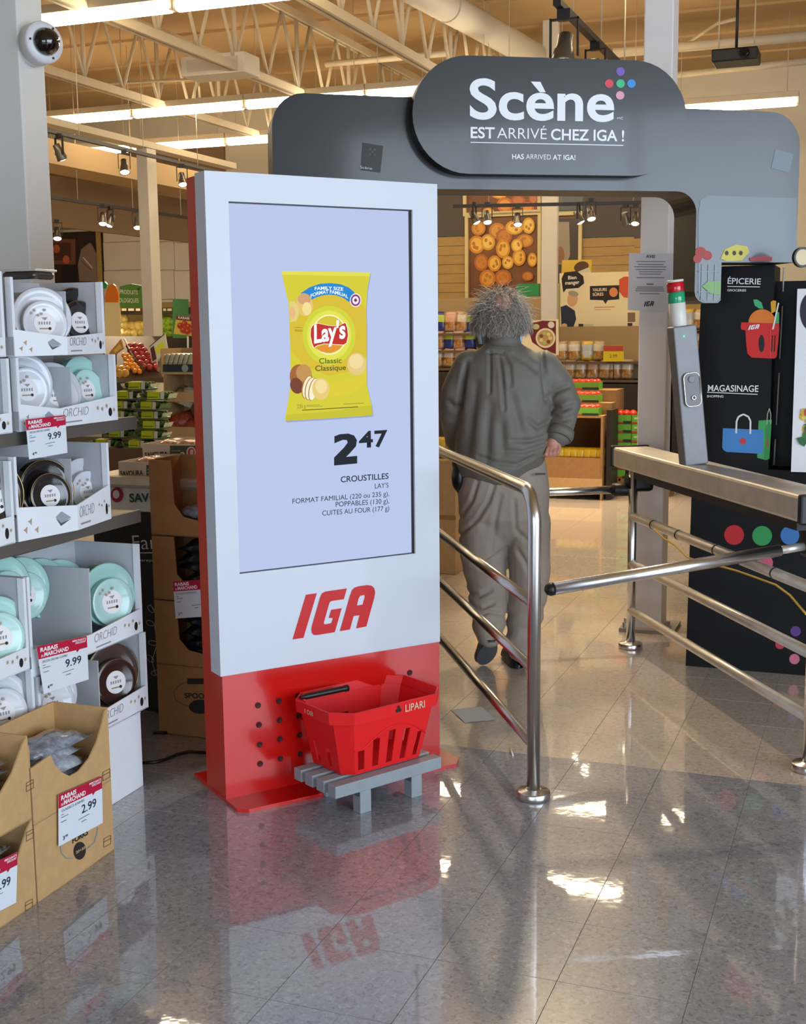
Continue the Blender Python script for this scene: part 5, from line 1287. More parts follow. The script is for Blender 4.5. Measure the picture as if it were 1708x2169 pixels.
for x, y, rx, rot in ((320, 1290, 9, .9), (338, 1300, 9, -.8), (318, 1320, 9, .4), (338, 1335, 10, -.5), (324, 1362, 10, 0.2), (340, 1392, 10, -.8), (318, 1395, 10, .8), (330, 1425, 10, -.2)):
    a = Art(FP); c_, s_ = math.cos(rot), math.sin(rot); a.path([(x + rx * math.cos(t) * c_ - 5 * math.sin(t) * s_, y + rx * math.cos(t) * s_ + 5 * math.sin(t) * c_) for t in [k * math.pi / 6 for k in range(13)]], 1.3, LF); a.build('leaf_outline', pt)
# tomato boxes
def savoura(px0, px1, py0, py1, sd, label):
    pl = Plane(B1 * sd, -B1); P0 = pl.px(px0, py1); P1 = pl.px(px1, py0)
    u0, u1 = (P0).dot(BN), (P1).dot(BN); z0, z1 = P0.z, P1.z
    t = thing('tomato_box', label, 'box', BN * (u0 + u1) / 2 + B1 * (sd + 0.15) + Z * z0)
    bx = lambda a0, a1, s0, s1, y0, y1: MB().box(BN * (a0 + a1) / 2 + B1 * (s0 + s1) / 2 + Z * (y0 + y1) / 2, (a1 - a0, s1 - s0, y1 - y0), (BN, B1, Z))
    wm_ = mat('box_cream', '#d8d2c8', 0.6)
    bx(u0, u1, sd, sd + 0.006, z0, z1).build('front_panel', wm_, t); bx(u0, u1, sd + 0.294, sd + 0.3, z0, z1 + 0.004).build('back_panel', wm_, t)
    bx(u0, u0 + 0.006, sd + 0.006, sd + 0.294, z0, z1).build('side_panel', wm_, t); bx(u1 - 0.006, u1, sd + 0.006, sd + 0.294, z0, z1).build('side_panel', wm_, t); bx(u0, u1, sd, sd + 0.3, z0, z0 + 0.005).build('bottom', wm_, t)
    return t, pl, z1, (u0, u1)
zt1 = ztop
b1_, pl1, z1_, uu1 = savoura(252, 420, 983, 1012, fs_ + 0.04, 'low cream SAVOURA tomato box at the table edge')
ptext('SAVOURA', pl1, (256, 1008), (304, 1006), 10.5, flat('#2c2a28'), b1_, bold=0.025); a = Art(pl1); a.rect(310, 985, 420, 1011, flat('#4a5a4c')); a.build('printed_strip', b1_); 
for y in (995, 1001): 
    a = Art(pl1, 0.002); a.line(312, y, 332, y, 1.2, flat('#b8b8ae')); a.build('printed_rule', b1_)
b2_, pl2, z2_, uu2 = savoura(303, 440, 943, 974, fs_ + 0.36, 'SAVOURA tomato box set back on the produce table')
ptext('SAVOURA', pl2, (308, 969), (356, 966), 10.5, flat('#2c2a28'), b2_, bold=0.025); a = Art(pl2); a.rect(360, 944, 430, 973, flat('#4a5a4c')); a.build('printed_strip', b2_)
for y in (955, 961):
    a = Art(pl2, 0.002); a.line(363, y, 383, y, 1.2, flat('#b8b8ae')); a.build('printed_rule', b2_)
ptext('a', pl2, (384, 966), (394, 965.5), 13, flat('#e8e4da'), b2_, bold=0.03, lift=0.003)
a = Art(pl2, 0.002); a.ell(405, 958, 10, 12, flat('#e8e0d8')); a.ell(405, 958, 7, 9, flat('#b03a48')); a.ell(406, 958, 4, 6, flat('#e8e0d8')); a.build('tomato_mark', b2_)
tomm = [wrap_mesh('tomato_pack', 0.15, 0.13, 0.06, mat('wrapped_tomatoes', '#b98a74', 0.15, coat=0.8, var=0.5, scale=60, bump=0.5, bscale=70), 40 + k, 0.006) for k in range(2)]
for (u0, u1), z, sd, w in ((uu1, z1_, fs_ + 0.04, 'edge'), (uu2, z2_, fs_ + 0.36, 'set back')):
    for k in range(3):
        put(tomm[k % 2], 'tomato_pack', BN * (u0 + 0.09 + k * 0.085) + B1 * (sd + 0.12) + Z * (z - 0.022), (0.1, 0.05, at_ + 0.2 * k), 'film wrapped tomato pack in the %s SAVOURA box' % w, 'tomatoes', 'tomato packs in the %s box' % w)
# dark table riser under the cucumbers
pq = thing('riser', 'dark brown riser carrying the cucumber packs', 'stand', BN * (fc + 0.2) + B1 * (fs_ + 1.3) + Z * ztop)
CS = fs_ + 1.05
cpl = Plane(B1 * CS, -B1); zr = cpl.px(290, 951).z
MB().box(BN * (cpl.px(285, 900).dot(BN)) + B1 * (CS + 0.25) + Z * ((ztop + zr) / 2), (0.36, 0.46, zr - ztop - 0.002), (BN, B1, Z)).build('riser_block', mat('riser_brown', '#3a2a20', 0.6), pq)
M_cuke = mat('cucumber_skin', '#3f5a24', 0.35, var=0.3, scale=30); M_film = mat('pack_film', '#7f9a5c', 0.12, coat=0.8, var=0.35, scale=30); M_lab = mat('label_lime', '#c9d820', 0.5); M_labw = mat('label_plain', '#dcdcd4', 0.5)
def cuke_proto():
    t = link('cucumber_pack', None); WORG[t] = Vec((0, 0, 0))
    MB().box((0, 0, 0.006), (0.15, 0.1, 0.012)).build('tray', mat('tray_green', '#4f6a34', 0.3, coat=0.5), t, bevel=0.004)
    for k in range(3):
        MB().tube([(-0.068, -0.032 + k * 0.032, 0.028), (-0.06, -0.032 + k * 0.032, 0.028), (0.06, -0.032 + k * 0.032, 0.028), (0.068, -0.032 + k * 0.032, 0.028)], 0.016, 10, rs=[0.008, 0.015, 0.015, 0.008]).build('cucumber', M_cuke, t)
    for sg in (-1, 1):
        MB().add([(sg * 0.074, -0.046, 0.012), (sg * 0.074, 0.046, 0.012), (sg * 0.086, 0.05, 0.034), (sg * 0.086, -0.05, 0.034)], [(0, 1, 2, 3)], M_film).build('film_crimp', None, t)
    l = MB().add([(-0.04, -0.0505, 0.006), (0.03, -0.0505, 0.006), (0.03, -0.047, 0.042), (-0.04, -0.047, 0.042), (-0.04, -0.01, 0.0455), (0.03, -0.01, 0.0455)], [(0, 1, 2, 3), (3, 2, 5, 4)], M_lab).build('label_band', None, t)
    MB().add([(-0.035, -0.0512, 0.014), (0.02, -0.0512, 0.014), (0.02, -0.0508, 0.018), (-0.035, -0.0508, 0.018)], [(0, 1, 2, 3)], flat('#6a7418')).build('label_print', None, l)
    MB().add([(0.033, -0.0505, 0.006), (0.055, -0.0505, 0.006), (0.055, -0.047, 0.042), (0.033, -0.047, 0.042)], [(0, 1, 2, 3)], M_labw).build('barcode_label', None, t)
    return t
cpk = cuke_proto(); az2 = math.atan2(BN.y, BN.x)
def q8(x, y): return (200 + x / 5.164, 540 + y / 5.164)
cl = [(180, 0, 0), (540, 0, 0), (330, 1, .03), (680, 1, 0), (360, 2, .02), (700, 2, .02), (330, 3, 0), (690, 3, .03), (360, 4, .02), (690, 4, .0), (430, 5, .03), (760, 5, .02), (560, 6, .02)]
for i, (x, y, d) in enumerate(cl):
    pl = Plane(B1 * (CS + 0.05 + d), -B1); p = pl.px(*q8(x - 45, 1800))
    p.z = zr + 0.001 + 0.0495 * y
    rot = (0, 0, az2 + random.uniform(-.1, .1))
    lab = 'lime labelled cucumber pack in the pile behind the shelving'
    if i == 0: cpk.location = p; cpk.rotation_euler = rot; tag(cpk, lab, 'cucumbers', 'piled cucumber packs')
    else:
        o = copy_tree(cpk, p, rot, lab, 'piled cucumber packs'); o['category'] = 'cucumbers'
# ================================================================ produce department, left of the kiosk
def CPL(Y, px=300): return Plane(on_y(px, 800, Y), -B1)
def board(name, plane, pts, m, label, cat, th=0.012, group=None):
    """flat board given by pixel corners (counter-clockwise from lower left)"""
    t = thing(name, label, cat, plane.px(*pts[0]), group)
    P = [plane.px(*p) for p in pts]; nrm = Vec((0, 0, 0))
    for i in range(len(P)): nrm += P[i].cross(P[(i + 1) % len(P)])
    if nrm.dot(plane.n) < 0: P.reverse()
    MB().prism(P, -plane.n * th, m).build('panel', None, t); return t
def cbox(plane, px0, px1, py0, py1, dep, m=None, mb=None, lift=0.0):
    """box standing behind a plane, front face given in pixels"""
    u0, z1 = plane.uz(px0, (py0 + py1) / 2)[0], plane.uz((px0 + px1) / 2, py0)[1]; u1, z0 = plane.uz(px1, (py0 + py1) / 2)[0], plane.uz((px0 + px1) / 2, py1)[1]
    mb = mb or MB(); return mb.box(plane.at((u0 + u1) / 2, (z0 + z1) / 2, lift - dep / 2), (u1 - u0, dep, z1 - z0), (plane.u, plane.n, Z), m)
rn = random.Random(11)
P11 = CPL(11.4, 280); P12 = CPL(12.9, 280)
M_binw = mat('bin_brown', '#4a3524', 0.6)
# sloping fruit bin
fbin = thing('fruit_bin', 'brown sloping fruit bin holding peaches, oranges and mangoes', 'bin', P11.px(300, 900))
slope = lambda px, py, d=0.0: on_y(px, py, 11.0 + (880 - py) / 200 * 1.4 + d)
bz = [slope(222, 800, .06), slope(372, 800, .06), slope(345, 712, .06), slope(222, 712, .06)]
MB().prism(bz, Vec((0, 0.1, -0.05)), M_binw).build('bin_floor', None, fbin)
MB().tube([slope(264, 718, -.02), slope(285, 760, -.02), slope(305, 785, -.02)], 0.012, 6).build('bin_divider', M_binw, fbin)
MB().box(P11.px(290, 990) + Vec((0, 0.2, 0)), (0.5, 0.5, 0.9), (BN, B1, Z)).build('bin_base', M_binw, fbin)
def fruit_mesh(name, r, m, sq=0.9): return MB().sphere((0, 0, 0), r, 12, 8, None, None, (r, r, r * sq)).mesh(name, m)
fm = {'peach': fruit_mesh('peach', 0.034, mat('peach_skin', '#9c2a24', 0.4, var=0.35, scale=22, rand=0.15)), 'orange': fruit_mesh('orange', 0.026, mat('orange_peel', '#e08a1c', 0.4, rand=0.1)), 'mango': fruit_mesh('mango', 0.04, mat('mango_skin', '#c9963c', 0.4, var=0.25, scale=15, rand=0.1), 0.7), 'tomato': fruit_mesh('tomato', 0.036, mat('tomato_skin', '#c8321c', 0.28, rand=0.12), 0.85)}
def inpoly(x, y, poly):
    c = False
    for i in range(len(poly)):
        (x1, y1), (x2, y2) = poly[i], poly[i - 1]
        if (y1 > y) != (y2 > y) and x < (x2 - x1) * (y - y1) / (y2 - y1) + x1: c = not c
    return c
def heap(kind, poly, step, label, group, cat, jz=0.0):
    x0, x1 = min(p[0] for p in poly), max(p[0] for p in poly); y0, y1 = min(p[1] for p in poly), max(p[1] for p in poly)
    y = y0; r = 0
    while y <= y1:
        x = x0 + (step / 2 if r % 2 else 0)
        while x <= x1:
            if inpoly(x, y, poly):
                o = link(kind, fm[kind], None, slope(x + rn.uniform(-1, 1), y + rn.uniform(-1, 1), rn.uniform(-.02, .01))); o.rotation_euler = (rn.random() * 6, rn.random() * 6, rn.random() * 6); tag(o, label, cat, group)
            x += step
        y += step * 0.72; r += 1
heap('peach', [(268, 726), (306, 724), (336, 776), (330, 786), (306, 782)], 12.5, 'dark red peach in the sloping fruit bin', 'red peaches in the fruit bin', 'peach')
heap('orange', [(262, 752), (272, 752), (300, 780), (296, 788), (262, 784), (266, 770)], 9.5, 'small orange in the heap beside the peaches', 'oranges in the fruit bin', 'orange')
heap('mango', [(240, 775), (262, 772), (276, 790), (240, 800)], 13, 'yellow mango at the foot of the fruit bin', 'mangoes in the fruit bin', 'mango')
# signs
t = board('shelf_sign', P11, [(316, 735), (322, 768), (356, 744), (349, 706)], mat('sign_cream', '#d8d4b8', 0.5), 'tilted price sign standing in the peaches', 'sign')
a = Art(P11, 0.0015); a.poly([(328, 738), (333, 752), (350, 738), (345, 722)], flat('#d8d838')); a.poly([(318, 738), (326, 732), (332, 760), (323, 766)], flat('#5a2a30')); a.line(316, 735, 349, 707, 1.6, flat('#3a2a28')); a.build('sign_print', t)
MB().tube([P11.px(336, 765), P11.px(336, 790)], 0.006, 6).build('sign_stake', M_track, t)
t = board('shelf_sign', P11, [(231, 748), (238, 757), (262, 738), (256, 718)], mat('sign_orange', '#b8823a', 0.5), 'small brown price sign above the mangoes', 'sign')
a = Art(P11, 0.0015); a.poly([(240, 742), (244, 748), (258, 737), (254, 728)], flat('#d8b858')); a.build('sign_print', t)
MB().tube([P11.px(246, 750), P11.px(246, 775)], 0.006, 6).build('sign_stake', M_track, t)
# orange slice topper on a cream board
t = board('promo_board', P12, [(222, 718), (256, 720), (254, 641), (222, 639)], mat('board_cream', '#e0cf9a', 0.5), 'cream board topped with an orange slice cut-out', 'sign')
MB().prism([P12.px(x, y, 0.01) for x, y in [(223, 640)] + [(250.5, 640.5)] + [(237 + 14 * math.cos(math.radians(k)), 632 - 31 * math.sin(math.radians(k))) for k in range(0, 181, 20)]], -P12.n * 0.02, mat('slice_orange', '#d9741c', 0.45)).build('orange_slice', None, t)
MB().prism([P12.px(x, y, 0.012) for x, y in [(214, 607), (216, 600), (222, 597), (227, 602), (226, 610), (220, 612)][::-1]], -P12.n * 0.02, mat('leaf_green', '#2f8a4a', 0.45)).build('leaf', None, t)
MB().box(P12.px(238, 760, -0.03) , (0.2, 0.03, 0.36), (P12.u, P12.n, Z)).build('stand', M_binw, t)
t = board('hanging_sign', P12, [(254, 652), (303, 652), (303, 607), (296, 604), (278, 601), (260, 605), (253, 607)], mat('sign_leaf_green', '#5d8f3e', 0.5), 'green organic produce sign with white lettering', 'sign')
ptext('PRODUITS', P12, (254, 622), (292, 624), 9, flat('#e4ecd0'), t, bold=0.01); ptext('BIOLOGIQUES', P12, (246.5, 640), (294, 641), 9, flat('#e4ecd0'), t, bold=0.01)
a = Art(P12, 0.0015); a.poly([(289, 612), (297, 608), (295, 616)], flat('#2f5a24')); a.build('leaf_print', t)
# vegetable wall shelves
M_rack = mat('rack_black', '#221c18', 0.5)
P13 = CPL(13.4, 280)
t = thing('vegetable_rack', 'dark refrigerated rack of onions and lettuce', 'rack', P13.px(300, 1000))
for y in (660, 713): cbox(P13, 250, 420, y, y + 5, 0.35).build('rack_shelf', M_rack, t)
cbox(P13, 250, 420, 652, 660, 0.05).build('price_rail', M_rack, t); cbox(P13, 245, 425, 718, 1000, 0.5).build('rack_base', M_rack, t)
cbox(P13.off(-0.4), 245, 425, 640, 720, 0.04).build('rack_back', mat('rack_back', '#8d7a4c', 0.6), t)
for k, (x0, x1) in enumerate(((258, 268), (272, 284), (288, 297), (346, 352), (355, 364))): cbox(P13, x0, x1, 653.5, 658.5, 0.052, lift=0.002).build('price_tag', flat('#c8c0b0'), t)
om = MB().sphere((0, 0, 0), 0.06, 12, 8, None, None, (0.06, 0.06, 0.05)).mesh('onion', mat('onion_skin', '#d9c67c', 0.4, var=0.2, scale=20, rand=0.1))
for k in range(9):
    x, y = 262 + (k % 4) * 13 + (6 if k // 4 == 1 else 0), 706 - (k // 4) * 16
    o = link('onion', om, None, P13.px(x, y, -0.1 - 0.0 * k)); tag(o, 'large pale onion on the vegetable rack', 'onion', 'onions on the rack'); o.rotation_euler = (rn.random(), rn.random(), rn.random())
lm_ = MB()
lm_.sphere((0, 0, 0), 0.06, 14, 9, None, None, (0.06, 0.06, 0.055))
lmm = lm_.mesh('lettuce', mat('lettuce_leaf', '#8fb432', 0.45, var=0.5, scale=24, bump=0.6, bscale=30))
for v in lmm.vertices: v.co += v.co.normalized() * 0.018 * noise.noise(v.co * 40)
for k in range(6):
    x, y = 349 + (k % 2) * 11, 706 - (k // 2) * 13
    o = link('lettuce', lmm, None, P13.px(x, y, -0.1)); tag(o, 'bright green lettuce head between column and green panel', 'lettuce', 'lettuce heads on the rack'); o.rotation_euler = (rn.random(), rn.random(), rn.random())
t = board('promo_board', P12, [(366, 716), (398, 716), (398, 634), (366, 633)], mat('panel_green', '#3f7d44', 0.5), 'plain dark green panel beside the kiosk edge', 'sign')
t = board('shelf_sign', P11.off(0.6), [(368, 707), (410, 712), (412, 672), (374, 668)], mat('tomato_sign', '#d9b84a', 0.5), 'price sign with a tomato picture beside the kiosk', 'sign')
a = Art(P11.off(0.6), 0.0015); a.poly([(374, 668), (412, 672), (412, 681), (373, 677)], flat('#7a2a30'))
for x, y in ((382, 690), (391, 686), (399, 692), (388, 699), (397, 702), (406, 698)): a.ell(x, y, 6.5, 6.5, flat('#b03a20')); a.ell(x - 1.5, y - 2, 2, 2, flat('#d87858'))
a.build('tomato_print', t); ptext('RABAIS', P11.off(0.6), (378, 675), (402, 677), 5, flat('#f0e8d8'), t, bold=0.02, lift=0.004)
MB().tube([P11.px(398, 712, 0.6), P11.px(398, 760, 0.6)], 0.008, 6).build('sign_stake', flat('#d8d4cc'), t)
# herb trays and open cartons stacked against the kiosk edge
P8 = CPL(8.6, 370)
def tray_box(plane, px0, px1, py0, py1, dep, label, m, name='open_carton'):
    t = thing(name, label, 'carton', plane.px((px0 + px1) / 2, py1))
    u0, z1 = plane.uz(px0, (py0 + py1) / 2)[0], plane.uz((px0 + px1) / 2, py0)[1]; u1, z0 = plane.uz(px1, (py0 + py1) / 2)[0], plane.uz((px0 + px1) / 2, py1)[1]
    h = z1 - z0; th = 0.006
    bx = lambda a0, a1, d0, d1, y0, y1, nm, mm=m: MB().box(plane.at((a0 + a1) / 2, (y0 + y1) / 2, -(d0 + d1) / 2), (a1 - a0, d1 - d0, y1 - y0), (plane.u, plane.n, Z)).build(nm, mm, t)
    bx(u0, u1, 0, dep, z0, z0 + th, 'bottom'); bx(u0, u1, dep - th, dep, z0 + th, z1, 'back_panel'); bx(u0, u0 + th, th, dep - th, z0 + th, z1, 'side_panel'); bx(u1 - th, u1, th, dep - th, z0 + th, z1, 'side_panel'); bx(u0, u1, 0, th, z0 + th, z0 + h * 0.36, 'front_lip')
    return t, (u0, u1, z0, z1)
zA = P8.px(380, 933).z
t = thing('carton_stand', 'brown carton plinth under the open vegetable cartons', 'stand', P8.px(385, 1200)); cbox(P8, 338, 440, 936, 1240, 0.3).build('plinth', M_card_d, t)
tA, dA = tray_box(P8, 346, 440, 852, 934, 0.28, 'lower open carton with red netted vegetables', M_card)
tB, dB = tray_box(P8, 346, 440, 794, 851, 0.28, 'middle open carton with film wrapped vegetables', M_card)
tC, dC_ = tray_box(P8, 340, 440, 738, 793, 0.28, 'upper carton with packed herb sleeves and a dark label', M_card)
a = Art(P8.off(0.0)); a.rect(345, 772, 440, 788, flat('#2c3238')); a.build('label_strip', tC); a = Art(P8, 0.002); a.ell(392, 780, 7, 8, flat('#9aa49a')); a.build('label_picture', tC)
for k in range(7):
    p = P8.px(350 + k * 10, 768, -0.1); o = link('herb_sleeve', MB().box((0, 0, 0), (0.028, 0.12, 0.13)).mesh('herb_sleeve', mat('herb_sleeve', '#b8b48c', 0.25, var=0.4, scale=25, coat=0.4), None, 0.004), None, p); o.rotation_euler = (0, 0.35, ang_t); tag(o, 'clear herb sleeve leaning in the upper carton', 'herbs', 'herb sleeves in the carton')
vm = [wrap_mesh('vegetable_bag', 0.17, 0.14, 0.09, mat('green_onion_film', '#c9c4a4', 0.15, var=0.4, scale=30, coat=0.7), 60, 0.012), wrap_mesh('vegetable_bag', 0.17, 0.15, 0.1, mat('red_net', '#a8442c', 0.4, var=0.5, scale=60), 61, 0.012)]
for k, (x, y, i) in enumerate(((392, 842, 0), (412, 838, 0), (372, 908, 1), (400, 912, 1), (388, 896, 1))):
    o = link('vegetable_bag', vm[i], None, P8.px(x, y, -0.13)); o.rotation_euler = (0.7 + 0.2 * k, 0.3, ang_t + k); tag(o, ('film wrapped vegetable bag in the middle carton', 'red netted vegetable bag in the lower carton')[i], 'vegetables', ('wrapped bags in the middle carton', 'net bags in the lower carton')[i])
# floor cable
pts = [on_z(x, y, 0.006) for x, y in ((300, 1616), (330, 1614), (352, 1608), (375, 1598), (400, 1592), (440, 1594))]
o = MB().tube(pts, 0.006, 8).build('power_cable', M_black, None, pts[0]); tag(o, 'black power cable on the floor behind the kiosk', 'cable')
pts = [on_z(x, y, 0.006) for x, y in ((318, 1500), (335, 1508), (356, 1522), (364, 1538), (352, 1552), (325, 1552))]
o = MB().tube(pts, 0.006, 8).build('power_cable', M_black, None, pts[0]); tag(o, 'black cable loop on the floor by the spoon tower', 'cable')

# ================================================================ beyond the gate
PQ = CPL(12.2, 1230)
# long dark base shelving under everything at the back
P14 = CPL(14.6, 1230); P135 = CPL(13.6, 1260)
t = thing('promo_wall', 'cream promotional wall board with a chef cut-out and speech bubbles', 'sign', P135.px(1265, 1100))
cbox(P135, 1185, 1410, 576, 716, 0.05).build('board', mat('promo_cream', '#f0dca8', 0.5), t)
cbox(P135.off(-0.05), 1186, 1410, 716, 1060, 0.04).build('board_post', mat('promo_lower', '#c9ac74', 0.6), t)
cbox(P135, 1181, 1187, 600, 720, 0.06).build('slotted_strip', mat('strip_metal', '#b8a868', 0.4, 0.3), t)
a = Art(P135)
a.poly([(1190, 590), (1196, 577), (1222, 574), (1236, 585), (1238, 600), (1226, 610), (1200, 612), (1194, 620), (1192, 610)], flat('#241c1a')); a.build('dark_bubble', t)
ptext('Bien', P135, (1204, 592), (1222, 591), 8, flat('#f4ead8'), t, bold=0.02, lift=0.003); ptext('manger', P135, (1198, 603), (1228, 601), 8, flat('#f4ead8'), t, bold=0.02, lift=0.003)
a = Art(P135); a.poly([(1250, 606), (1312, 604), (1312, 634), (1288, 636), (1283, 644), (1278, 636), (1250, 635)], flat('#241c1a')); a.ell(1300, 619, 9, 10, flat('#e08a4a')); a.build('value_bubble', t)
ptext('VALEURS', P135, (1256, 617), (1286, 616), 6.5, flat('#f4d8b0'), t, bold=0.02, lift=0.004); ptext('SÛRES', P135, (1256, 627), (1279, 626), 6.5, flat('#f4d8b0'), t, bold=0.02, lift=0.004)
a = Art(P135); a.poly([(1312, 592), (1322, 586), (1345, 586), (1345, 632), (1322, 630), (1312, 618)], flat('#d8552c')); a.build('red_bubble', t)
a = Art(P135); a.line(1260, 651, 1302, 650, 1.6, flat('#c8743c')); a.line(1260, 656, 1294, 655.5, 1.4, flat('#d89a5c')); a.build('printed_rule', t)
a = Art(P135); a.poly([(1188, 650), (1200, 646), (1218, 658), (1221, 676), (1212, 702), (1200, 698), (1190, 700)], flat('#2a2c40')); a.ell(1213, 634, 11, 16, flat('#d9a878'), rot=0.15); a.ell(1215, 622, 11, 6, flat('#a89a84'), rot=0.2); a.ell(1196, 690, 6, 5, flat('#e0b48c')); a.build('chef_print', t)
a = Art(P135); a.rect(1226, 686, 1257, 708, flat('#d8c8a0')); a.rect(1226, 686, 1236, 708, flat('#3a2c28')); a.build('small_tag', t)
a = Art(P135); a.rect(1330, 662, 1346, 682, flat('#8a6a4c')); a.rect(1330, 684, 1340, 702, flat('#3a2c28')); a.build('small_tag', t)
t = board('poster', P135.off(-0.2), [(1189, 592), (1253, 592), (1254, 550), (1191, 551)], mat('poster_yellow', '#d8b23c', 0.5), 'yellow meat poster above the cream promotional board', 'poster')
a = Art(P135.off(-0.2)); a.ell(1232, 565, 16, 11, flat('#5a3a24'), rot=-0.3); a.poly([(1214, 580), (1248, 566), (1253, 578), (1226, 590)], flat('#d8d0b0')); a.build('meat_print', t)
MB().tube([P135.px(1222, 592, -0.21), P135.px(1222, 640, -0.21)], 0.01, 6).build('poster_stake', M_track, t)
P126 = CPL(12.6, 1150)
t = board('poster', P126, [(1104, 752), (1184, 752), (1183, 676), (1104, 680)], mat('recipe_cream', '#e8d8b0', 0.5), 'recipe poster with a bowl on maroon beside the grey haired man', 'poster')
a = Art(P126); a.poly([(1120, 700), (1128, 684), (1150, 679), (1178, 680), (1178, 750), (1150, 740), (1128, 725)], flat('#6a1c24')); a.ell(1156, 716, 21, 21, flat('#e0d0a8')); a.ell(1156, 716, 17, 17, flat('#b8925c'))
for k in range(7): a.ell(1156 + 10 * math.cos(k * .9), 716 + 10 * math.sin(k * .9), 4, 4, flat(('#d8c878', '#7a4a28', '#a8b46a')[k % 3]))
a.ell(1136, 692, 7, 6, flat('#b8b478')); a.ell(1168, 688, 7, 7, flat('#d8cdb8')); a.build('bowl_print', t)
MB().tube([P126.px(1150, 752, -0.02), P126.px(1150, 1060, -0.02)], 0.012, 6).build('poster_pole', M_track, t)
P15 = CPL(15.0, 1100)
t = thing('header_board', 'green header panel beside the back column', 'sign', P15.px(1118, 655)); cbox(P15, 1094, 1142, 601, 652, 0.06).build('panel', mat('header_green', '#2f8a4e', 0.5), t); cbox(P15.off(-0.01), 1114, 1120, 652, 720, 0.03).build('post', M_track, t)
# display shelves for bags
def gondola(plane, px0, px1, tops, base, label, dep=0.4):
    t = thing('display_shelf', label, 'shelf', plane.px((px0 + px1) / 2, base))
    for y in tops: cbox(plane, px0, px1, y, y + 5, dep).build('shelf_board', mat('shelf_brown', '#6a4f34', 0.6), t)
    cbox(plane.off(-dep), px0, px1, tops[0] - 75, base, 0.03).build('shelf_back', mat('shelf_back_tan', '#a88a5c', 0.6), t)
    cbox(plane, px0, px1, tops[-1] + 8, base, dep - 0.05).build('shelf_base', mat('shelf_base_dark', '#3a2a20', 0.6), t)
    return t
PG = CPL(13.0, 1260)
gondola(PG, 1176, 1420, (766, 805), 1020, 'brown display shelf of bagged snacks under the cream board', 0.4)
PGL = CPL(14.0, 960)
gondola(PGL, 900, 1180, (705, 742, 780), 1020, 'brown display shelf of bagged snacks left of the man', 0.45)
def bag_mesh(name, body, label_c, win):
    mb = MB(); w, h, d = 0.125, 0.175, 0.05
    nx, nz = 5, 7; mb2 = []
    for sgn in (-1, 1):
        vs = []; fs = []
        for i in range(nx):
            for k in range(nz):
                x, z = i / (nx - 1) * 2 - 1, k / (nz - 1)
                e = max(0, (1 - abs(x) ** 2.5)) ** .5 * (1 - abs(2 * z - 1) ** 5)
                vs.append(Vec((x * w / 2 * (1 - 0.06 * math.sin(math.pi * z)), sgn * d / 2 * e, z * h)))
        for i in range(nx - 1):
            for k in range(nz - 1):
                f = (i * nz + k, (i + 1) * nz + k, (i + 1) * nz + k + 1, i * nz + k + 1); f = f if sgn < 0 else f[::-1]
                m = body if sgn > 0 else (label_c if k in (3, 4) else (win if (k in (1, 2) and 0 < i < 3) or k == 2 else body))
                mb.add([vs[q] for q in f], [(0, 1, 2, 3)], m, True)
    return mb.mesh(name, None, weld=True)
M_nut = mat('bag_window_nuts', '#b8803c', 0.3, var=0.6, scale=60, coat=0.5); M_bagw = mat('bag_cream', '#d8c8b0', 0.35, coat=0.4); M_bagl = mat('bag_label', '#c8b6a0', 0.4)
bm1 = bag_mesh('snack_bag', mat('bag_kraft', '#b89a70', 0.35, coat=0.4), M_bagw, M_nut); bm2 = bag_mesh('snack_bag', mat('bag_yellow', '#d8b03c', 0.35, coat=0.4), mat('bag_silver', '#b8b8b4', 0.3), mat('bag_silver2', '#c8c8c4', 0.3)); bm3 = bag_mesh('snack_bag', mat('bag_blue', '#2c3a8a', 0.3, coat=0.5), mat('bag_lime', '#b8c84a', 0.4), mat('bag_navy', '#243070', 0.3, coat=0.5)); bm4 = bag_mesh('snack_bag', mat('bag_pink', '#c89a80', 0.35, coat=0.4), mat('bag_peach', '#d8a884', 0.4), M_nut)
def bags(plane, y, xs, meshes, label, group, sc=1.0, lift=-0.08):
    for k, x in enumerate(xs):
        o = link('snack_bag', meshes[k % len(meshes)], None, plane.px(x, y, lift)); o.rotation_euler = (rn.uniform(-.1, .02), rn.uniform(-.06, .06), ang_t + rn.uniform(-.12, .12)); o.scale = (sc * 1.12, sc, sc * 1.2); tag(o, label, 'snack bag', group)
bags(PG, 765, (1190, 1217, 1244, 1268), [bm1, bm1, bm2], 'upright snack bag on the upper shelf below the cream board', 'snack bags on the upper shelf')
bags(PG, 804, (1184, 1206, 1230, 1256, 1280, 1304, 1328), [bm1, bm1, bm1, bm4], 'upright snack bag on the lower shelf below the cream board', 'snack bags on the lower shelf')
bags(PGL, 704, (932, 955, 978, 1002), [bm3, bm4, bm1], 'colourful bag on the top shelf left of the man', 'bags on the top left shelf', 1.1)
bags(PGL, 741, (928, 950, 972, 996), [bm4, bm3], 'peach or blue bag on the middle shelf left of the man', 'bags on the middle left shelf', 1.1)
bags(PGL, 779, (926, 950, 975, 1000, 1090, 1112, 1136), [bm1, bm1, bm4], 'cream labelled bag on the low shelf around the man', 'bags on the low left shelf', 1.1)
t = board('shelf_sign', PG.off(0.06), [(1278, 766), (1322, 765), (1321, 731), (1279, 732)], mat('sale_yellow', '#e0c020', 0.5), 'yellow sale sign clipped to the snack shelf', 'sign')
a = Art(PG.off(0.06)); a.rect(1279, 732, 1321, 744, flat('#b8442c')); a.build('red_strip', t); ptext('2.99', PG.off(0.06), (1292, 758), (1308, 757), 7, flat('#5a4a18'), t)
MB().tube([PG.px(1300, 766, 0.05), PG.px(1300, 806, 0.05)], 0.005, 6).build('sign_stake', M_track, t)
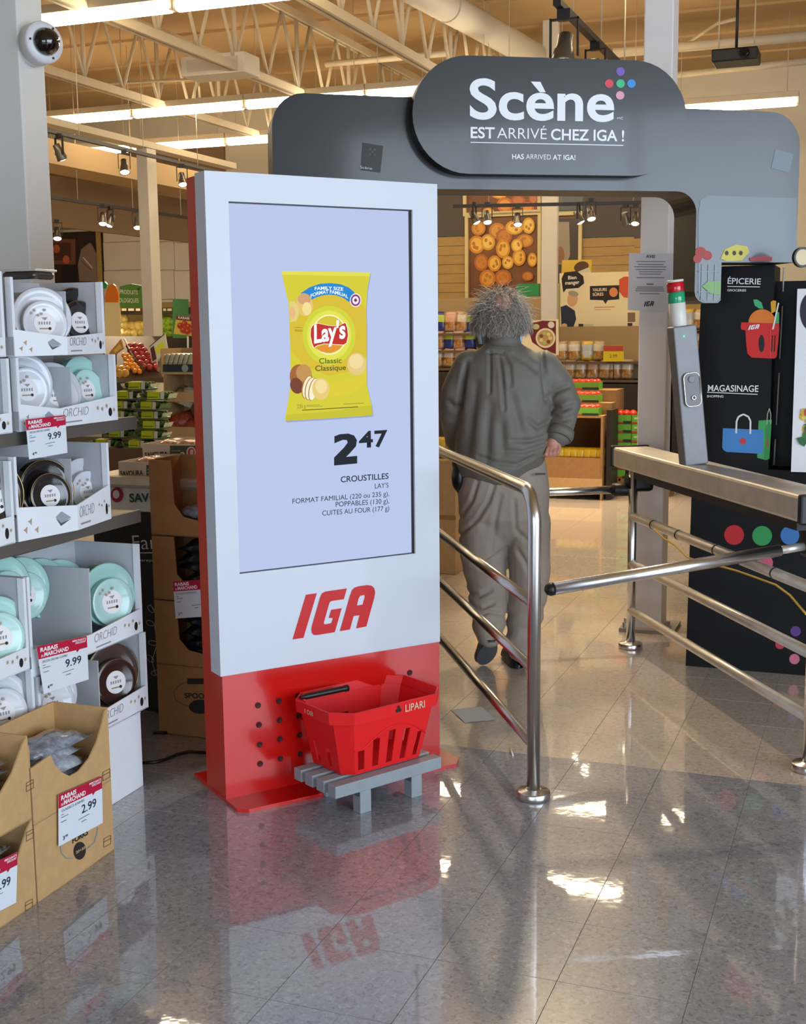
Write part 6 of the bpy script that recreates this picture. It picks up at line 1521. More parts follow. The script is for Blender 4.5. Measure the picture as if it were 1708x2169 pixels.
# left wall counter
cbox(CPL(15.6, 950), 880, 1150, 664, 670, 0.3).build('trim_3', M_rack); tag(bpy.data.objects['trim_3'], 'dark price rail along the back wall', None, None, 'structure')
# tomato tray stacks
M_trg = mat('tray_green_print', '#6aa838', 0.5); M_trr = mat('tray_red_print', '#b83a24', 0.5); M_trk = mat('tray_dark', '#2a2c30', 0.5)
def tomato_tray(plane, px0, px1, pyb, h, dep, label, group, zfix=None):
    u0, u1 = plane.uz(px0, pyb)[0], plane.uz(px1, pyb)[0]; z0 = plane.uz((px0 + px1) / 2, pyb)[1] if zfix is None else zfix
    t = thing('tomato_tray', label, 'tray', plane.at((u0 + u1) / 2, z0, -dep / 2), group)
    bx = lambda a0, a1, d0, d1, y0, y1, nm, mm: MB().box(plane.at((a0 + a1) / 2, (y0 + y1) / 2, -(d0 + d1) / 2), (a1 - a0, d1 - d0, y1 - y0), (plane.u, plane.n, Z)).build(nm, mm, t)
    bx(u0, u1, 0, dep, z0, z0 + 0.006, 'bottom', M_trg); bx(u0, u1, 0, 0.006, z0 + 0.006, z0 + h * .97, 'front_panel', M_trg); bx(u0, u1, dep - 0.006, dep, z0 + 0.006, z0 + h * .97, 'back_panel', M_trg)
    bx(u0, u0 + 0.006, 0.006, dep - 0.006, z0 + 0.006, z0 + h * .97, 'side_panel', M_trg); bx(u1 - 0.006, u1, 0.006, dep - 0.006, z0 + 0.006, z0 + h * .97, 'side_panel', M_trg)
    bx(u0, u0 + (u1 - u0) * .72, -0.002, 0, z0 + h * .02, z0 + h * .2, 'red_strip', M_trr); bx(u0 + (u1 - u0) * .72, u1, -0.003, 0, z0 + h * .02, z0 + h * .3, 'dark_strip', M_trk); bx(u0 + (u1 - u0) * .08, u0 + (u1 - u0) * .3, -0.003, 0, z0 + h * .5, z0 + h * .7, 'white_print', flat('#b8d898'))
    return z0, u0, u1
PT = CPL(11.9, 1300)
zz = 0.16; h_ = 0.088
t = thing('pallet', 'low wooden pallet under the tomato tray stack', 'pallet', PT.px(1330, 1040)); 
uu0, uu1 = PT.uz(1288, 900)[0], PT.uz(1420, 900)[0]
for k in range(5): MB().box(PT.at(uu0 + (uu1 - uu0) * (k + .5) / 5, 0.145, -0.2), ((uu1 - uu0) / 5 * .8, 0.4, 0.025), (PT.u, PT.n, Z)).build('deck_board', M_card_d, t)
for k in range(3): MB().box(PT.at((uu0 + uu1) / 2, 0.066, -0.06 - k * 0.14), (uu1 - uu0, 0.05, 0.132), (PT.u, PT.n, Z)).build('stringer', M_card_d, t)
k = 0; ztop_t = PT.uz(1320, 868)[1]
while zz + h_ < ztop_t:
    tomato_tray(PT, 1289, 1352, 0, h_ - .002, 0.36, 'green tomato tray in the tall stack left of the notice pillar', 'stacked tomato trays', zz); 
    tomato_tray(PT, 1353.5, 1419, 0, h_ - .002, 0.36, 'green tomato tray in the stack behind the notice pillar', 'trays behind the pillar', zz); zz += h_
def tray_fruit(plane, px0, px1, z, dep, rows, n, label, group):
    for r in range(rows):
        for i in range(n):
            p = plane.px(px0 + (px1 - px0) * (i + .5) / n, 870, -0.05 - r * 0.085); p.z = z + 0.03
            o = link('tomato', fm['tomato'], None, p + plane.u * rn.uniform(-.006, .006)); o.scale = (1.05,) * 3; tag(o, label, 'tomato', group)
tray_fruit(PT, 1293, 1349, zz - 0.03, 0.36, 3, 4, 'red tomato in the top tray left of the notice pillar', 'tomatoes in the pillar side tray')
# carton stand with yellow bags, tomato trays on its top
PS = CPL(11.6, 1220)
t = thing('carton_display', 'brown cardboard display stand with yellow snack packs', 'stand', PS.px(1220, 1040))
u0, u1 = PS.uz(1150, 950)[0], PS.uz(1277, 950)[0]; zA0 = PS.uz(1220, 1030)[1]
zS = [PS.uz(1220, y)[1] for y in (985, 970, 885, 880)]
bx = lambda a0, a1, d0, d1, y0, y1, nm, mm=M_card_d: MB().box(PS.at((a0 + a1) / 2, (y0 + y1) / 2, -(d0 + d1) / 2), (a1 - a0, d1 - d0, y1 - y0), (PS.u, PS.n, Z)).build(nm, mm, t)
bx(u0, u1, 0, 0.02, 0.08, zS[1], 'front_panel'); bx(u0, u1, -0.004, 0, 0.08, 0.2, 'kick_strip', M_card)
bx(u0, u0 + 0.02, 0.02, 0.5, 0.0, zS[2], 'side_panel'); bx(u1 - 0.02, u1, 0.0, 0.5, 0.0, zS[2], 'side_panel'); bx(u0, u1, 0.48, 0.5, 0.0, zS[2], 'back_panel', mat('carton_dark_brown', '#6a4a2c', 0.8)); bx(u0, u1, 0, 0.5, zS[2], zS[2] + 0.02, 'top_panel'); bx(u0, u1, 0.02, 0.48, zS[1] - 0.09, zS[1] - 0.08, 'inner_shelf')  # back panel in a darker brown than the rest of the stand
ym = bag_mesh('yellow_pack', mat('pack_yellow', '#e0b416', 0.35, coat=0.4), mat('pack_yellow2', '#e8c228', 0.35, coat=0.4), mat('pack_brown', '#b87a24', 0.35))
for k in range(7):
    p = PS.px(1188 + k * 14, 968, -0.09); p.z = zS[1] - 0.078
    o = link('yellow_pack', ym, None, p); o.rotation_euler = (0, 0, ang_t + rn.uniform(-.2, .2)); o.scale = (.78, .9, .98); tag(o, 'yellow snack pack standing in the carton display', 'snack pack', 'yellow packs in the carton display')
zt0 = zS[2] + 0.021
for r, (d, hh) in enumerate(((0.0, 0.0), (0.20, 0.11), (0.4, 0.22))):
    pl = PS.off(-0.01 - d)
    if hh: bx(u0 + 0.0, u1 + 0.04, d + 0.002, d + 0.19 + (0.21 if r == 2 else 0), zS[2] + 0.02, zt0 + hh - 0.002, 'step')
    z0, a0, a1 = tomato_tray(pl, 1150, 1279, 0, 0.075, 0.185, 'green tomato tray on step %s of the carton display' % ('one', 'two', 'three')[r], 'stepped tomato trays', zt0 + hh)
    nn = 9
    for i in range(nn):
        for rr2 in range(2):
            p = pl.at(a0 + (a1 - a0) * (i + .5 + .3 * rr2) / (nn + .4), zt0 + hh + 0.07, -0.05 - 0.08 * rr2); o = link('tomato', fm['tomato'], None, p); tag(o, 'red tomato in the tray on step %s' % ('one', 'two', 'three')[r], 'tomato', 'tomatoes on step %s' % ('one', 'two', 'three')[r])
# black post beside the stand
t = thing('shelf_end', 'black shelf end panel between carton display and tray stack', 'panel', PS.px(1284, 1040)); MB().box(PS.at(PS.uz(1288, 950)[0], 0.42, -0.2), (0.05, 0.3, 0.84), (PS.u, PS.n, Z)).build('panel', M_rack, t)
# carton box standing left of the man, behind the rail
bq = on_z(930, 1215); PB = Plane(bq, -B1)
t = thing('tall_carton', 'tall tan carton standing behind the guard rail at the kiosk', 'carton', bq); u0 = PB.uz(870, 1200)[0]; u1 = PB.uz(966, 1200)[0]; zt_ = PB.uz(945, 975)[1]
MB().box(PB.at((u0 + u1) / 2, zt_ / 2, -0.2), (u1 - u0, 0.4, zt_), (PB.u, PB.n, Z)).build('carton_body', M_card, t, bevel=0.004); MB().box(PB.at((u0 + u1) / 2, zt_ * 0.5, 0.001), (u1 - u0, 0.002, 0.03), (PB.u, PB.n, Z)).build('tape', M_card_d, t)
for k in range(4):
    p = PB.px(900 + k * 20, 974, -0.12); p.z = zt_ + 0.001; o = link('yellow_pack', ym, None, p); o.rotation_euler = (0, 0, ang_t + .2 * k); o.scale = (.8,) * 3; tag(o, 'yellow snack pack on top of the tall tan carton', 'snack pack', 'yellow packs on the tall carton')
# shelf of goods seen right of the pillar
PR2 = CPL(12.6, 1460)
t = thing('goods_shelf', 'brown goods shelf right of the notice pillar', 'shelf', PR2.px(1460, 1000))
for y in (700, 745, 800): cbox(PR2, 1424, 1600, y, y + 6, 0.4).build('shelf_board', M_rack, t)
cbox(PR2.off(-0.4), 1424, 1600, 640, 820, 0.03).build('shelf_back', mat('shelf_back_gold', '#b8944c', 0.6), t); cbox(PR2, 1424, 1600, 806, 1000, 0.4).build('shelf_base', mat('shelf_base_dark', '#3a2a20', 0.6), t)
bags(PR2, 699, (1434, 1458, 1482), [bm4, bm2, bm1], 'bag on the upper shelf behind the reader post', 'bags behind the reader post upper'); bags(PR2, 744, (1434, 1458, 1482), [bm1, bm4], 'bag on the middle shelf behind the reader post', 'bags behind the reader post middle')
wmn = MB().sphere((0, 0, 0), 0.09, 14, 10).mesh('watermelon', mat('watermelon_rind', '#2c4a20', 0.4, var=0.4, scale=10))
for x in (1432, 1462, 1492):
    o = link('watermelon', wmn, None, PR2.px(x, 799, -0.12) + Z * 0.089); tag(o, 'dark green melon behind the reader post', 'melon', 'melons behind the reader post')
# paper dropped on the floor, a stray straw
P_ = [on_z(x, y, 0.0) for x, y in ((985, 1532), (1050, 1526), (1021, 1498), (955, 1504))]
o = MB(); n_ = 5; vs = []; fsx = []
for i in range(n_):
    for j in range(n_):
        p = (P_[0].lerp(P_[1], i / 4)).lerp(P_[3].lerp(P_[2], i / 4), j / 4); p.z = 0.0015 + 0.002 * abs(math.sin(i * 2.1 + j)); vs.append(p)
for i in range(n_ - 1):
    for j in range(n_ - 1): fsx.append((i * n_ + j, (i + 1) * n_ + j, (i + 1) * n_ + j + 1, i * n_ + j + 1))
o.add(vs, fsx, None, True); ob = o.build('paper_sheet', mat('floor_paper', '#c4c8cc', 0.5), None, (P_[0] + P_[2]) / 2); tag(ob, 'white sheet of paper lying on the floor behind the rail', 'paper')
a_, b_ = on_z(1082, 1586, 0.003), on_z(1087, 1600, 0.003); ob = MB().tube([a_, b_], 0.003, 6).build('straw', flat('#e8e8e8'), None, a_); tag(ob, 'tiny white straw on the grey tiles', 'straw')
# ================================================================ the man at the gate
MY = 5.76
def J(px, py, dy=0.0): return on_y(px, py, MY + dy)
def evalmesh(mb, name, voxel, smooth_it=6):
    me0 = mb.mesh(name); o = bpy.data.objects.new(name, me0); col.objects.link(o)
    r_ = o.modifiers.new('r', 'REMESH'); r_.mode = 'VOXEL'; r_.voxel_size = voxel
    s_ = o.modifiers.new('s', 'SMOOTH'); s_.iterations = smooth_it; s_.factor = 0.6
    dg = bpy.context.evaluated_depsgraph_get(); me = bpy.data.meshes.new_from_object(o.evaluated_get(dg)); me.name = name
    bpy.data.objects.remove(o, do_unlink=True)
    me.polygons.foreach_set('use_smooth', [True] * len(me.polygons)); return me
def limb(mb, pts, rs, n=16):
    pts = [Vec(p) for p in pts]; mb.tube(pts, 0.1, n, rs=rs)
    for p, r_ in zip(pts, rs): mb.sphere(p, r_, 14, 10)
def loft(mb, rings, n=28, e=2.3):
    """rings: (centre, rx, ry) stacked upwards"""
    vs = []; fs = []
    for c, rx, ry in rings:
        for k in range(n):
            a = 2 * math.pi * k / n; ca, sa = math.cos(a), math.sin(a)
            q = (abs(ca) ** e + abs(sa) ** e) ** (-1 / e); vs.append(Vec(c) + Vec((rx * q * ca, ry * q * sa, 0)))
    for i in range(len(rings) - 1):
        for k in range(n): fs.append((i * n + k, i * n + (k + 1) % n, (i + 1) * n + (k + 1) % n, (i + 1) * n + k))
    fs.append(tuple(range(n))[::-1]); fs.append(tuple((len(rings) - 1) * n + k for k in range(n))); mb.add(vs, fs)
def ring(x0, x1, py, ry, dy=0.0):
    a, b = J(x0, py, dy), J(x1, py, dy); return ((a + b) / 2, (b - a).length / 2, ry)
base = on_z(1075, 1405); base.z = 0
# ---- body (skin), one continuous mesh: head, neck, trunk, arms, legs, right hand with fingers
hd = J(1061, 676, 0.02)
sh_l, el_l, wr_l = J(985, 770), J(962, 880, 0.03), J(978, 950, 0.2)
sh_r, el_r, wr_r = J(1158, 768), J(1203, 856, -0.03), J(1178, 928, -0.1)
hip_l, kn_l, an_l = J(1025, 1080), J(1032, 1215, 0.06), J(1040, 1318, -0.06)
hip_r, kn_r, an_r = J(1118, 1080), J(1124, 1235, 0.02), J(1102, 1385, 0.02)
an_l.z = max(an_l.z, 0.2)
bd = MB()
bd.sphere(hd, 0.1, 20, 14, None, None, (0.078, 0.1, 0.115)); bd.sphere(hd + Vec((0, 0.085, -0.05)), 0.05, 12, 8, None, None, (0.05, 0.045, 0.06)); bd.sphere(hd + Vec((0, 0.11, -0.02)), 0.016, 10, 8, None, None, (0.013, 0.026, 0.022))
for sg in (-1, 1): bd.sphere(hd + Vec((sg * 0.08, 0.01, -0.02)), 0.03, 10, 8, None, None, (0.012, 0.022, 0.034))
limb(bd, [J(1063, 705, 0.0), J(1066, 745, -0.01)], [0.056, 0.064])
loft(bd, [ring(985, 1155, 1000, .12), ring(985, 1150, 930, .12), ring(985, 1150, 850, .12), ring(990, 1150, 780, .09), ring(1020, 1115, 742, .06)])
limb(bd, [sh_l, el_l, wr_l], [0.046, 0.036, 0.027]); limb(bd, [sh_r, el_r, wr_r], [0.046, 0.036, 0.027])
limb(bd, [hip_l, kn_l, an_l], [0.085, 0.06, 0.042]); limb(bd, [hip_r, kn_r, an_r], [0.085, 0.06, 0.042])
# right hand on the hip: palm, four fingers curling under, thumb forward
pa0, pa1 = wr_r, J(1168, 945, -0.1)
limb(bd, [pa0, pa0.lerp(pa1, .7)], [0.026, 0.03])
for k in range(4):
    a0 = J(1186 - k * 8.5, 947 + k * 1.5, -0.122 + k * 0.003); a1 = J(1183 - k * 8.8, 959 + k * 1.2, -0.136 + k * 0.003); a2 = J(1176 - k * 8.6, 967 + k * .2 - (3 if k == 3 else 0), -0.122 + k * .003)
    limb(bd, [pa0.lerp(a0, .55), a0, a1, a2], [0.0095, 0.009, 0.0082, 0.007], 10)
limb(bd, [pa0.lerp(pa1, .3), J(1156, 938, -0.10), J(1148, 950, -0.085)], [0.012, 0.0105, 0.009], 10)
# left hand
limb(bd, [wr_l, J(985, 958, 0.25)], [0.03, 0.034])
for k in range(4): limb(bd, [J(985, 956 + k * 4, 0.26), J(993, 958 + k * 5, 0.32), J(1000, 960 + k * 5, 0.34)], [0.011, 0.01, 0.009], 10)
limb(bd, [J(984, 950, 0.25), J(992, 945, 0.3)], [0.012, 0.01], 10)
me = evalmesh(bd, 'person', 0.0044, 2)
for v in me.vertices: v.co -= base
me.materials.clear(); me.materials.append(mat('skin', '#c08a78', 0.5, var=0.08, scale=14))
man = link('person', me, None, base); tag(man, 'grey haired person in a charcoal shirt seen from behind, hand on hip', 'person')

# ---- creases pressed into cloth along pixel polylines on the side turned to the entrance
import numpy as np
def press(me, creases):
    n_ = len(me.vertices); co = np.empty(n_ * 3); me.vertices.foreach_get('co', co); co = co.reshape(-1, 3)
    nr = np.empty(n_ * 3); me.vertices.foreach_get('normal', nr); nr = nr.reshape(-1, 3)
    c = co - np.array(CAM); zc = c @ np.array(_fw); x = CX + F_PX * (c @ np.array(_rt)) / zc; y = CY - F_PX * (c @ np.array(_up)) / zc
    k = np.zeros(n_)
    for amp, w, pts in creases:
        best = np.full(n_, 1e9); tt = np.zeros(n_); L = len(pts) - 1
        for i in range(L):
            (x0, y0), (x1, y1) = pts[i], pts[i + 1]; dx, dy = x1 - x0, y1 - y0
            t = np.clip(((x - x0) * dx + (y - y0) * dy) / (dx * dx + dy * dy), 0, 1); d = np.hypot(x - x0 - dx * t, y - y0 - dy * t)
            m_ = d < best; best[m_] = d[m_]; tt[m_] = ((i + t) / L)[m_]
        k += amp * (np.exp(-(best / w) ** 2) - 0.18 * np.exp(-((best - 2 * w) / w) ** 2)) * (0.35 + 0.65 * np.sin(np.pi * np.clip(0.15 + 0.7 * tt, 0, 1))) * (best < 3.2 * w)
    k[co[:, 1] > MY + 0.06] = 0
    me.vertices.foreach_set('co', (co + nr * k[:, None]).ravel()); me.update()
# ---- shirt
sb = MB()
loft(sb, [ring(968, 1152, 1008, .135), ring(966, 1158, 985, .165), ring(966, 1166, 950, .172), ring(968, 1166, 900, .168), ring(970, 1166, 850, .16), ring(972, 1166, 800, .145), ring(980, 1160, 768, .12), ring(1000, 1140, 748, .095), ring(1026, 1108, 730, .072), ring(1032, 1100, 720, .066)], 40)
limb(sb, [J(993, 776), J(966, 830), el_l, J(968, 930, 0.12), J(980, 960, 0.19)], [0.075, 0.072, 0.066, 0.058, 0.052]); limb(sb, [J(1150, 776), J(1184, 816), el_r, J(1194, 896, -.06), J(1186, 921, -0.085)], [0.078, 0.074, 0.066, 0.056, 0.054])
me = evalmesh(sb, 'shirt', 0.007, 6)
nl = [Vec(v.normal) for v in me.vertices]
cx0 = (J(966, 900).x + J(1166, 900).x) / 2; zh = J(1060, 985).z
for v in me.vertices:
    p = v.co.copy(); u = (p.x - cx0) / 0.22
    v.co = p + nl[v.index] * (0.006 * noise.noise(Vec((p.x * 7, p.y * 7, p.z * 4))) + 0.003 * noise.noise(Vec((p.x * 19, p.y * 19, p.z * 11))))
    if p.z < zh + 0.05 and abs(u) < 1.15:           # tilted hem, longest at the middle back, hitched up at the right hip
        w_ = min(1.0, (zh + 0.05 - p.z) / 0.05); v.co.z += w_ * (0.06 * max(0, u) ** 1.2 - 0.03 * max(0.0, 1 - abs(u + 0.1) * 1.6))
me.update()
press(me, [(-0.012, 3.2, [(1038, 745), (1039, 785), (1038, 832)]), (-0.013, 3.5, [(1058, 752), (1064, 800), (1069, 868)]), (-0.011, 4, [(1066, 752), (1080, 775), (1083, 815)]),
    (-0.010, 3, [(1034, 746), (1066, 747)]), (-0.012, 9, [(1010, 812), (1000, 880), (990, 960)]), (-0.010, 9, [(1040, 860), (1034, 920), (1030, 985)]), (-0.011, 10, [(1085, 840), (1098, 890), (1112, 940)]), (-0.009, 9, [(1062, 900), (1066, 960)]),
    (-0.014, 5, [(988, 768), (982, 810), (974, 870)]), (-0.014, 5, [(1148, 742), (1152, 790), (1158, 850)]), (-0.012, 4, [(1085, 933), (1120, 934), (1152, 926)]), (-0.011, 4, [(1070, 955), (1110, 957), (1150, 944)]), (-0.010, 4, [(1015, 968), (1050, 980), (1095, 985), (1130, 968)]),
    (-0.012, 5, [(1120, 890), (1140, 905), (1160, 895)]), (-0.013, 5, [(1160, 845), (1180, 828), (1205, 818)]), (-0.012, 5, [(1172, 862), (1192, 868), (1212, 860)]), (-0.011, 5, [(1176, 884), (1192, 890), (1208, 886)]), (-0.010, 6, [(950, 850), (962, 862), (974, 862)]), (-0.009, 6, [(1090, 752), (1120, 770), (1138, 785)])])
for v in me.vertices: v.co -= base
me.materials.clear(); me.materials.append(mat('charcoal_shirt', '#6a6761', 0.62, var=0.06, scale=9, bump=0.1, bscale=26))
link('shirt', me, man)['label'] = 'loose charcoal long sleeved shirt'
def surf_y(px, py):                                    # just outside the back of the shirt
    return J(px, py, -0.186)
# yoke and pleat seams
# collar band
cb2 = MB(); cc_ = (J(1032, 724) + J(1100, 722)) / 2; rx = (J(1100, 722).x - J(1032, 724).x) / 2 + 0.006
for zz0, zz1, s0_, s1_ in ((-0.02, 0.03, 1.05, 0.94),):
    vs = []; fs = []; n_ = 28
    for i, (dz, sc_) in enumerate(((-0.02, 1.08), (0.012, 0.99), (0.034, 0.93))):
        for k in range(n_):
            a_ = 2 * math.pi * k / n_; vs.append(cc_ + Vec((rx * sc_ * math.cos(a_), 0.078 * sc_ * math.sin(a_), dz)))
    for i in range(2):
        for k in range(n_): fs.append((i * n_ + k, i * n_ + (k + 1) % n_, (i + 1) * n_ + (k + 1) % n_, (i + 1) * n_ + k))
    cb2.add(vs, fs, None, True)
o = cb2.build('collar', mat('charcoal_shirt', '#6a6761', 0.62), man); md = o.modifiers.new('s', 'SOLIDIFY'); md.thickness = 0.006
# cuff of the right sleeve
cf0, cf1 = J(1191, 909, -.072), J(1184, 928, -0.092)
MB().tube([cf0, cf0.lerp(cf1, .5), cf1], 0.06, 18, rs=[0.06, 0.064, 0.06]).build('cuff', mat('charcoal_shirt', '#6a6761', 0.62), man)

# ---- trousers
tb = MB()
loft(tb, [ring(1015, 1128, 1152, .04), ring(990, 1148, 1128, .085), ring(973, 1162, 1095, .128), ring(970, 1163, 1040, .145), ring(978, 1158, 985, .135), ring(984, 1152, 950, .125)], 36)
limb(tb, [J(1022, 1110), J(1024, 1170, .03), J(1030, 1222, .05), J(1034, 1270, .0), J(1036, 1316, -0.06), J(1034, 1338, -.075)], [0.112, 0.108, 0.1, 0.088, 0.078, 0.072])
limb(tb, [J(1120, 1110), J(1122, 1180), J(1122, 1240), J(1112, 1310), J(1106, 1352), J(1104, 1372)], [0.108, 0.1, 0.092, 0.085, 0.078, 0.072])
me = evalmesh(tb, 'trousers', 0.0075, 5); nl = [Vec(v.normal) for v in me.vertices]
for v in me.vertices:
    p = v.co.copy(); k = 0.008 * noise.noise(Vec((p.x * 10, p.y * 10, p.z * 5)))
    if p.z < 0.62: k += 0.007 * math.sin(p.z * 62 + 4 * noise.noise(p * 5)) * (1 - p.z / 0.62)
    v.co = p + nl[v.index] * k
me.update()
press(me, [(-0.016, 4, [(1048, 1022), (1036, 1062), (1012, 1100), (974, 1134)]), (-0.012, 4, [(1012, 1020), (1000, 1060), (976, 1095)]), (-0.012, 4, [(1090, 1060), (1093, 1120)]), (-0.011, 5, [(1095, 1125), (1115, 1145), (1130, 1150)]), (-0.011, 5, [(1096, 1165), (1112, 1190), (1125, 1215)]),
    (-0.012, 5, [(985, 1185), (1020, 1200), (1066, 1168)]), (-0.012, 5, [(985, 1255), (1015, 1262), (1040, 1250)]), (-0.012, 4, [(1000, 1285), (1020, 1290), (1045, 1278)]), (-0.012, 4, [(1012, 1305), (1035, 1296), (1060, 1300)]), (-0.01, 5, [(1060, 1050), (1050, 1100), (1042, 1170)])])
for v in me.vertices: v.co -= base
me.materials.clear(); me.materials.append(mat('taupe_trousers', '#978c81', 0.7, var=0.05, scale=12, bump=0.1, bscale=40))
link('trousers', me, man)['label'] = 'baggy taupe trousers'
tp_ = J(1145, 1004, -0.145); MB().box(tp_, (0.045, 0.006, 0.008)).build('pocket_welt', mat('trouser_dark', '#4a443e', 0.7), man)
# belt glimpse and pouch at the left hip
bp_ = MB(); pc = J(972, 1010, -0.01)
bp_.sphere(pc, 0.05, 14, 10, None, None, (0.035, 0.06, 0.072)); bp_.sphere(J(968, 983, 0.0), 0.03, 12, 8, None, None, (0.026, 0.035, 0.026)); bp_.sphere(J(978, 1035, 0.0), 0.03, 12, 8, None, None, (0.024, 0.04, 0.04))
me = evalmesh(bp_, 'waist_pouch', 0.008, 2)
for v in me.vertices: v.co -= base
me.materials.clear(); me.materials.append(mat('pouch_black', '#15161a', 0.35)); link('waist_pouch', me, man)

# ---- shoes
def shoe(toe, heel, w, name='shoe'):
    d = (toe - heel); L = d.length; f = d.normalized(); x = f.cross(Z).normalized(); up = x.cross(f)
    if up.z < 0: up = -up
    mb = MB(); n_ = 18; vs = []; fs = []
    prof = ((-0.02, .35, .03, .03), (0.0, .62, .06, .045), (0.12, .78, .1, .05), (0.3, .82, .11, .05), (0.45, .86, .085, .04), (0.62, .97, .062, .03), (0.8, 1.0, .05, .025), (0.94, .8, .042, .02), (1.01, .4, .03, .018))
    for t_, rw, hh, hc_ in prof:
        for k in range(n_):
            a_ = 2 * math.pi * k / n_; zz = math.sin(a_); vs.append(heel + f * (L * t_) + x * (w / 2 * rw * math.cos(a_)) + up * (0.014 + (hh if zz > 0 else 0.012) * abs(zz) * (1 if zz > 0 else -1) * (1.0)))
    for i in range(len(prof) - 1):
        for k in range(n_): fs.append((i * n_ + k, i * n_ + (k + 1) % n_, (i + 1) * n_ + (k + 1) % n_, (i + 1) * n_ + k))
    fs.append(tuple(range(n_))); fs.append(tuple((len(prof) - 1) * n_ + k for k in range(n_)))
    mb.add(vs, fs, None, True); s = mb.build(name, mat('shoe_black', '#1c1e24', 0.5), man)
    pts = []
    for k in range(20):
        a_ = 2 * math.pi * k / 20; l_ = 0.5 + 0.53 * math.cos(a_); ww = w / 2 * (0.86 + 0.2 * (l_ - .3)) * math.sin(a_); pts.append(heel + f * (L * l_) + x * ww)
    nrm = Vec((0, 0, 0))
    for i in range(20): nrm += pts[i].cross(pts[(i + 1) % 20])
    if nrm.dot(up) > 0: pts.reverse()
    MB().prism([p for p in pts], up * 0.02, mat('sole_grey', '#4c525a', 0.6)).build('sole', None, s); return s
toe_l = on_z(1024, 1408, 0.004); heel_l = J(1040, 1352, -0.12)
tl2 = Vec((toe_l.x, toe_l.y, 0.006)); shoe(tl2, Vec((tl2.x + 0.03, tl2.y - 0.17, 0.16)), 0.1)
toe_r = on_z(1080, 1385, 0.0); shoe(Vec((base.x + 0.02, base.y + 0.16, 0.001)), Vec((base.x + 0.045, base.y - 0.105, 0.001)), 0.1)
# sock glimpse above the raised heel
MB().tube([Vec((tl2.x + 0.028, tl2.y - 0.12, 0.17)), J(1040, 1336, -0.05)], 0.045, 14, rs=[0.034, 0.036]).build('sock', mat('sock_black', '#111214', 0.7), man)
# ---- hair: scalp shell and wild grey strands
rn = random.Random(21)
hb = MB(); hc = hd + Vec((0, -0.012, 0.012))
M_hair = mat('grey_hair', '#a39d97', 0.5, rand=0.0, var=0.25, scale=40)
hb.sphere(hc + Vec((0, -0.01, -0.01)), 0.1, 24, 16, mat('grey_hair_base', '#857d76', 0.7, var=0.3, scale=50, stretch=(1, 1, .3)), None, (0.098, 0.112, 0.118))
def strand(root, d, L, curl, r0, grav):
    pts = [root]; p = root.copy(); v = d.copy(); ph = rn.random() * 6.28; n_ = 10; fr = rn.uniform(0.9, 1.6); sg = rn.choice((-1, 1))
    for i in range(n_):
        out = (p - hc); out = out.normalized()
        s1 = out.cross(Z); s1 = s1.normalized() if s1.length > .05 else Vec((1, 0, 0))
        v = (v + Vec((0, 0, -grav)) + s1 * (curl * math.sin(ph + i * fr)) + out * (0.12 * math.cos(ph * 1.7 + i * fr)))
        if (p - hc).length < 0.112 and v.dot(out) < 0: v -= out * v.dot(out)
        v.normalize(); p = p + v * (L / n_); pts.append(p.copy())
    hb.tube(pts, r0, 3, rn.choice(HM), False, rs=[r0 * (1 - 0.6 * i / n_) for i in range(n_ + 1)])
HM = [mat('hair_silver', '#cdc8c1', 0.6, spec=0.2), mat('hair_grey', '#b0a9a2', 0.6, spec=0.2), mat('hair_dark_grey', '#8c857d', 0.6, spec=0.2)]
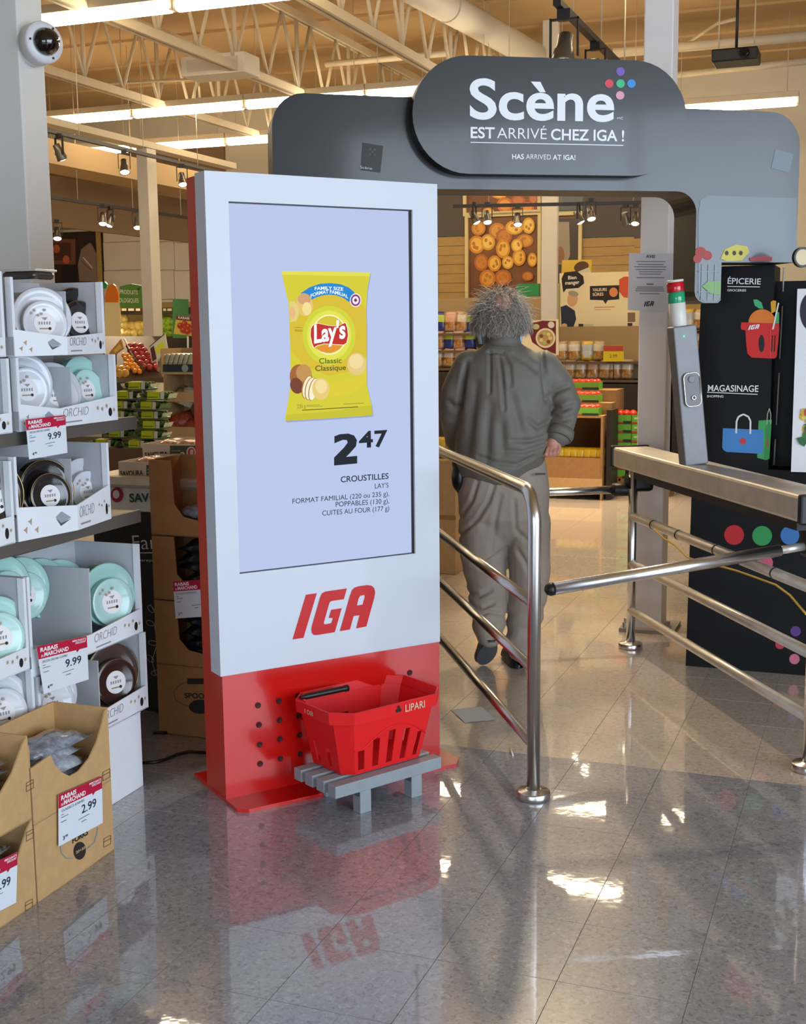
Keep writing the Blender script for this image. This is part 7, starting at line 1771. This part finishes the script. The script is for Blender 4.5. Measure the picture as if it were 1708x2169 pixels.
for k in range(3800):
    th = rn.random() * 2 * math.pi; zz = rn.uniform(-0.5, 1.0); rxy = math.sqrt(max(0, 1 - zz * zz)); n_ = Vec((rxy * math.cos(th), rxy * math.sin(th), zz))
    if n_.y > 0.55 and n_.z < 0.35: continue
    bald = (n_ - Vec((0.05, -0.72, 0.69))).length
    if bald < 0.36 and rn.random() < 0.75: continue
    root = hc + Vec((n_.x * 0.095, n_.y * 0.108, n_.z * 0.113 - 0.008)); wild = rn.random() < 0.22
    side = Vec((n_.x * (1.0 if not wild else 1.5) * (1 if n_.z > 0 else 0.7), n_.y * 0.8, 0.05 + 0.5 * n_.z)).normalized()
    d = (side + Vec((rn.uniform(-.6, .6), rn.uniform(-.2, .2), rn.uniform(-.5, .3)))).normalized()
    lf_ = 1.0 if n_.z > 0.25 else max(0.3, 0.75 + n_.z)
    strand(root, d, (rn.uniform(0.09, 0.15) if not wild else rn.uniform(0.07, 0.13)) * lf_, 1.0, rn.uniform(0.0008, 0.0014), 0.34 if not wild else 0.04)
ho = hb.build('hair', None, man); ho['label'] = 'wild wispy grey hair'
# thin patch at the crown, lying on the scalp
ca = Vec((0.06, -0.72, 0.66)).normalized(); c1_ = ca.cross(Z).normalized(); c2_ = ca.cross(c1_); vs = []; fs = []; hcc = hc + Vec((0, -0.01, -0.01))
for i in range(6):
    for k in range(20):
        t_ = 0.46 * i / 5; a_ = 2 * math.pi * k / 20; r_ = 1.0 + 0.25 * noise.noise(Vec((math.cos(a_) * 1.5, math.sin(a_) * 1.5, 4)))
        dd = ca * math.cos(t_ * r_) + (c1_ * math.cos(a_) + c2_ * math.sin(a_)) * math.sin(t_ * r_); vs.append(hcc + Vec((dd.x * 0.0995, dd.y * 0.1135, dd.z * 0.1195)))
for i in range(5):
    for k in range(20): fs.append((i * 20 + k, i * 20 + (k + 1) % 20, (i + 1) * 20 + (k + 1) % 20, (i + 1) * 20 + k))
MB().add(vs, fs, None, True).build('crown_scalp', mat('scalp_pink', '#b98d80', 0.55, var=0.12, scale=30), man)
# pale blue face mask showing past the right cheek
mk = MB(); mc = hd + Vec((0, 0.03, -0.06)); vs = []; fs = []; nn, mm = 15, 5
for i in range(nn):
    a_ = -0.55 + (math.pi + 1.0) * i / (nn - 1)
    for j in range(mm):
        zz = (j / (mm - 1) - .5) * 0.105; r1 = 1.0 + 0.08 * math.cos((j / (mm - 1) - .5) * 3); vs.append(mc + Vec((0.098 * r1 * math.cos(a_), 0.112 * r1 * math.sin(a_), zz)))
for i in range(nn - 1):
    for j in range(mm - 1): fs.append((i * mm + j, (i + 1) * mm + j, (i + 1) * mm + j + 1, i * mm + j + 1))
mk.add(vs, fs, None, True); o = mk.build('face_mask', mat('mask_blue', '#a9cbe4', 0.7), man); md = o.modifiers.new('s', 'SOLIDIFY'); md.thickness = 0.003
flush_text()
